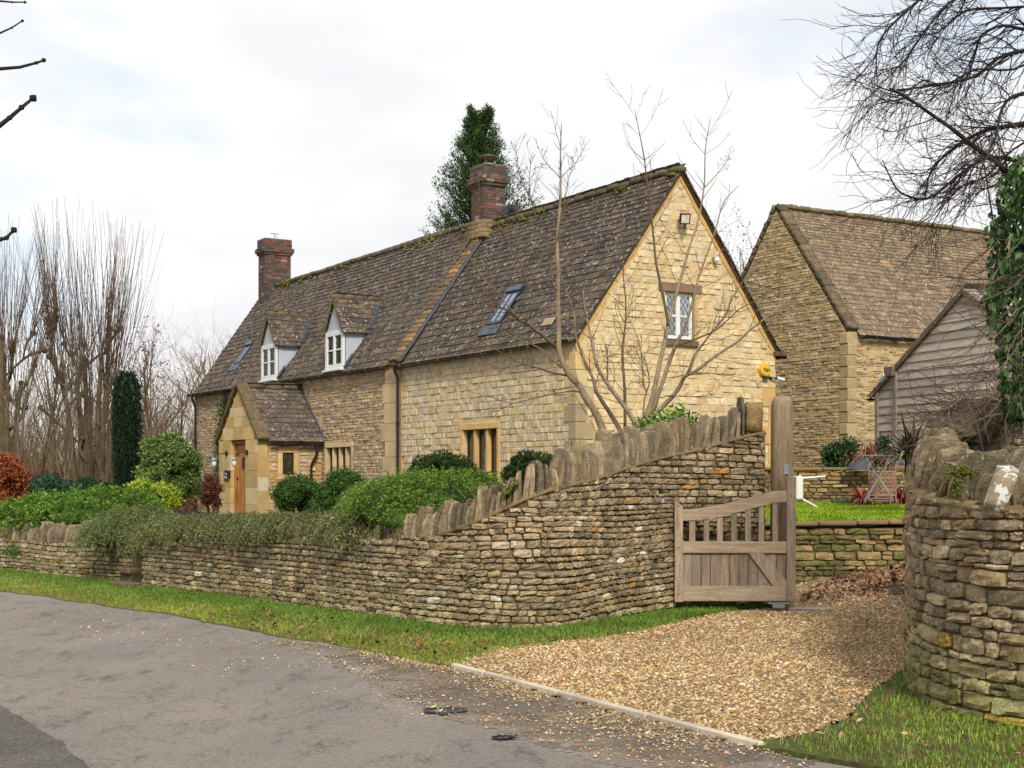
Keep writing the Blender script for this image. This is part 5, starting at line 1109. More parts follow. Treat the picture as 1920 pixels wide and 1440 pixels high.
tp = catmull([(1279.5, 955.5), (1310, 953), (1340, 948), (1370, 942), (1400, 934), (1430, 926), (1450, 921), (1474, 919.5)], 5); bt = catmull([(1279.5, 976.5), (1310, 974.5), (1345, 970), (1375, 962.5), (1405, 954.5), (1435, 946.5), (1452, 942), (1474, 941)], 5)
mb = MB(); 
for i in range(len(tp)-1): poly_extr(mb, [GP(*tp[i]), GP(*bt[i]), GP(*bt[i+1]), GP(*tp[i+1])], dY*.06, oakc[2])
mb.link('curved_top_rail', m_oakh, gate)
mb = MB(); rect(mb, 1279.5, 1015.3, 1474, 1037, .06, oakc[2]); mb.link('middle_rail', m_oakh, gate)
mb = MB(); rect(mb, 1279.5, 1099, 1474, 1127, .065, oakc[2]); mb.link('bottom_rail', m_oakh, gate)
for i, (a, b) in enumerate(((265, 298), (342, 373), (415, 447), (492, 523), (567, 598), (640, 670), (715, 742))):
    x0, x1 = 1200+a/2.88, 1200+b/2.88; yt = np.interp((x0+x1)/2, bt[:, 0], bt[:, 1])-3; mb = MB(); rect(mb, x0, yt, x1, 1016, .035, oakc[i % 5], .0); mb.link('baluster', m_oak, gate)
n = 11
for i in range(n):
    x0 = 1279.5+194.5*i/n; mb = MB(); rect(mb, x0+.4, 1036, x0+194.5/n-.4, 1100, .022, jit(oakc[(i*3) % 5]*.9, 1, .08, .01)[0], .018, .004); mb.link('board', m_oak, gate)
mb = MB(); poly_extr(mb, [GP(1403, 1036.5), GP(1431, 1036.5), GP(1474, 1089), GP(1474, 1099.5), GP(1450, 1099.5)], dY*.035, oakc[0]); 
for o in [mb.link('diagonal_brace', m_oak, gate)]: o.location = (0, -.012, 0)
mb = MB()
for x, y in ((1272, 948), (1272, 1026), (1272, 1113), (1482.5, 930), (1482.5, 1026), (1482.5, 1113)): cyl(mb, GP(x, y)-dY*.04, GP(x, y)-dY*.048, .008, (.03, .025, .02), 8)
mb.link('peg', m_flat, gate)
mb = MB(); c = GP(1481, 886); bbox(mb, c+A(0, .02, -.015), A(.05, 0, 0), A(0, .04, 0), A(0, 0, .006), (1, 1, 1), .002); cyl(mb, c+A(.02, -.01, -.02), c+A(.02, -.01, .045), .022, (1, 1, 1), 12); bbox(mb, c+A(-.035, .06, .03), A(.03, 0, 0), A(0, .008, 0), A(0, 0, .075), (1, 1, 1), .01); mb.link('top_hinge', m_metal, gate)
mb = MB(); c = GP(1460, 1131); bbox(mb, c, A(.13, 0, 0), A(0, .03, 0), A(0, 0, .010), (1, 1, 1), .003); cyl(mb, c+A(.05, 0, 0), c+A(.05, 0, -.06), .03, (1, 1, 1), 12); bbox(mb, c+A(-.02, 0, -.035), A(.06, 0, 0), A(0, .04, 0), A(0, 0, .02), (1, 1, 1), .004); mb.link('bottom_hinge', m_metal, gate)
post = thing('gate_post', A(3.30, 17.72, 0), 'tall weathered oak gate post with rounded top at the end of the garden wall', 'post')
mb = MB(); px0, px1 = 1450, 1489.5; a0, a1 = P(px0, 900, 17.6)[0], P(px1, 900, 17.6)[0]; zt_ = P(1470, 741, 17.6)[2]; cx = (a0+a1)/2; hx = (a1-a0)/2
levels = [(-.1, 1.02), (.5, 1.0), (1.2, .99), (1.9, .98), (zt_-.14, .97), (zt_-.07, .92), (zt_-.03, .78), (zt_-.005, .5), (zt_, .1)]
k = 16; V = []
for z_, sc__ in levels:
    for i in range(k):
        th = (i+.5)/k*2*math.pi; c_, s_ = math.cos(th), math.sin(th); q = 1/max(abs(c_), abs(s_))*.82 if max(abs(c_), abs(s_)) < .82 else 1; rr = min(1/max(abs(c_), abs(s_)), 1.2)
        V.append([cx+hx*c_*rr*sc__*.97+rng.normal(0, .002), 17.73+.13*s_*rr*sc__+rng.normal(0, .002), z_])
f = [[j*k+i, j*k+(i+1) % k, (j+1)*k+(i+1) % k, (j+1)*k+i] for j in range(len(levels)-1) for i in range(k)]
mb.add(V, [np.array(f), np.array([[(len(levels)-1)*k+i for i in range(k)]])], lin(160, 138, 108)*.78); mb.link('shaft', m_oak, post, smooth=True)
mb = MB(); bbox(mb, A(3.62, 17.5, .035), A(.28, 0, 0), A(0, .05, 0), A(0, 0, .012), lin(150, 142, 128)*.7, .004)
tag(mb.link('drive_plate', m_metal, None, loc=A(3.62, 17.5, .035)), 'flat metal ground plate on the gravel below the gate hinge', 'plate')
# the second leaf, folded back behind the drive wall
g2 = thing('oak_gate', A(4.83, 17.5, .2), 'second oak gate leaf, seen edge-on as a pale strip behind the drive wall', 'gate')
ga = A(4.83, 17.5, 0); gd = unit(A(.82, .57, 0)); 
for nm, q0, q1, z0, z1 in (('closing_stile', 0, .09, .35, 1.3), ('bottom_rail', .09, 1.3, .4, .58), ('middle_rail', .09, 1.3, .85, .98), ('top_rail', .09, 1.3, 1.15, 1.3), ('boarding', .09, 1.3, .58, .85)):
    mb = MB(); bbox(mb, ga+gd*(q0+q1)/2+Z*(z0+z1)/2, gd*(q1-q0)/2, unit(np.cross(gd, Z))*(.012 if nm == 'boarding' else .035), Z*(z1-z0)/2, oakc[2], .005); mb.link(nm, m_oak, g2)
# little metal hook on the wall
mb = MB(); c = P(1237, 936, 16.6); tubes(mb, [(np.array([c+A(-.06, -.04, .03), c+A(-.03, -.06, -.02), c+A(.01, -.06, 0), c+A(.03, -.05, -.03)]), np.full(4, .006))], (.6, .6, .6), 6); bbox(mb, c+A(.03, -.04, -.02), A(.02, 0, 0), A(0, .02, 0), A(0, 0, .02), (.6, .6, .6), .003)
tag(mb.link('gate_hook', m_metal, None, loc=c), 'small galvanised hook fixed to the wall left of the open gate', 'hook')

# ------------------------------------------------------------------ garden furniture
YC = 26.5; ZL = 1.0+(YC-20.7)*.012
def FP(px, py, Y=YC): return P(px, py, Y)
ch = thing('tipped_chair', A(5.45, YC, ZL), 'pale plastic garden chair lying tipped over on the lawn behind the gate', 'chair')
mb = MB(); a, b = FP(1488, 893), FP(1502, 937); bbox(mb, (a+b)/2+A(-.02, .12, 0), A(.065, .02, 0), A(-.06, .2, 0), A(0, 0, .215), (1, 1, 1), .02); mb.link('seat', m_plast, ch)
mb = MB(); c = FP(1470, 938); bbox(mb, c+A(-.05, .2, -.0), A(.22, 0, 0), A(0, .21, 0), A(0, 0, .018), (1, 1, 1), .015); mb.link('backrest', m_plast, ch)
for p, q, dy in (((1500, 897), (1548, 893), 0), ((1500, 897), (1510, 891), .4), ((1501, 934), (1538, 954), 0), ((1490, 937), (1504, 956), .35)):
    mb = MB(); A0 = FP(*p)+dY*dy; A1 = FP(*q)+dY*dy; tubes(mb, [(np.array([A0, (A0+A1)/2, A1]), np.array([.022, .018, .013]))], (1, 1, 1), 8); mb.link('leg', m_plast, ch)
tb = thing('bistro_table', A(6.8, YC, ZL), 'grey metal folding bistro table with crossed legs on the lawn', 'table')
gm_ = lin(150, 148, 142)*.7
mb = MB(); a, b = FP(1611, 855), FP(1680, 853); cyl(mb, (a+b)/2+dY*.3-Z*.01, (a+b)/2+dY*.3+Z*.012, .35, gm_, 26); mb.link('table_top', m_flat, tb)
for p, q, dy in (((1624, 858), (1675, 940), 0), ((1668, 858), (1622, 942), .02), ((1640, 858), (1688, 938), .5), ((1680, 858), (1634, 939), .52)):
    mb = MB(); bar(mb, FP(*p)+dY*dy, FP(*q)+dY*dy, .03, .014, gm_*1.0, side=A(1, 0, 0)); mb.link('leg', m_flat, tb)
mb = MB()
for y, x0, x1, dy in ((935, 1627, 1672, .01), (940, 1640, 1686, .51), (897, 1647, 1648, 0)): cyl(mb, FP(x0, y)+dY*dy, FP(x1, y)+dY*dy, .008, gm_, 6)
mb.link('stretcher', m_flat, tb)
wk = thing('woven_chair', A(7.0, 27.6, 1.08), 'garden chair with a pinkish woven lattice back behind the bistro table', 'chair')
Yw = 27.6; mb = MB(); wc = lin(176, 138, 122)*.75
for i in range(9):
    for sg in (0, 1):
        x0 = 1631+i*5; x1 = x0+(14 if sg else -14); yb_ = 928; pts = [P(x0, 884, Yw), P(x1, 906, Yw), P(x0, 928, Yw)]
        pts = [A(np.clip(p[0], P(1629, 900, Yw)[0], P(1678, 900, Yw)[0]), p[1], p[2]) for p in pts]; tubes(mb, [(np.array(pts), np.full(3, .008))], wc, 4)
mb.link('woven_back', m_flat, wk); mb = MB()
for p, q in (((1629, 870), (1630, 940)), ((1679, 872), (1680, 940)), ((1629, 884), (1679, 884)), ((1629, 929), (1680, 929))): cyl(mb, P(*p, Yw), P(*q, Yw), .014, wc*.9, 8)
mb.link('back_frame', m_flat, wk)
mb = MB(); a = P(1655, 929, Yw); bbox(mb, a+A(0, .22, 0), A(.25, 0, 0), A(0, .22, 0), A(0, 0, .015), wc*.8, .01); mb.link('seat', m_flat, wk)
for p in ((1630, 929), (1680, 929)): mb = MB(); cyl(mb, P(*p, Yw)+dY*.42, P(p[0], 946, Yw)+dY*.42, .013, wc*.9, 8); mb.link('leg', m_flat, wk)
fc = thing('folding_chair', A(7.5, 26.0, 1.06), 'grey slatted folding garden chair half hidden behind the drive wall', 'chair'); Yf = 26.0
for p, q in (((1664, 833), (1712, 885)), ((1676, 831), (1724, 883))): mb = MB(); bar(mb, P(*p, Yf), P(*q, Yf)+dY*.1, .03, .015, gm_, side=A(1, 0, 0)); mb.link('back_post', m_flat, fc)
mb = MB(); bar(mb, P(1665, 833, Yf)-dY*.02, P(1690, 853, Yf)-dY*.02, .13, .018, lin(196, 192, 184)*.8, side=dY); mb.link('backrest_slat', m_flat, fc)
for p, q in (((1712, 885), (1672, 925)), ((1690, 912), (1724, 908)), ((1690, 885), (1720, 944))): mb = MB(); bar(mb, P(*p, Yf), P(*q, Yf), .03, .015, gm_, side=A(1, 0, 0)); mb.link('leg', m_flat, fc)
cv = thing('furniture_cover', P(1620, 880, 29.8), 'dark grey fabric cover draped over the terrace wall', 'cover'); mb = MB(); c = P(1618, 879, 29.7); k = 14; V = [c+A(.05, .1, .24)]
for r_, z_ in ((.12, .16), (.25, .05), (.34, -.02)): V += [c+A(r_*1.1*math.cos(a), .5*r_*math.sin(a)+.1, z_+.015*math.sin(a*5)) for a in np.arange(k)/k*2*math.pi]
f3 = [[0, 1+i, 1+(i+1) % k] for i in range(k)]; f4 = [[1+j*k+i, 1+j*k+(i+1) % k, 1+(j+1)*k+(i+1) % k, 1+(j+1)*k+i] for j in range(2) for i in range(k)]
mb.add(V, [np.array(f3), np.array(f4)], lin(66, 68, 74)*.8); mb.link('cover_fabric', m_flat, cv)

# ------------------------------------------------------------------ plants
def lumps(c, rad, k, rg, flat=.25):
    """sub-clump centres on an ellipsoid (upper part)"""
    d = rdir(k*3, rg); d = d[d[:, 2] > -flat][:k]; return c+d*rad*rg.uniform(.55, .86, (len(d), 1)), d
def shrub(name, label, cat, c, rad, n, pal, size=.06, k=26, clump=.36, mat=None, up=.3, asp=.5, group=None, core=True, seed=1, flat=.85, zmin=None, stem=True, rnd=0, dirs=None, shell=.7):
    rg = np.random.default_rng(seed); c = np.asarray(c, float); rad = np.asarray(rad, float); zb_ = c[2]-rad[2]*.95 if zmin is None else zmin
    t = thing(name, A(c[0], c[1], zb_), label, cat, group); k = int(k*1.6); L_, d = lumps(c, rad, k, rg, flat); m_ = max(1, int(n*1.7)//len(L_)); cr = clump*rad.mean(); tone = 1+rg.normal(0, .16, len(L_))
    i = np.repeat(np.arange(len(L_)), m_); q = rdir(len(i), rg)*cr*rg.uniform(shell, 1.1, (len(i), 1)); q[:, 2] *= rad[2]/rad.mean() if rad[2] < rad.mean() else 1; pt = L_[i]+q
    pt = pt[(pt[:, 2] > zb_)]; i = i[:len(pt)]; col = pick(pal, len(pt), .13, .05, rg=rg)*tone[i][:, None]*.9
    dd = None
    if dirs is not None: dd = unit(pt-c+A(0, 0, dirs))
    mb = MB(); leaves(mb, pt, size*.9*rg.uniform(.7, 1.3, len(pt)), np.clip(col, .004, 1), up=up, asp=asp, d=dd, rg=rg); mb.link('foliage', mat or m_leaf, t)
    if core:
        mb = MB(); j = L_; rocks(mb, np.vstack([j, c[None]]), A(cr*.5, 0, 0), A(0, cr*.5, 0), A(0, 0, cr*.5*min(1, rad[2]/rad.mean())), np.tile(np.array(pal).mean(0)*.7, (len(j)+1, 1)), sq=.1, rough=.1, rg=rg); mb.link('dark_core', m_leaf, t, smooth=True)  # added filler lumps, leaf colour darkened to suggest the shaded inside
    if stem:
        mb = MB(); ps = [(np.array([A(c[0]+a, c[1]+b, zb_-.1), A(c[0]+a*3, c[1]+b*3, c[2])]), np.array([.02, .008])) for a, b in rg.normal(0, .05, (5, 2))]; tubes(mb, ps, lin(110, 90, 70)*.5, 5); mb.link('stems', m_bark, t)
    return t
def SH(px, py, Y, wpx, hpx): return P(px, py, Y), (wpx/2/F*Y, hpx/2/F*Y)
def pshrub(name, label, cat, x0, x1, y0, y1, Y, n, pal, dep=None, **k):
    c = P((x0+x1)/2, (y0+y1)/2, Y); rx = (x1-x0)/2/F*Y; rz = (y1-y0)/2/F*Y; return shrub(name, label, cat, c, A(rx, dep or rx, rz), n, pal, **k)
GR = lambda *a: [lin(*x)*.62 for x in a]
pshrub('copper_beech', 'coppery brown leaved beech bush at the left edge of the garden', 'bush', -60, 52, 848, 968, 27.5, 5200, GR((196, 104, 48), (170, 84, 40), (206, 128, 70), (142, 66, 34)), size=.075, seed=101, mat=m_dryleaf)
pshrub('dark_shrub', 'dark blue-green shrub beside the copper beech bush', 'bush', 45, 152, 890, 962, 29, 4200, GR((60, 92, 62), (44, 74, 54), (84, 116, 78), (54, 84, 66)), size=.07, seed=102)
pshrub('low_hedge', 'low dark evergreen hedge left of the columnar yew', 'hedge', 125, 222, 898, 952, 32, 3600, GR((50, 84, 46), (36, 66, 40), (70, 104, 60)), size=.07, seed=103)
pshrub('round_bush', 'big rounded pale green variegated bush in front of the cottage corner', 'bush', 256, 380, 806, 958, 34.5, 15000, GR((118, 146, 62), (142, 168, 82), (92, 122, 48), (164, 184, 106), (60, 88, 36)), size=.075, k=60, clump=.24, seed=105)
pshrub('golden_choisya', 'golden yellow-green leafy shrub behind the roadside wall', 'bush', 215, 335, 902, 968, 27, 3600, GR((190, 196, 44), (150, 178, 52), (112, 156, 56), (206, 208, 70)), size=.085, seed=106, asp=.4)
pshrub('barberry', 'dark red-brown barberry beside the porch', 'bush', 372, 418, 888, 962, 37, 2200, GR((112, 56, 44), (88, 46, 38), (130, 74, 52)), size=.05, seed=110, mat=m_dryleaf)
pshrub('box_shrub', 'dark green clipped shrub under the porch window', 'bush', 512, 604, 888, 972, 33, 6500, GR((58, 92, 34), (44, 74, 30), (78, 112, 44), (96, 128, 56)), size=.055, seed=111)
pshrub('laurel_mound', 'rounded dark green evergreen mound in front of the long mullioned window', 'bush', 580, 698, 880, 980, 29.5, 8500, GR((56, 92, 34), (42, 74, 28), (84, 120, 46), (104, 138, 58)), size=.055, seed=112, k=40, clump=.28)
pshrub('hebe_mound', 'pale green fine leaved mound between the laurel and the juniper', 'bush', 632, 728, 906, 980, 24.5, 5200, GR((130, 156, 78), (108, 138, 62), (150, 174, 96)), size=.04, seed=113)
pshrub('low_shrub', 'low mid-green shrub along the foot of the cottage wall', 'bush', 696, 790, 894, 950, 27, 3800, GR((86, 128, 44), (70, 108, 38), (108, 146, 54)), size=.05, seed=114)
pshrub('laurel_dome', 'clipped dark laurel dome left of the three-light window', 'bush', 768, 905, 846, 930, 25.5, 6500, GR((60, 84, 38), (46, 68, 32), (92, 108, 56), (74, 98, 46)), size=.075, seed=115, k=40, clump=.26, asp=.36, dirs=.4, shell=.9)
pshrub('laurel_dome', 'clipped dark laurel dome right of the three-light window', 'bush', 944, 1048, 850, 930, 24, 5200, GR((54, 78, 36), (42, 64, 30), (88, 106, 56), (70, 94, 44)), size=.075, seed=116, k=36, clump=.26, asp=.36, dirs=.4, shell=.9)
pshrub('viburnum', 'bright green leafy shrub behind the wall coping under the bare tree', 'bush', 1188, 1318, 766, 860, 18.8, 900, GR((96, 150, 44), (70, 120, 36), (130, 176, 60), (150, 190, 80)), size=.085, seed=117, core=False, clump=.4, asp=.45)
pshrub('small_weed', 'small green leafy weed on the wall top left of the bare tree', 'plant', 1120, 1172, 826, 868, 16.6, 120, GR((96, 150, 44), (70, 120, 36), (130, 176, 60)), size=.06, seed=118, core=False, clump=.5)
pshrub('camellia', 'dark glossy shrub on the terrace in front of the barn wall', 'bush', 1545, 1612, 824, 888, 31.5, 1800, GR((50, 90, 44), (38, 72, 36), (84, 122, 66)), size=.08, seed=119, core=False, clump=.5, k=9, shell=.3)
pshrub('camellia', 'small dark glossy shrub on the terrace beside the garage post', 'bush', 1636, 1672, 816, 880, 31.5, 1300, GR((46, 88, 40), (36, 70, 34), (84, 126, 66)), size=.08, seed=120, core=False, clump=.55, k=7, shell=.3)
pshrub('lavender', 'small grey-green lavender clump at the foot of the terrace wall', 'plant', 1556, 1606, 932, 950, 29.0, 900, GR((150, 160, 130), (120, 132, 100)), size=.05, seed=121, core=False, asp=.2, up=1)
# columnar yew
def column(name, label, x0, x1, y0, y1, Y, n, pal, seed):
    rg = np.random.default_rng(seed); c = P((x0+x1)/2, y1, Y); top = P((x0+x1)/2, y0, Y)[2]; r = (x1-x0)/2/F*Y; t = thing(name, A(c[0], c[1], c[2]), label, 'tree'); Hh = top-c[2]
    z_ = rg.uniform(0, 1, n); th = rg.uniform(0, 2*math.pi, n); k = 9; ridge_ = .10*np.cos(th*k+3*np.sin(z_*2)); prof = np.clip(np.where(z_ > .82, np.sqrt(np.clip(1-((z_-.82)/.2)**2, 0, 1)), .78+.22*np.sin(z_*2.6)), .12, 1)
    rr = r*prof*(1+ridge_)*rg.uniform(.78, 1.06, n); pt = np.c_[c[0]+rr*np.cos(th), c[1]+rr*np.sin(th), c[2]+z_*Hh+.06*np.cos(th*k)]
    mb = MB(); leaves(mb, pt, .09*rg.uniform(.6, 1.3, n), pick(pal, n, .2, .04, rg=rg)*(1+.5*ridge_/.1*.5)[:, None], d=np.tile(A(0, 0, 1), (n, 1)), asp=.32, rg=rg); mb.link('foliage', m_leaf, t)
    mb = MB(); zz = np.linspace(-.2, .95, 10); tubes(mb, [(np.array([A(c[0], c[1], c[2]+q*Hh) for q in zz]), np.interp(zz, [-.2, .0, .7, .95], [.15, r*.5, r*.68, .05]))], pal[1]*.5, 10); mb.link('trunk', m_leaf, t)  # trunk widens into a core of darkened leaf colour filling the crown
column('columnar_yew', 'tall narrow dark columnar yew left of the round bush', 213, 263, 703, 940, 35, 9000, [c*.8 for c in GR((30, 56, 34), (22, 42, 28), (46, 76, 42), (34, 62, 30))], 104)
# mound of arching sprays (junipers, cotoneasters)
def sprays(name, label, cat, pts, nrm, n, L_, pal, lsz, seed, droop=.6, m=10, up=.5, width=.028, coremesh=None, stemcol=lin(120, 110, 74)*.6, rad=.0028, spread=.5, tw=None):
    rg = np.random.default_rng(seed); t = thing(name, pts.min(0)*A(0, 0, 1)+pts.mean(0)*A(1, 1, 0), label, cat); i = rg.integers(0, len(pts), n); p0 = pts[i]+rg.normal(0, .03, (n, 3)); d = unit(nrm[i]+rg.normal(0, spread, (n, 3))+A(0, 0, up)); ll = L_*rg.uniform(.5, 1.3, n)
    tt = np.linspace(0, 1, m)[None, :, None]; path = p0[:, None]+d[:, None]*ll[:, None, None]*tt+A(0, 0, -1)*(ll[:, None, None]*droop)*tt**2
    mb = MB(); tubes(mb, [(path[j][::3], np.linspace(rad, rad*.4, len(path[j][::3]))) for j in range(n)], stemcol, 3); mb.link('stems', m_bark, t)
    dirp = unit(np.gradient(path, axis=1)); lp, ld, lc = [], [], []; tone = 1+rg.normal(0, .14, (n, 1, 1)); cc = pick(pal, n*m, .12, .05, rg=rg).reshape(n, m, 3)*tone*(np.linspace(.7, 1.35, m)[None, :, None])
    for rep in range(2):
        side = rdir(n*m, rg).reshape(n, m, 3); lp.append((path+rg.normal(0, .006, path.shape)).reshape(-1, 3)); ld.append(unit(dirp*.7+side*.7).reshape(-1, 3)); lc.append(cc.reshape(-1, 3))
    lp, ld, lc = map(np.concatenate, (lp, ld, lc)); mb = MB(); leaves(mb, lp, lsz*rg.uniform(.6, 1.3, len(lp)), np.clip(lc, .004, 1), d=ld, asp=.34, rg=rg); mb.link('foliage', m_leaf, t)
    if coremesh is not None: mb = MB(); O, R = coremesh; rocks(mb, O, A(1, 0, 0)*R[0], A(0, 1, 0)*R[1], A(0, 0, 1)*R[2], np.tile(np.array(pal).mean(0)*.5, (len(O), 1)), sq=.1, rough=.12, rg=rg); mb.link('dark_core', m_leaf, t, smooth=True)  # added core lumps, shade of the interior put into a darker leaf colour
    return t
def mound(c, rad, n, rg, zcut=-.1):
    d = rdir(n*3, rg); d = d[d[:, 2] > zcut][:n]; return c+d*rad, unit(d/rad)
rg = np.random.default_rng(5)
def mounds(lst, n):
    ps, ns = [], []
    for c, r in lst: p, q = mound(np.array(c), np.array(r), n, rg); ps.append(p); ns.append(q)
    return np.vstack(ps), np.vstack(ns), np.array([c for c, _ in lst])
# bright juniper over the wall
JL = [(P(775, 946, 18.2), (.55, .5, .24)), (P(850, 930, 17.8), (.46, .5, .20)), (P(745, 952, 17.3), (.45, .45, .26)), (P(820, 945, 16.7), (.42, .4, .24)), (P(728, 960, 16.6), (.32, .35, .22)), (P(885, 920, 17.6), (.2, .25, .12)), (P(795, 922, 18.6), (.5, .4, .16)), (P(722, 950, 18.2), (.3, .35, .16)), (P(775, 972, 16.3), (.25, .25, .18))]
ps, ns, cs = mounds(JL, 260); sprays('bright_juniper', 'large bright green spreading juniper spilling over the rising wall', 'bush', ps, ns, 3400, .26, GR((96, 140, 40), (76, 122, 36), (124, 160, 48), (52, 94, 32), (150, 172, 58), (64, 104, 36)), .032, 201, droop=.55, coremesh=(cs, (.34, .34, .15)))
JL = [(P(x, y, Y), (.7, .6, .26)) for x, y, Y in ((70, 972, 25.5), (120, 962, 25.8), (175, 960, 25.6), (215, 955, 25.6), (35, 982, 25.6), (150, 978, 24.6), (100, 985, 25.0))]
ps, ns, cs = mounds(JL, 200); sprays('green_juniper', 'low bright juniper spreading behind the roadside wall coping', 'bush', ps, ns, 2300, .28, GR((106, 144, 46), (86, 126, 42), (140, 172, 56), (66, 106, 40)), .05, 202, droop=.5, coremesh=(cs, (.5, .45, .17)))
CG = [c*1.2*A(1.02, 1.04, .8) for c in GR((116, 130, 92), (96, 114, 76), (136, 144, 104), (106, 118, 72), (82, 102, 66), (140, 132, 96))]
JL = [(P(x, y, Y), (.32, .34, .15)) for x, y, Y in ((218, 998, 21.9), (244, 984, 22.0), (268, 978, 22.2), (232, 982, 22.3), (208, 1008, 21.9), (285, 984, 22))]
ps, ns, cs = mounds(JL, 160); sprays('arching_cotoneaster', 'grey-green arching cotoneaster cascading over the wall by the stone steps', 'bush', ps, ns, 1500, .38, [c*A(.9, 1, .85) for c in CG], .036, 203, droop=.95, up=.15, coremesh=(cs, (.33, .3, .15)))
# trailing cotoneaster along the wall top
pos_, L__ = arc(WA); q_ = rng.uniform(0, L__, 6000); pp_ = pos_(q_); k_ = pxof(pp_); dens = np.interp(k_, [262, 275, 330, 560, 640, 720, 735], [.6, 1, 1, .95, .5, .35, 0]); kk = rng.random(6000) < dens*np.clip(1.6-1.4*vnoise(k_*.03, k_*0, 1, 55)*np.interp(k_, [350, 450], [.3, 1]), .15, 1); pp_ = pp_[kk]; k_ = k_[kk]
up2 = np.interp(k_, [262, 330, 420, 600, 730], [.08, .17, .19, .16, .05]); off = rng.uniform(-.5, .10, len(pp_)); tdir = A(.64, -.76); nn_ = A(-.76, -.64)
ps = np.c_[pp_[:, 0]+nn_[0]*off, pp_[:, 1]+nn_[1]*off, ztA(pp_)+.08+up2*np.clip(1-np.abs(off+.2)*1.2, .2, 1)]; ns = np.tile(A(-.72, -.6, .2), (len(ps), 1))
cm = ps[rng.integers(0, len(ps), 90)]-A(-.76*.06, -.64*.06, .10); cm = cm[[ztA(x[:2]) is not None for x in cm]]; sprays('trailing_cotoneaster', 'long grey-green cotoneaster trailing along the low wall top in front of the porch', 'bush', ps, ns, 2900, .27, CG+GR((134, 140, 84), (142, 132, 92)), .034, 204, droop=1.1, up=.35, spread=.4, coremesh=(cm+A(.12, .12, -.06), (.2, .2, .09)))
# strap leaved plants
def straps(name, label, c, n, Lr, pal, wd, seed, droop=.9, up=1.2, spread=1.):
    rg = np.random.default_rng(seed); t = thing(name, c, label, 'plant'); m = 9; d = unit(rg.normal(0, spread, (n, 3))*A(1, 1, .2)+A(0, 0, up)); ll = rg.uniform(*Lr, n); tt = np.linspace(0, 1, m)[None, :, None]
    p = c+rg.normal(0, .05, (n, 1, 3))*A(1, 1, .1)+d[:, None]*ll[:, None, None]*tt-Z*(ll[:, None, None]*droop*rg.uniform(.2, 1, (n, 1, 1)))*tt**2.5; sd_ = unit(np.cross(d, Z)+1e-6)[:, None]; wv = wd*np.array([.6, .8, 1, 1, .95, .8, .6, .35, .05])[None, :, None]
    a = p-sd_*wv/2; b = p+sd_*wv/2; T = np.stack([a, b], 2).reshape(n, 2*m, 3); mb = MB(); mb.inst(T, [np.array([[2*i, 2*i+2, 2*i+3, 2*i+1] for i in range(m-1)])], pick(pal, n, .2, .05, rg=rg)); mb.link('leaves', m_leaf, t); return t
straps('bronze_phormium', 'large bronze phormium with arching strap leaves beside the drive wall', P(1712, 868, 24.5), 190, (.6, 1.35), GR((120, 92, 76), (84, 62, 52), (150, 136, 112), (64, 48, 42), (140, 144, 100)), .045, 301)
straps('bronze_grass', 'arching reddish-brown sedge on the terrace in front of the barn', P(1628, 862, 31), 150, (.5, 1.0), GR((168, 104, 84), (140, 84, 66), (196, 140, 116)), .02, 302, droop=1.3)
straps('red_phormium', 'small red phormium on the lawn behind the bistro table', P(1622, 946, 28.6), 120, (.4, .85), GR((170, 64, 54), (140, 48, 44), (196, 110, 96)), .035, 303, droop=1.1)
straps('red_phormium', 'red phormium on the lawn half hidden by the drive wall', P(1690, 946, 28.6), 130, (.4, .85), GR((150, 50, 46), (120, 40, 38), (190, 104, 92)), .035, 304, droop=1.1)
straps('orange_phormium', 'small orange-pink spiky phormium above the wall coping', P(1080, 880, 19.2), 26, (.25, .5), GR((200, 120, 84), (214, 150, 110), (150, 90, 60)), .028, 305, droop=.2, up=2, spread=.7)
# climber on the house wall
def climber(name, label, root_pts, n, pal, sz, seed, wr=.12, nrm=None, mat=None, clump=0):
    rg = np.random.default_rng(seed); rp = np.array(root_pts, float); t = thing(name, rp[0], label, 'climber'); mb = MB(); tubes(mb, [(rp, np.full(len(rp), .015))], lin(100, 80, 60)*.5, 5); mb.link('stem', m_bark, t)
    f = rg.uniform(0, len(rp)-1, n); i = f.astype(int); q = rp[i]+(rp[np.minimum(i+1, len(rp)-1)]-rp[i])*(f-i)[:, None]+rg.normal(0, 1, (n, 3))*np.asarray(wr); mb = MB(); leaves(mb, q, sz*rg.uniform(.6, 1.3, n), pick(pal, n, .2, .05, rg=rg), asp=.8, up=.1, rg=rg); mb.link('foliage', mat or m_leaf, t)
sc_ = st_front(413, 760, -.05)[0]; climber('wall_ivy', 'narrow strand of ivy climbing the cottage wall behind the porch', [H(sc_, -.06, .5), H(sc_+.1, -.06, 2), H(sc_-.05, -.06, 3), H(sc_-.5, -.06, 4.2)], 1500, GR((50, 92, 48), (36, 74, 38), (80, 116, 60)), .07, 310, wr=(.10, .06, .15))

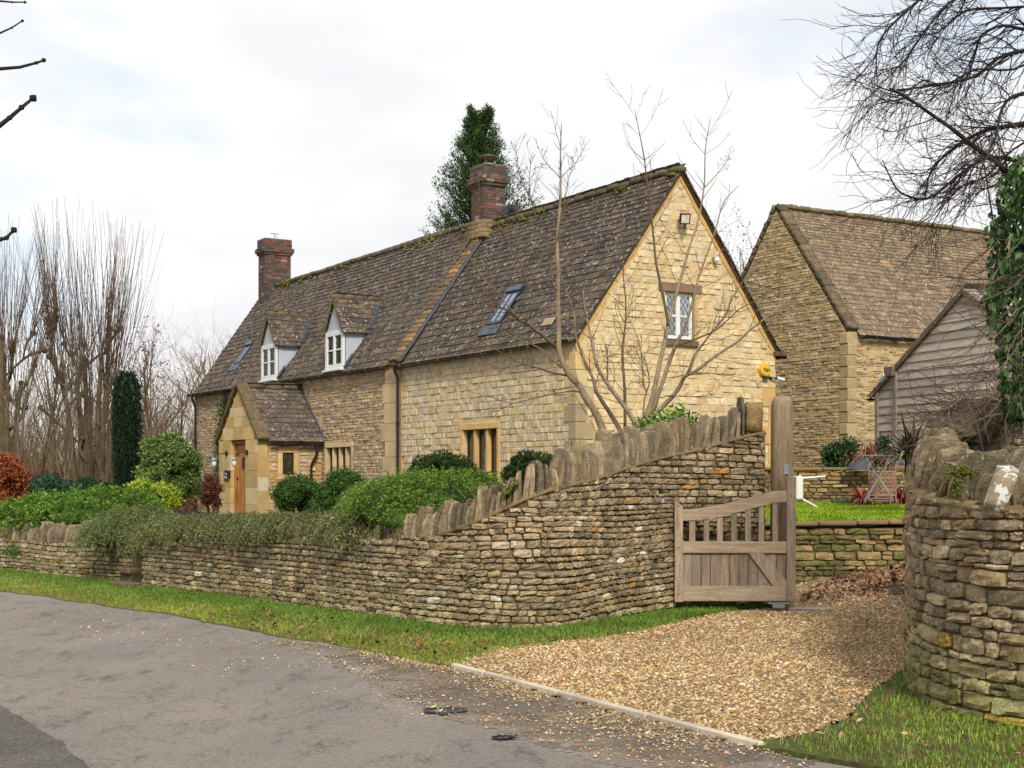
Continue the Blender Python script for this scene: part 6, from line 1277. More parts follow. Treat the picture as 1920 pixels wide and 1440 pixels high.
# ------------------------------------------------------------------ trees
def wander(p, d, L_, n, rg, wob=.12, trop=0., r0=.02, r1=.004, curl=None):
    pts = [np.array(p, float)]; d = unit(d); st_ = L_/(n-1)
    for i in range(n-1): d = unit(d+rg.normal(0, wob, 3)+A(0, 0, trop)+(0 if curl is None else curl)); pts.append(pts[-1]+d*st_)
    return np.array(pts), np.linspace(r0, r1, n)
def at(poly, f):
    p, r = poly; x = f*(len(p)-1); i = min(int(x), len(p)-2); g = x-i; return p[i]+(p[i+1]-p[i])*g, unit(p[i+1]-p[i]), r[i]+(r[i+1]-r[i])*g
def branchy(limbs, rg, levels, out_):
    """levels: list of (count per limb, length factor range, angle, n pts, wobble, tropism, f0)"""
    cur = limbs
    for (cnt, lf, ang, npts, wob, trop, f0) in levels:
        nxt = []
        for pl in cur:
            LL = np.linalg.norm(np.diff(pl[0], axis=0), axis=1).sum()
            for k in range(rg.poisson(cnt)):
                p, d, r = at(pl, rg.uniform(f0, 1)); s_ = unit(np.cross(d, rg.normal(0, 1, 3))); dn = unit(d*math.cos(ang)+s_*math.sin(ang)*rg.uniform(.7, 1.3)); L2 = LL*rg.uniform(*lf); q = wander(p, dn, L2, npts, rg, wob, trop, max(r*.55, .003), max(r*.2, .0018)); nxt.append(q)
        out_ += nxt; cur = nxt
    return out_
def pollard(label, x0, x1, ytop, yknob, ybase, Y, ns, seed, nst=6, name='pollarded_willow', ivy=False):
    rg = np.random.default_rng(seed); cx = (x0+x1)/2; b = P(cx, ybase, Y); b[2] = .3; t = thing(name, b, label, 'tree', 'pollarded trees at the left'); zk = P(cx, yknob, Y)[2]; zt_ = P(cx, ytop, Y)[2]; R = (x1-x0)/2/F*Y; lim = []
    for i in range(nst):
        a = (i-(nst-1)/2)/(nst/2); e = A(b[0]+a*R*.62, b[1]+rg.normal(0, .5), zk+rg.uniform(-1.6, .5)); p0 = b+A(a*.25, rg.normal(0, .15), 0); m1 = p0+(e-p0)*.35+A(a*.1, 0, .35*(1-abs(a))); m2 = p0+(e-p0)*.7+A(-a*.05, 0, .1); lim.append((catmull([p0, m1, m2, e], 4), np.linspace(.12, .06, 13)))
        for k in range(3): q, d, r = at(lim[-1], rg.uniform(.35, .95)); e2 = q+A(rg.normal(0, .5), rg.normal(0, .4), rg.uniform(.4, 1.1)); lim.append((catmull([q, (q+e2)/2+rg.normal(0, .07, 3), e2], 6), np.linspace(r*.6, .05, 13)))
    mb = MB(); tubes(mb, lim, lin(124, 106, 80)*.6, 7); kn = np.array([l[0][-1] for l in lim]); rocks(mb, kn, A(.07, 0, 0), A(0, .07, 0), A(0, 0, .08), np.tile(lin(120, 96, 66)*.5, (len(kn), 1)), sq=.2, rough=.15); mb.link('trunk', m_bark, t, smooth=True)
    sh_ = []
    for i in range(ns):
        l = lim[rg.integers(len(lim))]; q, d, r = at(l, rg.uniform(.6, 1)); a = (q[0]-b[0])/R; Lq = (zt_-q[2])*rg.uniform(.45, 1.0)*(1-.16*a*a); dr_ = A(a*.33+np.clip(rg.normal(0, .11), -.2, .2), rg.normal(0, .14), 1); sh_.append(wander(q, dr_, Lq, 9, rg, .028, .02, rg.uniform(.008, .016), .0035))
        if rg.random() < .6: qq, d2, r2 = at(sh_[-1], rg.uniform(.2, .7)); sh_.append(wander(qq, d2+np.clip(rg.normal(0, .14, 3), -.25, .25)*A(1, 1, .1), Lq*.4, 9, rg, .03, .04, .007, .003))
    mb = MB(); tubes(mb, sh_, np.array([lin(134, 108, 88)*.6, lin(116, 94, 78)*.55, lin(146, 120, 96)*.6]), 3); mb.link('crown', m_bark, t); return t
pollard('broad pollarded tree with a brush of long upright shoots beside the columnar yew', 74, 268, 378, 655, 930, 44, 240, 401, 7)
pollard('pollarded tree with upright shoots at the left edge of the picture', -50, 62, 395, 640, 930, 42, 150, 402, 5)
pollard('slimmer pollarded tree just off the left edge, its shoots leaning in', -190, -60, 420, 650, 930, 46, 60, 403, 4)
def tree(name, label, px, ybase, ytop, Y, seed, n1=10, spread=.5, colr=lin(120, 98, 74)*.5, r0=.12, lv=None, group=None, leafcol=None, nl=0, cat='tree', clear=.3):
    rg = np.random.default_rng(seed); b = P(px, ybase, Y); b[2] = min(b[2], .5); zt_ = P(px, ytop, Y)[2]; Hh = zt_-b[2]; t = thing(name, b, label, cat, group); tr = wander(b, A(rg.normal(0, .05), 0, 1), Hh*.85, 10, rg, .06, .06, r0, r0*.3)
    lims = []
    for i in range(n1): q, d, r = at(tr, rg.uniform(clear, .97)); th = rg.uniform(0, 6.28); lims.append(wander(q, A(math.cos(th)*spread, math.sin(th)*spread, 1), (zt_-q[2])*rg.uniform(.6, 1.05), 8, rg, .10, .05, r*.55, .012))
    out_ = []; branchy(lims, rg, lv or [(5, (.25, .5), .6, 6, .12, .05, .2), (4, (.3, .6), .7, 5, .15, .04, .2)], out_)
    mb = MB(); tubes(mb, [tr], colr, 7); mb.link('trunk', m_bark, t, smooth=True); mb = MB(); tubes(mb, lims, colr, 4); tubes(mb, out_, colr*1.1, 3); mb.link('crown', m_bark, t)
    if nl: q = np.array([at(o, rg.uniform(.3, 1))[0] for o in [out_[k] for k in rg.integers(0, len(out_), nl)]]); mb = MB(); leaves(mb, q, .10*rg.uniform(.6, 1.3, nl), pick([leafcol, leafcol*.7], nl, .2, rg=rg), asp=.7, rg=rg); mb.link('dry_leaves', m_dryleaf, t)
    return t
tree('round_crowned_tree', 'bare rounded tree with a few dry leaves behind the columnar yew', 292, 935, 640, 56, 410, 16, .62, nl=500, leafcol=lin(150, 92, 56)*.6, lv=[(7, (.25, .5), .7, 6, .14, .04, .15), (5, (.3, .6), .8, 5, .18, .03, .2)])
tree('distant_bare_tree', 'pale brown bare tree showing above the cottage eaves at the left', 408, 935, 622, 66, 411, 18, .7, colr=lin(168, 138, 110)*.6, lv=[(8, (.25, .5), .7, 6, .14, .04, .15), (6, (.3, .6), .8, 5, .18, .03, .2)])
tree('distant_bare_tree', 'small bare tree with clinging dark leaves in the gap between cottage and barn', 1392, 900, 432, 75, 412, 16, .55, colr=lin(90, 78, 76)*.45, nl=700, leafcol=lin(84, 70, 70)*.5, lv=[(8, (.25, .5), .7, 6, .14, .04, .15), (6, (.3, .6), .8, 5, .18, .03, .2)])
sap_desc = ['thin leaning', 'slender grey', 'slim forked', 'thin pale', 'spindly brown', 'narrow twiggy', 'slender mossy', 'thin twisted', 'slight upright', 'wispy']
where = ['at the far left edge', 'in front of the left pollard', 'between the two pollards', 'at the left of the broad pollard', 'in front of the broad pollard trunk', 'under the broad pollard crown', 'right of the broad pollard', 'just left of the columnar yew', 'between the yew and the round bush', 'above the round bush']
for i, (px, yt, Y) in enumerate(((-15, 560, 38), (28, 600, 37), (66, 560, 40), (92, 640, 38), (128, 650, 38), (165, 620, 40), (188, 700, 38), (205, 690, 41), (272, 700, 46), (330, 690, 48))):
    tree('sapling', f'{sap_desc[i]} bare sapling {where[i]}', px, 935, yt, Y, 420+i, 7, .35, colr=[lin(122, 102, 76)*.55, lin(134, 122, 98)*.5, lin(104, 84, 62)*.5][i % 3], r0=.05, lv=[(5, (.3, .6), .6, 6, .14, .03, .1), (2, (.3, .6), .7, 5, .15, .03, .2)], group='saplings in the left garden', clear=.15)
# tangled hedgerow behind
rg = np.random.default_rng(77); out_ = []
for i in range(2200):
    Y = rg.uniform(50, 66); px = rg.uniform(-260, 520); b = P(px, 935, Y); b[2] = .2; out_.append(wander(b, A(rg.normal(0, .3), rg.normal(0, .2), 1), rg.uniform(2.6, 6.0), 8, rg, .13, .03, rg.uniform(.010, .024), .004))
tw_ = branchy(out_, rg, [(3.6, (.2, .5), .7, 5, .15, .02, .15)], [])
mb = MB(); tubes(mb, out_, np.array([lin(146, 124, 92)*.65, lin(166, 140, 104)*.7, lin(124, 104, 80)*.55]), 3); tubes(mb, tw_, np.array([lin(158, 132, 98)*.65, lin(172, 146, 108)*.7]), 3); o = mb.link('hedgerow_tangle', m_bark, None); tag(o, 'tangled bare brown hedgerow behind the garden trees', 'hedgerow', kind='stuff')
n = 12000; px = rg.uniform(-260, 470, n); Y = rg.uniform(46, 50, n); pt = np.array([P(a, 935, b) for a, b in zip(px, Y)]); pt[:, 2] = .5+rg.uniform(0, 1, n)**.8*1.0*(1+.4*vnoise(px, Y*0, .02, 4)); mb = MB(); leaves(mb, pt, .09, pick([lin(146, 92, 54)*.55, lin(120, 74, 46)*.5, lin(164, 114, 70)*.55], n, .2), asp=.7); o = mb.link('beech_hedge', m_dryleaf, None); tag(o, 'low rusty brown beech hedge behind the saplings at the left', 'hedge', kind='stuff')
# far wood line
n = 26000; px = rg.uniform(-900, 700, n); Y = rg.uniform(78, 96, n); pt = np.array([P(a, 900, b) for a, b in zip(px, Y)]); hh = 2.0+3.2*vnoise(px, Y*.05, .012, 6); pt[:, 2] = rg.uniform(0, 1, n)*hh; mb = MB(); leaves(mb, pt, rg.uniform(.25, .5, n), pick([lin(140, 116, 92)*.6, lin(122, 104, 84)*.55, lin(150, 130, 104)*.6, lin(104, 96, 66)*.5], n, .15), asp=.5); o = mb.link('far_wood', m_dryleaf, None); tag(o, 'far winter woodland on the skyline left of the cottage', 'woodland', kind='stuff')

# conifer behind the chimney
rg = np.random.default_rng(88); Yc = 52; cb = P(898, 900, Yc); cb[2] = .4; con = thing('cypress_tree', cb, 'tall dark green twin-topped cypress rising behind the middle chimney', 'tree')
tips = [P(880, 214, Yc), P(912, 212, Yc)]; mb = MB(); tubes(mb, [(np.array([cb, P(893, 600, Yc), P(884, 330, Yc), tips[0]]), np.array([.3, .22, .08, .02])), (np.array([P(893, 600, Yc), P(905, 420, Yc), P(908, 300, Yc), tips[1]]), np.array([.2, .12, .06, .015]))], lin(120, 100, 76)*.5, 7); mb.link('trunk', m_bark, con, smooth=True)
LP, LD, brs = [], [], []
def conwidth(y): return np.interp(y, [205, 225, 260, 300, 340, 380, 420, 450, 600], [3, 13, 26, 40, 58, 78, 98, 108, 140])
for i in range(520):
    y = 208+(rg.random()**.9)*330; ax = 898+rg.choice([-10, 12])*np.interp(y, [210, 400], [1.3, .4]); wpx = conwidth(y); th = rg.uniform(0, 6.28); rr = wpx/F*Yc*rg.uniform(.55, 1.1); q = P(ax, y, Yc); d = A(math.cos(th), math.sin(th), rg.uniform(.3, 1.1)); pl = wander(q, d, rr*1.2, 7, rg, .10, .02, .02, .004); brs.append(pl)
    for k in range(90): f = rg.uniform(.25, 1); p_, d_, _ = at(pl, f); LP.append(p_+rg.normal(0, .055, 3)*A(1, 1, 1.6)); LD.append(d_+A(0, 0, .5)+rg.normal(0, .3, 3))
LP = np.array(LP); n = len(LP); tone = np.repeat(1+rg.normal(0, .26, 520), 90); mb = MB(); leaves(mb, LP, rg.uniform(.06, .13, n), pick(GR((66, 98, 44), (46, 76, 36), (94, 122, 54), (36, 62, 32)), n, .15, rg=rg)*tone[:, None], d=np.array(LD), asp=.36, rg=rg); mb.link('foliage', m_leaf, con); mb = MB(); tubes(mb, brs, lin(100, 84, 62)*.5, 3); mb.link('branches', m_bark, con)

# bare multi-stemmed tree in front of the gable, traced limb by limb with depth
rg = np.random.default_rng(99); YT = 19.2; base = P(1190, 845, YT); base[2] = 1.2
mt = thing('multi_stem_tree', base, 'bare multi-stemmed tree with pale grey limbs behind the wall, in front of the gable', 'tree')
TR = [ # (depth offset start, end, r0, r1, points)
 (0, .0, .075, .050, [(1191, 860), (1191, 831), (1196, 812), (1203, 795)]),
 (0, -.3, .042, .010, [(1193, 815), (1191, 795), (1178, 772), (1158, 745), (1139, 720), (1120, 687), (1110, 643), (1103, 608), (1096, 574), (1094, 544)]),
 (.1, -.4, .062, .008, [(1148, 860), (1141, 838), (1120, 780), (1096, 742), (1087, 723), (1068, 704), (1049, 661), (1048, 619), (1046, 560), (1047, 525), (1045, 450), (1050, 385), (1051, 335), (1051, 282), (1053, 231)]),
 (-.3, -.5, .012, .005, [(1046, 545), (1036, 532), (1032, 480), (1019, 447), (1007, 420), (1000, 390), (988, 360), (975, 332), (970, 300), (967, 271)]),
 (-.4, -.6, .008, .004, [(1000, 388), (994, 365), (992, 345), (994, 315), (998, 285)]), (-.4, -.6, .009, .004, [(1032, 480), (1040, 455), (1045, 440)]),
 (-.3, -.6, .006, .003, [(1051, 335), (1038, 320), (1025, 307), (1016, 292), (1009, 275)]), (-.3, -.1, .006, .003, [(1051, 335), (1062, 322), (1075, 310), (1090, 288), (1103, 264)]),
 (-.3, -.4, .005, .003, [(1051, 282), (1044, 275), (1038, 265)]), (-.3, -.4, .005, .003, [(1051, 282), (1058, 277), (1064, 270)]), (-.3, -.4, .005, .003, [(1050, 358), (1040, 353), (1029, 345)]),
 (-.3, -.1, .009, .003, [(1045, 450), (1052, 415), (1057, 387), (1060, 365), (1065, 340), (1072, 315), (1077, 292)]), (-.2, 0, .005, .003, [(1058, 386), (1078, 370), (1097, 352)]),
 (0, -.7, .030, .005, [(1049, 661), (1040, 648), (1025, 635), (1002, 617), (985, 606), (973, 600), (954, 584), (940, 577), (920, 572), (900, 566), (868, 556)]),
 (-.4, -.9, .013, .004, [(985, 606), (1002, 570), (992, 540), (981, 505), (965, 475), (950, 450), (940, 430), (920, 405), (902, 380), (892, 360), (887, 352)]),
 (-.4, -.9, .010, .003, [(973, 600), (950, 570), (930, 545), (905, 520), (880, 480), (860, 455), (835, 440)]),
 (.2, .3, .036, .008, [(1172, 860), (1169, 822), (1150, 785), (1127, 749), (1118, 733), (1115, 722), (1110, 705), (1096, 678), (1088, 655), (1080, 631), (1078, 605), (1077, 590), (1068, 560), (1055, 530), (1050, 500)]),
 (.15, .3, .026, .006, [(1176, 860), (1172, 829), (1172, 780), (1171, 727), (1167, 664), (1170, 630), (1173, 602), (1173, 560), (1169, 520), (1167, 453), (1168, 400)]),
 (.05, .2, .042, .006, [(1203, 795), (1212, 778), (1218, 764), (1225, 740), (1230, 716), (1237, 680), (1245, 647), (1250, 620), (1253, 602), (1264, 566), (1271, 540), (1283, 500), (1293, 462), (1306, 425), (1315, 385), (1321, 340), (1322, 287), (1327, 250), (1333, 219)]),
 (.15, .2, .006, .003, [(1322, 351), (1350, 320), (1362, 303), (1371, 285)]), (.15, .2, .006, .003, [(1322, 350), (1312, 335), (1303, 321)]), (.15, .2, .005, .003, [(1326, 255), (1338, 245), (1347, 232)]), (.15, .2, .005, .003, [(1324, 262), (1318, 254), (1312, 247)]), (.15, .2, .006, .003, [(1318, 372), (1334, 350), (1345, 330)]),
 (.0, -.6, .036, .006, [(1203, 800), (1216, 775), (1228, 762), (1232, 745), (1241, 720), (1253, 685), (1260, 665), (1266, 650), (1274, 633), (1282, 616), (1290, 595), (1297, 572), (1305, 540), (1315, 505), (1330, 465), (1342, 430), (1351, 395), (1362, 372), (1385, 348)]),
 (-.3, -.8, .014, .004, [(1266, 650), (1280, 644), (1297, 639), (1318, 630), (1337, 622), (1350, 613), (1360, 604), (1375, 590), (1387, 579), (1416, 564), (1440, 545), (1462, 520), (1475, 500)]),
 (0, -.9, .036, .005, [(1200, 810), (1220, 785), (1245, 760), (1262, 742), (1274, 725), (1280, 712), (1287, 704), (1310, 692), (1335, 672), (1360, 655), (1385, 639), (1402, 622), (1418, 610), (1450, 585), (1478, 563), (1500, 547), (1530, 535)]),
 (-.2, -.4, .018, .005, [(1287, 704), (1294, 688), (1301, 668), (1318, 645), (1337, 620), (1348, 606), (1360, 590), (1372, 560), (1385, 540), (1400, 515), (1412, 490)]),
 (-.1, -.3, .022, .005, [(1253, 612), (1249, 584), (1240, 540), (1230, 492), (1226, 450), (1221, 405), (1218, 370), (1212, 330), (1208, 297), (1202, 265), (1196, 235), (1190, 205)]),
 (-.2, -.3, .006, .003, [(1208, 300), (1190, 285), (1171, 268)]), (-.2, -.3, .006, .003, [(1208, 300), (1222, 290), (1232, 275)]), (-.2, -.3, .005, .003, [(1213, 332), (1203, 325), (1193, 319)]), (-.2, -.3, .005, .003, [(1212, 330), (1218, 322), (1222, 315)]),
 (0, -.9, .012, .003, [(1087, 735), (1072, 733), (1058, 735), (1030, 740), (1006, 746), (980, 752), (959, 756), (930, 748), (900, 739), (874, 733)]), (-.5, -.8, .006, .003, [(962, 756), (945, 765), (930, 772), (915, 768)]),
 (0, -.9, .016, .004, [(1075, 706), (1052, 702), (1030, 697), (1010, 690), (992, 687), (966, 676), (953, 668), (940, 661), (910, 645), (890, 636), (876, 631)]), (-.4, -.9, .007, .003, [(992, 687), (980, 690), (971, 692), (945, 686), (910, 682), (898, 679), (887, 676)]),
 (-.1, -.8, .012, .003, [(1052, 690), (1030, 668), (1006, 650), (980, 640), (954, 628), (940, 618), (924, 607), (905, 596), (880, 590)]),
 (0, .3, .014, .004, [(1205, 790), (1207, 765), (1209, 745), (1212, 735), (1207, 720), (1205, 700), (1203, 670), (1198, 640), (1186, 610), (1178, 590), (1180, 560), (1190, 520)]), (0, .2, .010, .004, [(1212, 735), (1217, 720), (1216, 700), (1210, 675), (1203, 665), (1196, 640)]),
 (-.1, -.5, .010, .003, [(1139, 700), (1139, 675), (1141, 668), (1155, 664), (1175, 664), (1203, 663), (1225, 654), (1245, 645), (1275, 632), (1310, 620)]), (-.1, -.2, .012, .004, [(1138, 722), (1139, 700), (1139, 670), (1138, 646)]),
 (-.1, -.6, .009, .003, [(1260, 708), (1280, 704), (1305, 702), (1330, 700), (1360, 703), (1390, 708), (1412, 714)]), (-.1, -.5, .007, .003, [(1236, 746), (1260, 742), (1285, 744), (1320, 742), (1340, 738)]), (0, .2, .008, .003, [(1110, 850), (1117, 815), (1105, 785), (1093, 765), (1080, 745), (1070, 738)]),
]
tl = []
for d0, d1, r0, r1, pts in TR:
    k = len(pts); a = catmull(pts, 3) if k > 2 else np.array(pts, float); m_ = len(a); dd = np.linspace(d0, d1, m_); tl.append((np.array([P(x, y, YT+e) for (x, y), e in zip(a, dd)]), np.linspace(r0*.98, r1*.7, m_)))
big = [q for q in tl if q[1][0] > .011]; small = []
for q in tl:
    if len(q[0]) < 8: continue
    LL = np.linalg.norm(np.diff(q[0], axis=0), axis=1).sum(); f = .28
    while f < .97:
        p, d, r = at(q, f); s_ = unit(np.cross(d, rg.normal(0, 1, 3)))
        for sg in (1, -1):
            if rg.random() < .8: small.append(wander(p, d*.75+s_*sg*.8, rg.uniform(.15, .75)*min(LL, 2.4)*.42, 7, rg, .10, .06, min(r*.5, .006), .0026))
        f += rg.uniform(.05, .12)
tw2 = branchy(small, rg, [(1.8, (.25, .55), .7, 5, .12, .05, .2)], [])
mb = MB(); tubes(mb, [tl[0], tl[2], tl[1], tl[18], tl[24], tl[26]], lin(168, 148, 118)*.66, 8); mb.link('trunk', m_bark, mt, smooth=True)
mb = MB(); tubes(mb, [q for i, q in enumerate(tl) if i not in (0, 2, 1, 18, 24, 26)], np.array([lin(158, 138, 108)*.62, lin(132, 110, 84)*.55]), 6); mb.link('limbs', m_bark, mt, smooth=True)
mb = MB(); tubes(mb, small+tw2, np.array([lin(122, 96, 78)*.5, lin(142, 116, 92)*.55]), 3); mb.link('crown', m_bark, mt)

rg = np.random.default_rng(140); dk = thing('dead_climber', P(1830, 800, 12.5), 'tangle of dead brown climber stems over the top of the drive wall', 'climber'); q = []
for i in range(420):
    px = rg.uniform(1765, 1990); py = rg.uniform(738, 800)+max(0, 1800-px)*.3; q.append(wander(P(px, py, rg.uniform(12.2, 14.4)), rg.normal(0, 1, 3)*A(1, .6, .45)+A(-.3, 0, -.15), rg.uniform(.25, .8), 9, rg, .28, -.03, .004, .002))
mb = MB(); tubes(mb, q, np.array([lin(138, 110, 84)*.6, lin(112, 90, 72)*.5, lin(160, 134, 106)*.65]), 3); mb.link('stems', m_bark, dk)
# large bare tree overhanging from the right
rg = np.random.default_rng(123); YR = 12.5; bt_ = A(4.72, YR+.0, 0); ot = thing('overhanging_tree', bt_, 'large bare tree with drooping dark twigs reaching in from the right edge', 'tree')
LM = [(.05, .012, [(2100, 520), (2010, 430), (1960, 398), (1920, 355), (1878, 312), (1840, 285), (1790, 245), (1740, 210), (1700, 182), (1668, 165)]), (.035, .008, [(2120, 130), (2000, 90), (1920, 95), (1870, 110), (1830, 142), (1780, 155), (1720, 165), (1680, 168)]), (.03, .006, [(2120, 90), (2000, 60), (1920, 55), (1880, 48), (1840, 66), (1827, 105), (1815, 140), (1790, 165)]),
      (.045, .007, [(2120, 260), (2000, 220), (1920, 232), (1880, 238), (1840, 247), (1780, 285), (1745, 322), (1735, 372)]), (.03, .005, [(2080, -20), (1920, -40), (1850, -40), (1760, -25), (1690, 30), (1650, 75), (1643, 120), (1646, 165)]), (.03, .005, [(2100, 180), (1980, 165), (1900, 180), (1875, 215), (1868, 255), (1845, 305), (1830, 350)]),
      (.035, .005, [(2100, 380), (1980, 330), (1900, 300), (1845, 298), (1790, 335), (1740, 372), (1690, 362), (1668, 330), (1655, 300)]), (.02, .004, [(2080, -60), (1900, -60), (1800, -10), (1740, 50), (1700, 110), (1672, 130), (1650, 130)]), (.02, .004, [(1980, 90), (1900, 130), (1830, 130), (1770, 160), (1730, 150), (1700, 180), (1665, 200)]), (.018, .004, [(1990, 230), (1900, 280), (1850, 330), (1800, 350), (1760, 400), (1745, 430)]), (.02, .004, [(2050, 20), (1960, 10), (1880, 15), (1810, 20), (1760, 60), (1700, 70), (1665, 100)])]
ll_ = [(lambda a, r0, r1: (np.array([P(x, y, YR+o) for (x, y), o in zip(a, np.linspace(rg.normal(0, .3), rg.normal(0, .9), len(a)))]), np.linspace(r0*.6, r1*.7, len(a))))(catmull([x for x in p if x[0] < 2012], 3), r0, r1) for r0, r1, p in LM]
trunk = (np.array([bt_, bt_+A(.02, 0, 2), bt_+A(-.05, 0, 3.6), bt_+A(.1, 0, 5.5), bt_+A(.2, 0, 8)]), np.array([.26, .20, .16, .10, .04]))
L1, L2 = [], []
for q in ll_:
    for k in range(34):
        p, d, r = at(q, rg.uniform(.05, .9)); dd = unit(A(-.15, rg.normal(0, .45), rg.normal(-.25, .45))+d*.5); L1.append(wander(p, dd, rg.uniform(.3, .85), 12, rg, .15, 0, min(r*.5, .008), .0026, curl=A(-.03, 0, rg.choice([-.12, -.04, .09]))))
for q in L1:
    for k in range(rg.poisson(3.4)): p, d, r = at(q, rg.uniform(.1, .95)); dd = unit(d+rg.normal(0, .6, 3)+A(-.1, 0, 0)); L2.append(wander(p, dd, rg.uniform(.12, .5), 7, rg, .16, rg.choice([-.07, .05]), .0029, .0015))
low = []
for k in range(60):
    p = P(rg.uniform(1860, 2010), rg.uniform(420, 800), YR-.8+rg.normal(0, .5)); low.append(wander(p, A(-.8, rg.normal(0, .3), rg.normal(-.45, .4)), rg.uniform(.4, 1.15), 12, rg, .14, .0, .006, .0024))
low2 = branchy(low, rg, [(3, (.2, .5), .7, 6, .15, 0, .1)], [])
mb = MB(); tubes(mb, [trunk]+[(lambda t0: (np.array([t0, (t0+q[0][0])/2+A(0, 0, .08), q[0][0], q[0][1]]), np.array([.05, .04, q[1][0]*1.1, q[1][1]])))(np.array([np.interp(max(q[0][0][2]-.35, .5), trunk[0][:, 2], trunk[0][:, i]) for i in range(3)])) for q in ll_], lin(92, 78, 66)*.5, 9); mb.link('trunk', m_bark, ot, smooth=True)
mb = MB(); tubes(mb, ll_, lin(70, 60, 58)*.42, 6); mb.link('limbs', m_bark, ot, smooth=True)
mb = MB(); tubes(mb, L1+L2, np.array([lin(74, 62, 62)*.45, lin(96, 80, 72)*.5]), 3); mb.link('crown', m_bark, ot)
mb = MB(); tubes(mb, low+low2, np.array([lin(150, 128, 118)*.6, lin(120, 100, 92)*.5]), 3); mb.link('low_twigs', m_bark, ot)
iv = thing('tree_ivy', P(1925, 780, 12.1), 'glossy dark ivy hanging down the trunk at the right edge', 'climber'); n = 4600; yy = rg.uniform(285, 790, n); edge = np.interp(yy, [285, 330, 420, 480, 560, 640, 700, 790], [1905, 1880, 1856, 1864, 1852, 1872, 1878, 1892])+rg.normal(0, 6, n); xx = edge+rg.uniform(0, 1, n)*150; pt = np.array([P(a, b, 12.1+c) for a, b, c in zip(xx, yy, rg.normal(0, .22, n))]); mb = MB(); leaves(mb, pt, rg.uniform(.05, .09, n), pick(GR((44, 78, 26), (32, 60, 22), (66, 102, 38), (96, 128, 60)), n, .2, rg=rg), d=np.tile(A(-.2, -.2, -1), (n, 1)), asp=.62, rg=rg); mb.link('foliage', m_leaf, iv)
mb = MB(); tubes(mb, [wander(P(x, 800, 12.15), A(rg.normal(0, .05), 0, 1), 2.4, 9, rg, .08, .02, .012, .006) for x in (1885, 1905, 1925, 1945)], lin(100, 80, 60)*.5, 5); mb.link('stem', m_bark, iv)

# near tree off the left edge whose budded twigs poke into the frame
rg = np.random.default_rng(321); nb_ = A(-3.3, 3.2, 0); nt_ = thing('near_tree', nb_, 'bare tree just off the left edge with thick budded twig tips poking into view', 'tree')
mb = MB(); tubes(mb, [(np.array([nb_, nb_+A(.1, 0, 1.5), nb_+A(.3, 0, 3.2)]), np.array([.12, .10, .06]))], lin(80, 70, 60)*.4, 8); mb.link('trunk', m_bark, nt_, smooth=True)
mb = MB(); bud = []
for pts, Y, r in (([(-250, -80), (-100, -20), (0, 2), (22, 4), (47, 4)], 3.6, .0022), ([(-240, 160), (-100, 95), (0, 62), (22, 52), (42, 39)], 3.4, .0022), ([(-260, 150), (-120, 140), (0, 129), (37, 126), (68, 118), (82, 113)], 3.2, .0032), ([(-300, 420), (-120, 320), (0, 235), (18, 221), (40, 202), (62, 184)], 2.6, .0040), ([(-300, 540), (-120, 490), (0, 449), (12, 446), (26, 431)], 2.5, .0034)):
    a = np.array([P(x, y, Y) for x, y in pts]); tubes(mb, [(np.vstack([nb_+A(.3, 0, 2.6), a]), np.r_[.03, np.linspace(r*1.6, r*.75, len(a))])], lin(70, 60, 50)*.35, 6); bud += [(a[-1], r), (a[-2], r*.8), (a[-3], r*.7)]
rocks(mb, np.array([b[0] for b in bud]), np.array([A(1, 0, 0)*b[1]*1.5 for b in bud]), np.array([A(0, 1, 0)*b[1]*1.4 for b in bud]), np.array([A(0, 0, 1)*b[1]*1.5 for b in bud]), np.tile(lin(60, 48, 42)*.35, (len(bud), 1)), tpl=RK3, sq=.2, rough=.1); mb.link('twigs', m_bark, nt_, smooth=True)

# ------------------------------------------------------------------ gravel, grass, litter
rg = np.random.default_rng(500)
def pebbles(q, size, pal, name, label, z=.02, kind='stuff', sink=.35):
    n = len(q); s = size*rg.lognormal(0, .28, (n, 1, 1)); ax = rg.uniform(.55, 1.25, (n, 1, 3))*A(1, 1, .62); R = rg.uniform(0, 6.28, n); T = OCT[None]*ax*s+rg.normal(0, .12, (n, 6, 3))*s; c, s_ = np.cos(R)[:, None], np.sin(R)[:, None]
    X = T[..., 0]*c-T[..., 1]*s_; Y_ = T[..., 0]*s_+T[..., 1]*c; tl_ = rg.normal(0, .3, (n, 1)); Zz = T[..., 2]+X*tl_; O = np.c_[q, hd(q[:, 0], q[:, 1])+z+size*sink*rg.uniform(.2, 1.4, n)]
    tone = (.80+.36*vnoise(q[:, 0], q[:, 1], 1.1, 61)*.6+.36*.4*vnoise(q[:, 0], q[:, 1], 3.3, 62))[:, None]; mb = MB(); mb.inst(O[:, None]+np.stack([X, Y_, Zz], -1), OCTF, pick(pal, n, .18, .04, rg=rg)*tone); o = mb.link(name, m_gravel, None); tag(o, label, 'gravel', kind=kind)
GP_ = [lin(222, 192, 144)*.78, lin(202, 170, 124)*.76, lin(230, 208, 168)*.8, lin(184, 152, 110)*.72, lin(214, 178, 124)*.76, lin(236, 222, 192)*.84, lin(156, 132, 98)*.66, lin(204, 156, 96)*.7]
q = scatter(gr, 78000, rg); Yq = q[:, 1]; keep = rg.random(len(q)) < np.clip(1.15-(Yq-9)/18, .35, 1); q = q[keep]; pebbles(q, .0125, [c*A(.88, .84, .78) for c in GP_], 'gravel', 'pale honey gravel covering the drive')
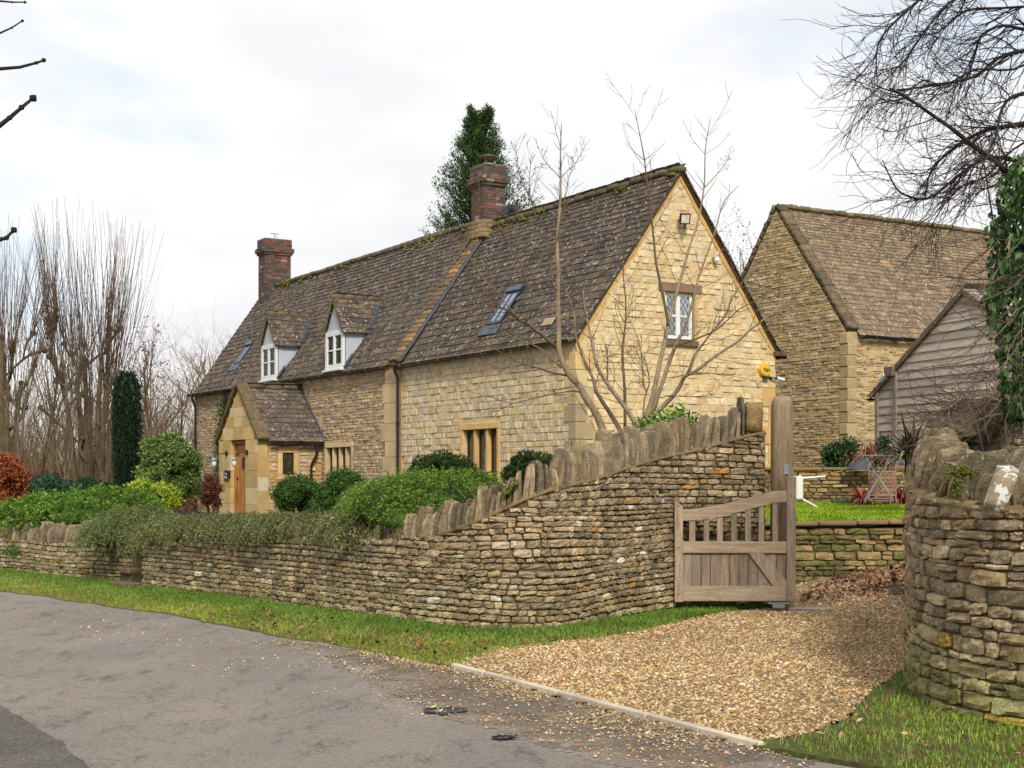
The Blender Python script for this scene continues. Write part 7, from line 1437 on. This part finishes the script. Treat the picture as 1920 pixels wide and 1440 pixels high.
q = scatter([tuple(p[:2]) for p in ap], 16000, rg); dk = np.abs((q[:, 0]-KA[0])*(-kd[1])+(q[:, 1]-KA[1])*kd[0]); keep = (rg.random(len(q)) < np.clip(.85-dk*1.5, .10, .7)*(vnoise(q[:, 0], q[:, 1], 2.4, 9)**1.6)*1.9)
pebbles(q[keep], .009, [c*.82 for c in GP_], 'loose_stones', 'loose stones scattered between the edging and the road', z=.008)
q = scatter([(-8, 19), (-3.4, 16.9), (0, 12.6), (1.8, 8.2), (1.2, 7.6), (-2, 11.2), (-6, 16.6), (-10, 20.6)], 1500, rg); q = q[vnoise(q[:, 0], q[:, 1], 1.2, 12) > .45]; pebbles(q, .008, GP_, 'road_grit', 'fine grit washed along the road edge', z=.004)
def blades(q, h, pal, name, label, zf, wd=.007, lean=.45, z=.0):
    n = len(q); O = np.c_[q, zf(q[:, 0], q[:, 1])+z]; th = rg.uniform(0, 6.28, n); d = np.c_[np.cos(th), np.sin(th), np.zeros(n)]; sd_ = np.c_[-np.sin(th+rg.normal(0, .8, n)), np.cos(th), np.zeros(n)]; hh = np.broadcast_to(h, (n,))*rg.uniform(.5, 1.35, n); ln_ = rg.uniform(0, 2*lean, n)
    m1 = O+Z*(hh*.6)[:, None]+d*(hh*ln_*.3)[:, None]; tp_ = O+Z*(hh*(1-.25*ln_))[:, None]+d*(hh*ln_)[:, None]; w2 = wd*rg.uniform(.6, 1.3, n)[:, None]
    T = np.stack([O-sd_*w2/2, O+sd_*w2/2, m1+sd_*w2*.4, m1-sd_*w2*.4, tp_], 1); tone = (.8+.45*vnoise(q[:, 0], q[:, 1], 1.7, 31))[:, None]; mb = MB(); mb.inst(T, [np.array([[0, 1, 2, 3]]), np.array([[3, 2, 4]])], np.clip(pick(pal, n, .16, .06, rg=rg)*tone, .004, 1)); o = mb.link(name, m_grass, None); tag(o, label, 'grass', kind='stuff')
def distpath(q, path):
    p = np.array(path)[:, :2]; return np.min(np.linalg.norm(q[:, None]-p[None, ::2], axis=2), axis=1)
vz = lambda x, y: hd(x, y)+.012
vg = [p for p in verge if p[0] > -16]; q = scatter(vg, 330000, rg); allw = np.vstack([WA, WB]); dw = distpath(q, allw); de = distpath(q, catmull([e_[:2] for e_ in EDGE[1:]]+[(.0, 12.3), (1.4, 14.2), (2.6, 16.6)], 12))
bare = vnoise(q[:, 0], q[:, 1], 2.1, 17); far = np.clip(1-(q[:, 1]-14)/22, .35, 1)
keep = rg.random(len(q)) < np.clip(np.clip(de/.35, .05, 1)*(.15+1.35*(1-bare)), 0, 1)*far; q = q[keep]; dw = dw[keep]
nw = rg.random(len(q)) < np.clip(1.15-dw*.9, .1, 1)
blades(q[nw], np.clip(.08-.03*dw[nw], .03, .08), [c*1.25 for c in GR((98, 142, 44), (84, 130, 40), (118, 152, 52), (108, 138, 50), (136, 142, 66))], 'wall_grass', 'lush green grass close to the foot of the garden wall', vz, wd=.009)
q = q[~nw]; dw = dw[~nw]
blades(q, np.clip(.065-.03*dw, .03, .06), [c*1.3 for c in GR((120, 150, 44), (104, 144, 40), (150, 156, 54), (136, 146, 50), (170, 154, 84), (156, 130, 80))], 'verge_grass', 'bright rough grass on the verge below the garden wall', vz, wd=.009)
q = scatter(rv, 90000, rg); bare = vnoise(q[:, 0], q[:, 1], 2.6, 19); dg = distpath(q, np.array(rv[:-7])); dr_ = distpath(q, RW); keep = (q[:, 1] > 7.2) & (rg.random(len(q)) < np.clip(dg/.22, .04, 1)*np.clip(1.45-1.1*bare, 0, 1)); q = q[keep]
blades(q, .042, [c*1.2 for c in GR((110, 156, 34), (124, 162, 42), (88, 130, 30), (156, 144, 70), (144, 172, 60), (150, 120, 76))], 'pillar_grass', 'tufty grass growing at the foot of the drive wall', lambda x, y: hd(x, y)+.024, wd=.006, lean=.7)
q = scatter(lawn, 150000, rg); q = q[(q[:, 0]/q[:, 1] > .17)]; blades(q, .045, GR((150, 180, 22), (134, 168, 20), (172, 196, 36), (120, 150, 24)), 'lawn_grass', 'bright short lawn behind the retaining wall', lambda x, y: 1.0+(y-20.7)*.012, wd=.014)
def litter(q, sz, pal, name, label, zf, z=.02):
    n = len(q); O = np.c_[q, zf(q[:, 0], q[:, 1])+z+rg.uniform(0, .02, n)]; d = rdir(n, rg)*A(1, 1, .25); mb = MB(); leaves(mb, O, sz*rg.uniform(.5, 1.4, n), pick(pal, n, .2, .06, rg=rg), d=d, up=1.2, asp=.65, rg=rg); o = mb.link(name, m_dryleaf, None); tag(o, label, 'leaves', kind='stuff')
DL = [lin(132, 88, 62)*.65, lin(104, 70, 52)*.6, lin(158, 110, 76)*.68, lin(90, 62, 50)*.55]
q = np.vstack([scatter([(3.6, 18.4), (4.4, 20.45), (8.5, 20.4), (7.5, 18.2), (5.2, 16.3), (4.6, 16.8)], 9000, rg), scatter([(3.6, 15.2), (4.0, 16.6), (5.0, 16.6), (4.4, 14.6)], 500, rg)]); keep = rg.random(len(q)) < np.clip(vnoise(q[:, 0], q[:, 1], 1.4, 23)*1.5*np.clip((q[:, 1]+.55*(q[:, 0]-4)-17.6)/1.6, .04, 1), 0, 1)
litter(q[keep], .075, DL, 'leaf_litter', 'drift of dead brown leaves against the retaining wall', hd, z=.012)
q = scatter(vg, 2600, rg); de = distpath(q, catmull([(-3.4, 16.9), (-1.6, 14.6), (-.4, 13.2), (.6, 13.6), (2.4, 16.2)], 10)); q = q[(de < .6) & (rg.random(len(q)) < .9)]; litter(q, .06, DL, 'verge_leaves', 'scattered dead leaves on the verge', vz, z=.04)
q = scatter(rv, 420, rg); q = q[q[:, 1] > 7.3]; litter(q, .05, DL+[lin(190, 170, 120)*.7], 'fallen_leaves', 'dry leaves in the grass below the drive wall', lambda x, y: hd(x, y)+.03, z=.03)
# weeds at the foot of the walls
for i, (px, py, s_, lb) in enumerate(((665, 1148, .16, 'small green weed growing from the wall foot below the juniper'), (1075, 1178, .12, 'leafy weed at the wall foot at its outermost bend'), (98, 1068, .14, 'green weed at the foot of the roadside wall'), (20, 1038, .2, 'green ferny weed growing out of the roadside wall at the far left'))):
    c = G(px, py); c = c+A(0, -.02, .04) if i != 3 else P(px, py, 24.4); shrub('weed', lb, 'plant', c+Z*s_*.3, A(s_, s_*.8, s_*.6), 150, GR((90, 140, 44), (70, 118, 38)), size=.05, seed=600+i, core=False, clump=.5, stem=False)
mossy = MB(); q = P(955, 945, 15.0); 
pt = np.array([P(905+(x*70), 975-x*60+rng.normal(0, 3), 15.05+rng.normal(0, .02))+A(0, -.04, .08) for x in rng.uniform(.55, .95, 60)]); rocks(mossy, pt, A(.012, 0, 0), A(0, .01, 0), A(0, 0, .015), pick([lin(110, 122, 34)*.6, lin(90, 102, 32)*.55], 60), tpl=RK3, sq=.2, rough=.12); mossy.link('moss_patch', m_leaf, gw, smooth=True)
# litter beside the pot hole
mb = MB(); leaves(mb, np.array([G(806, 1326, .02), G(812, 1331, .02), G(822, 1334, .02)]), np.array([.06, .06, .04]), np.array([lin(210, 214, 150)*.8, lin(225, 228, 220)*.8, lin(210, 212, 205)*.8]), d=np.tile(A(1, .3, .1), (3, 1)), asp=.3); tag(mb.link('fallen_scraps', m_dryleaf, None, loc=G(815, 1330)), 'few pale leaves lying in the road pot hole', 'leaves', kind='stuff')
for o in sc.objects:
    if o.type == 'MESH': o.data.update()
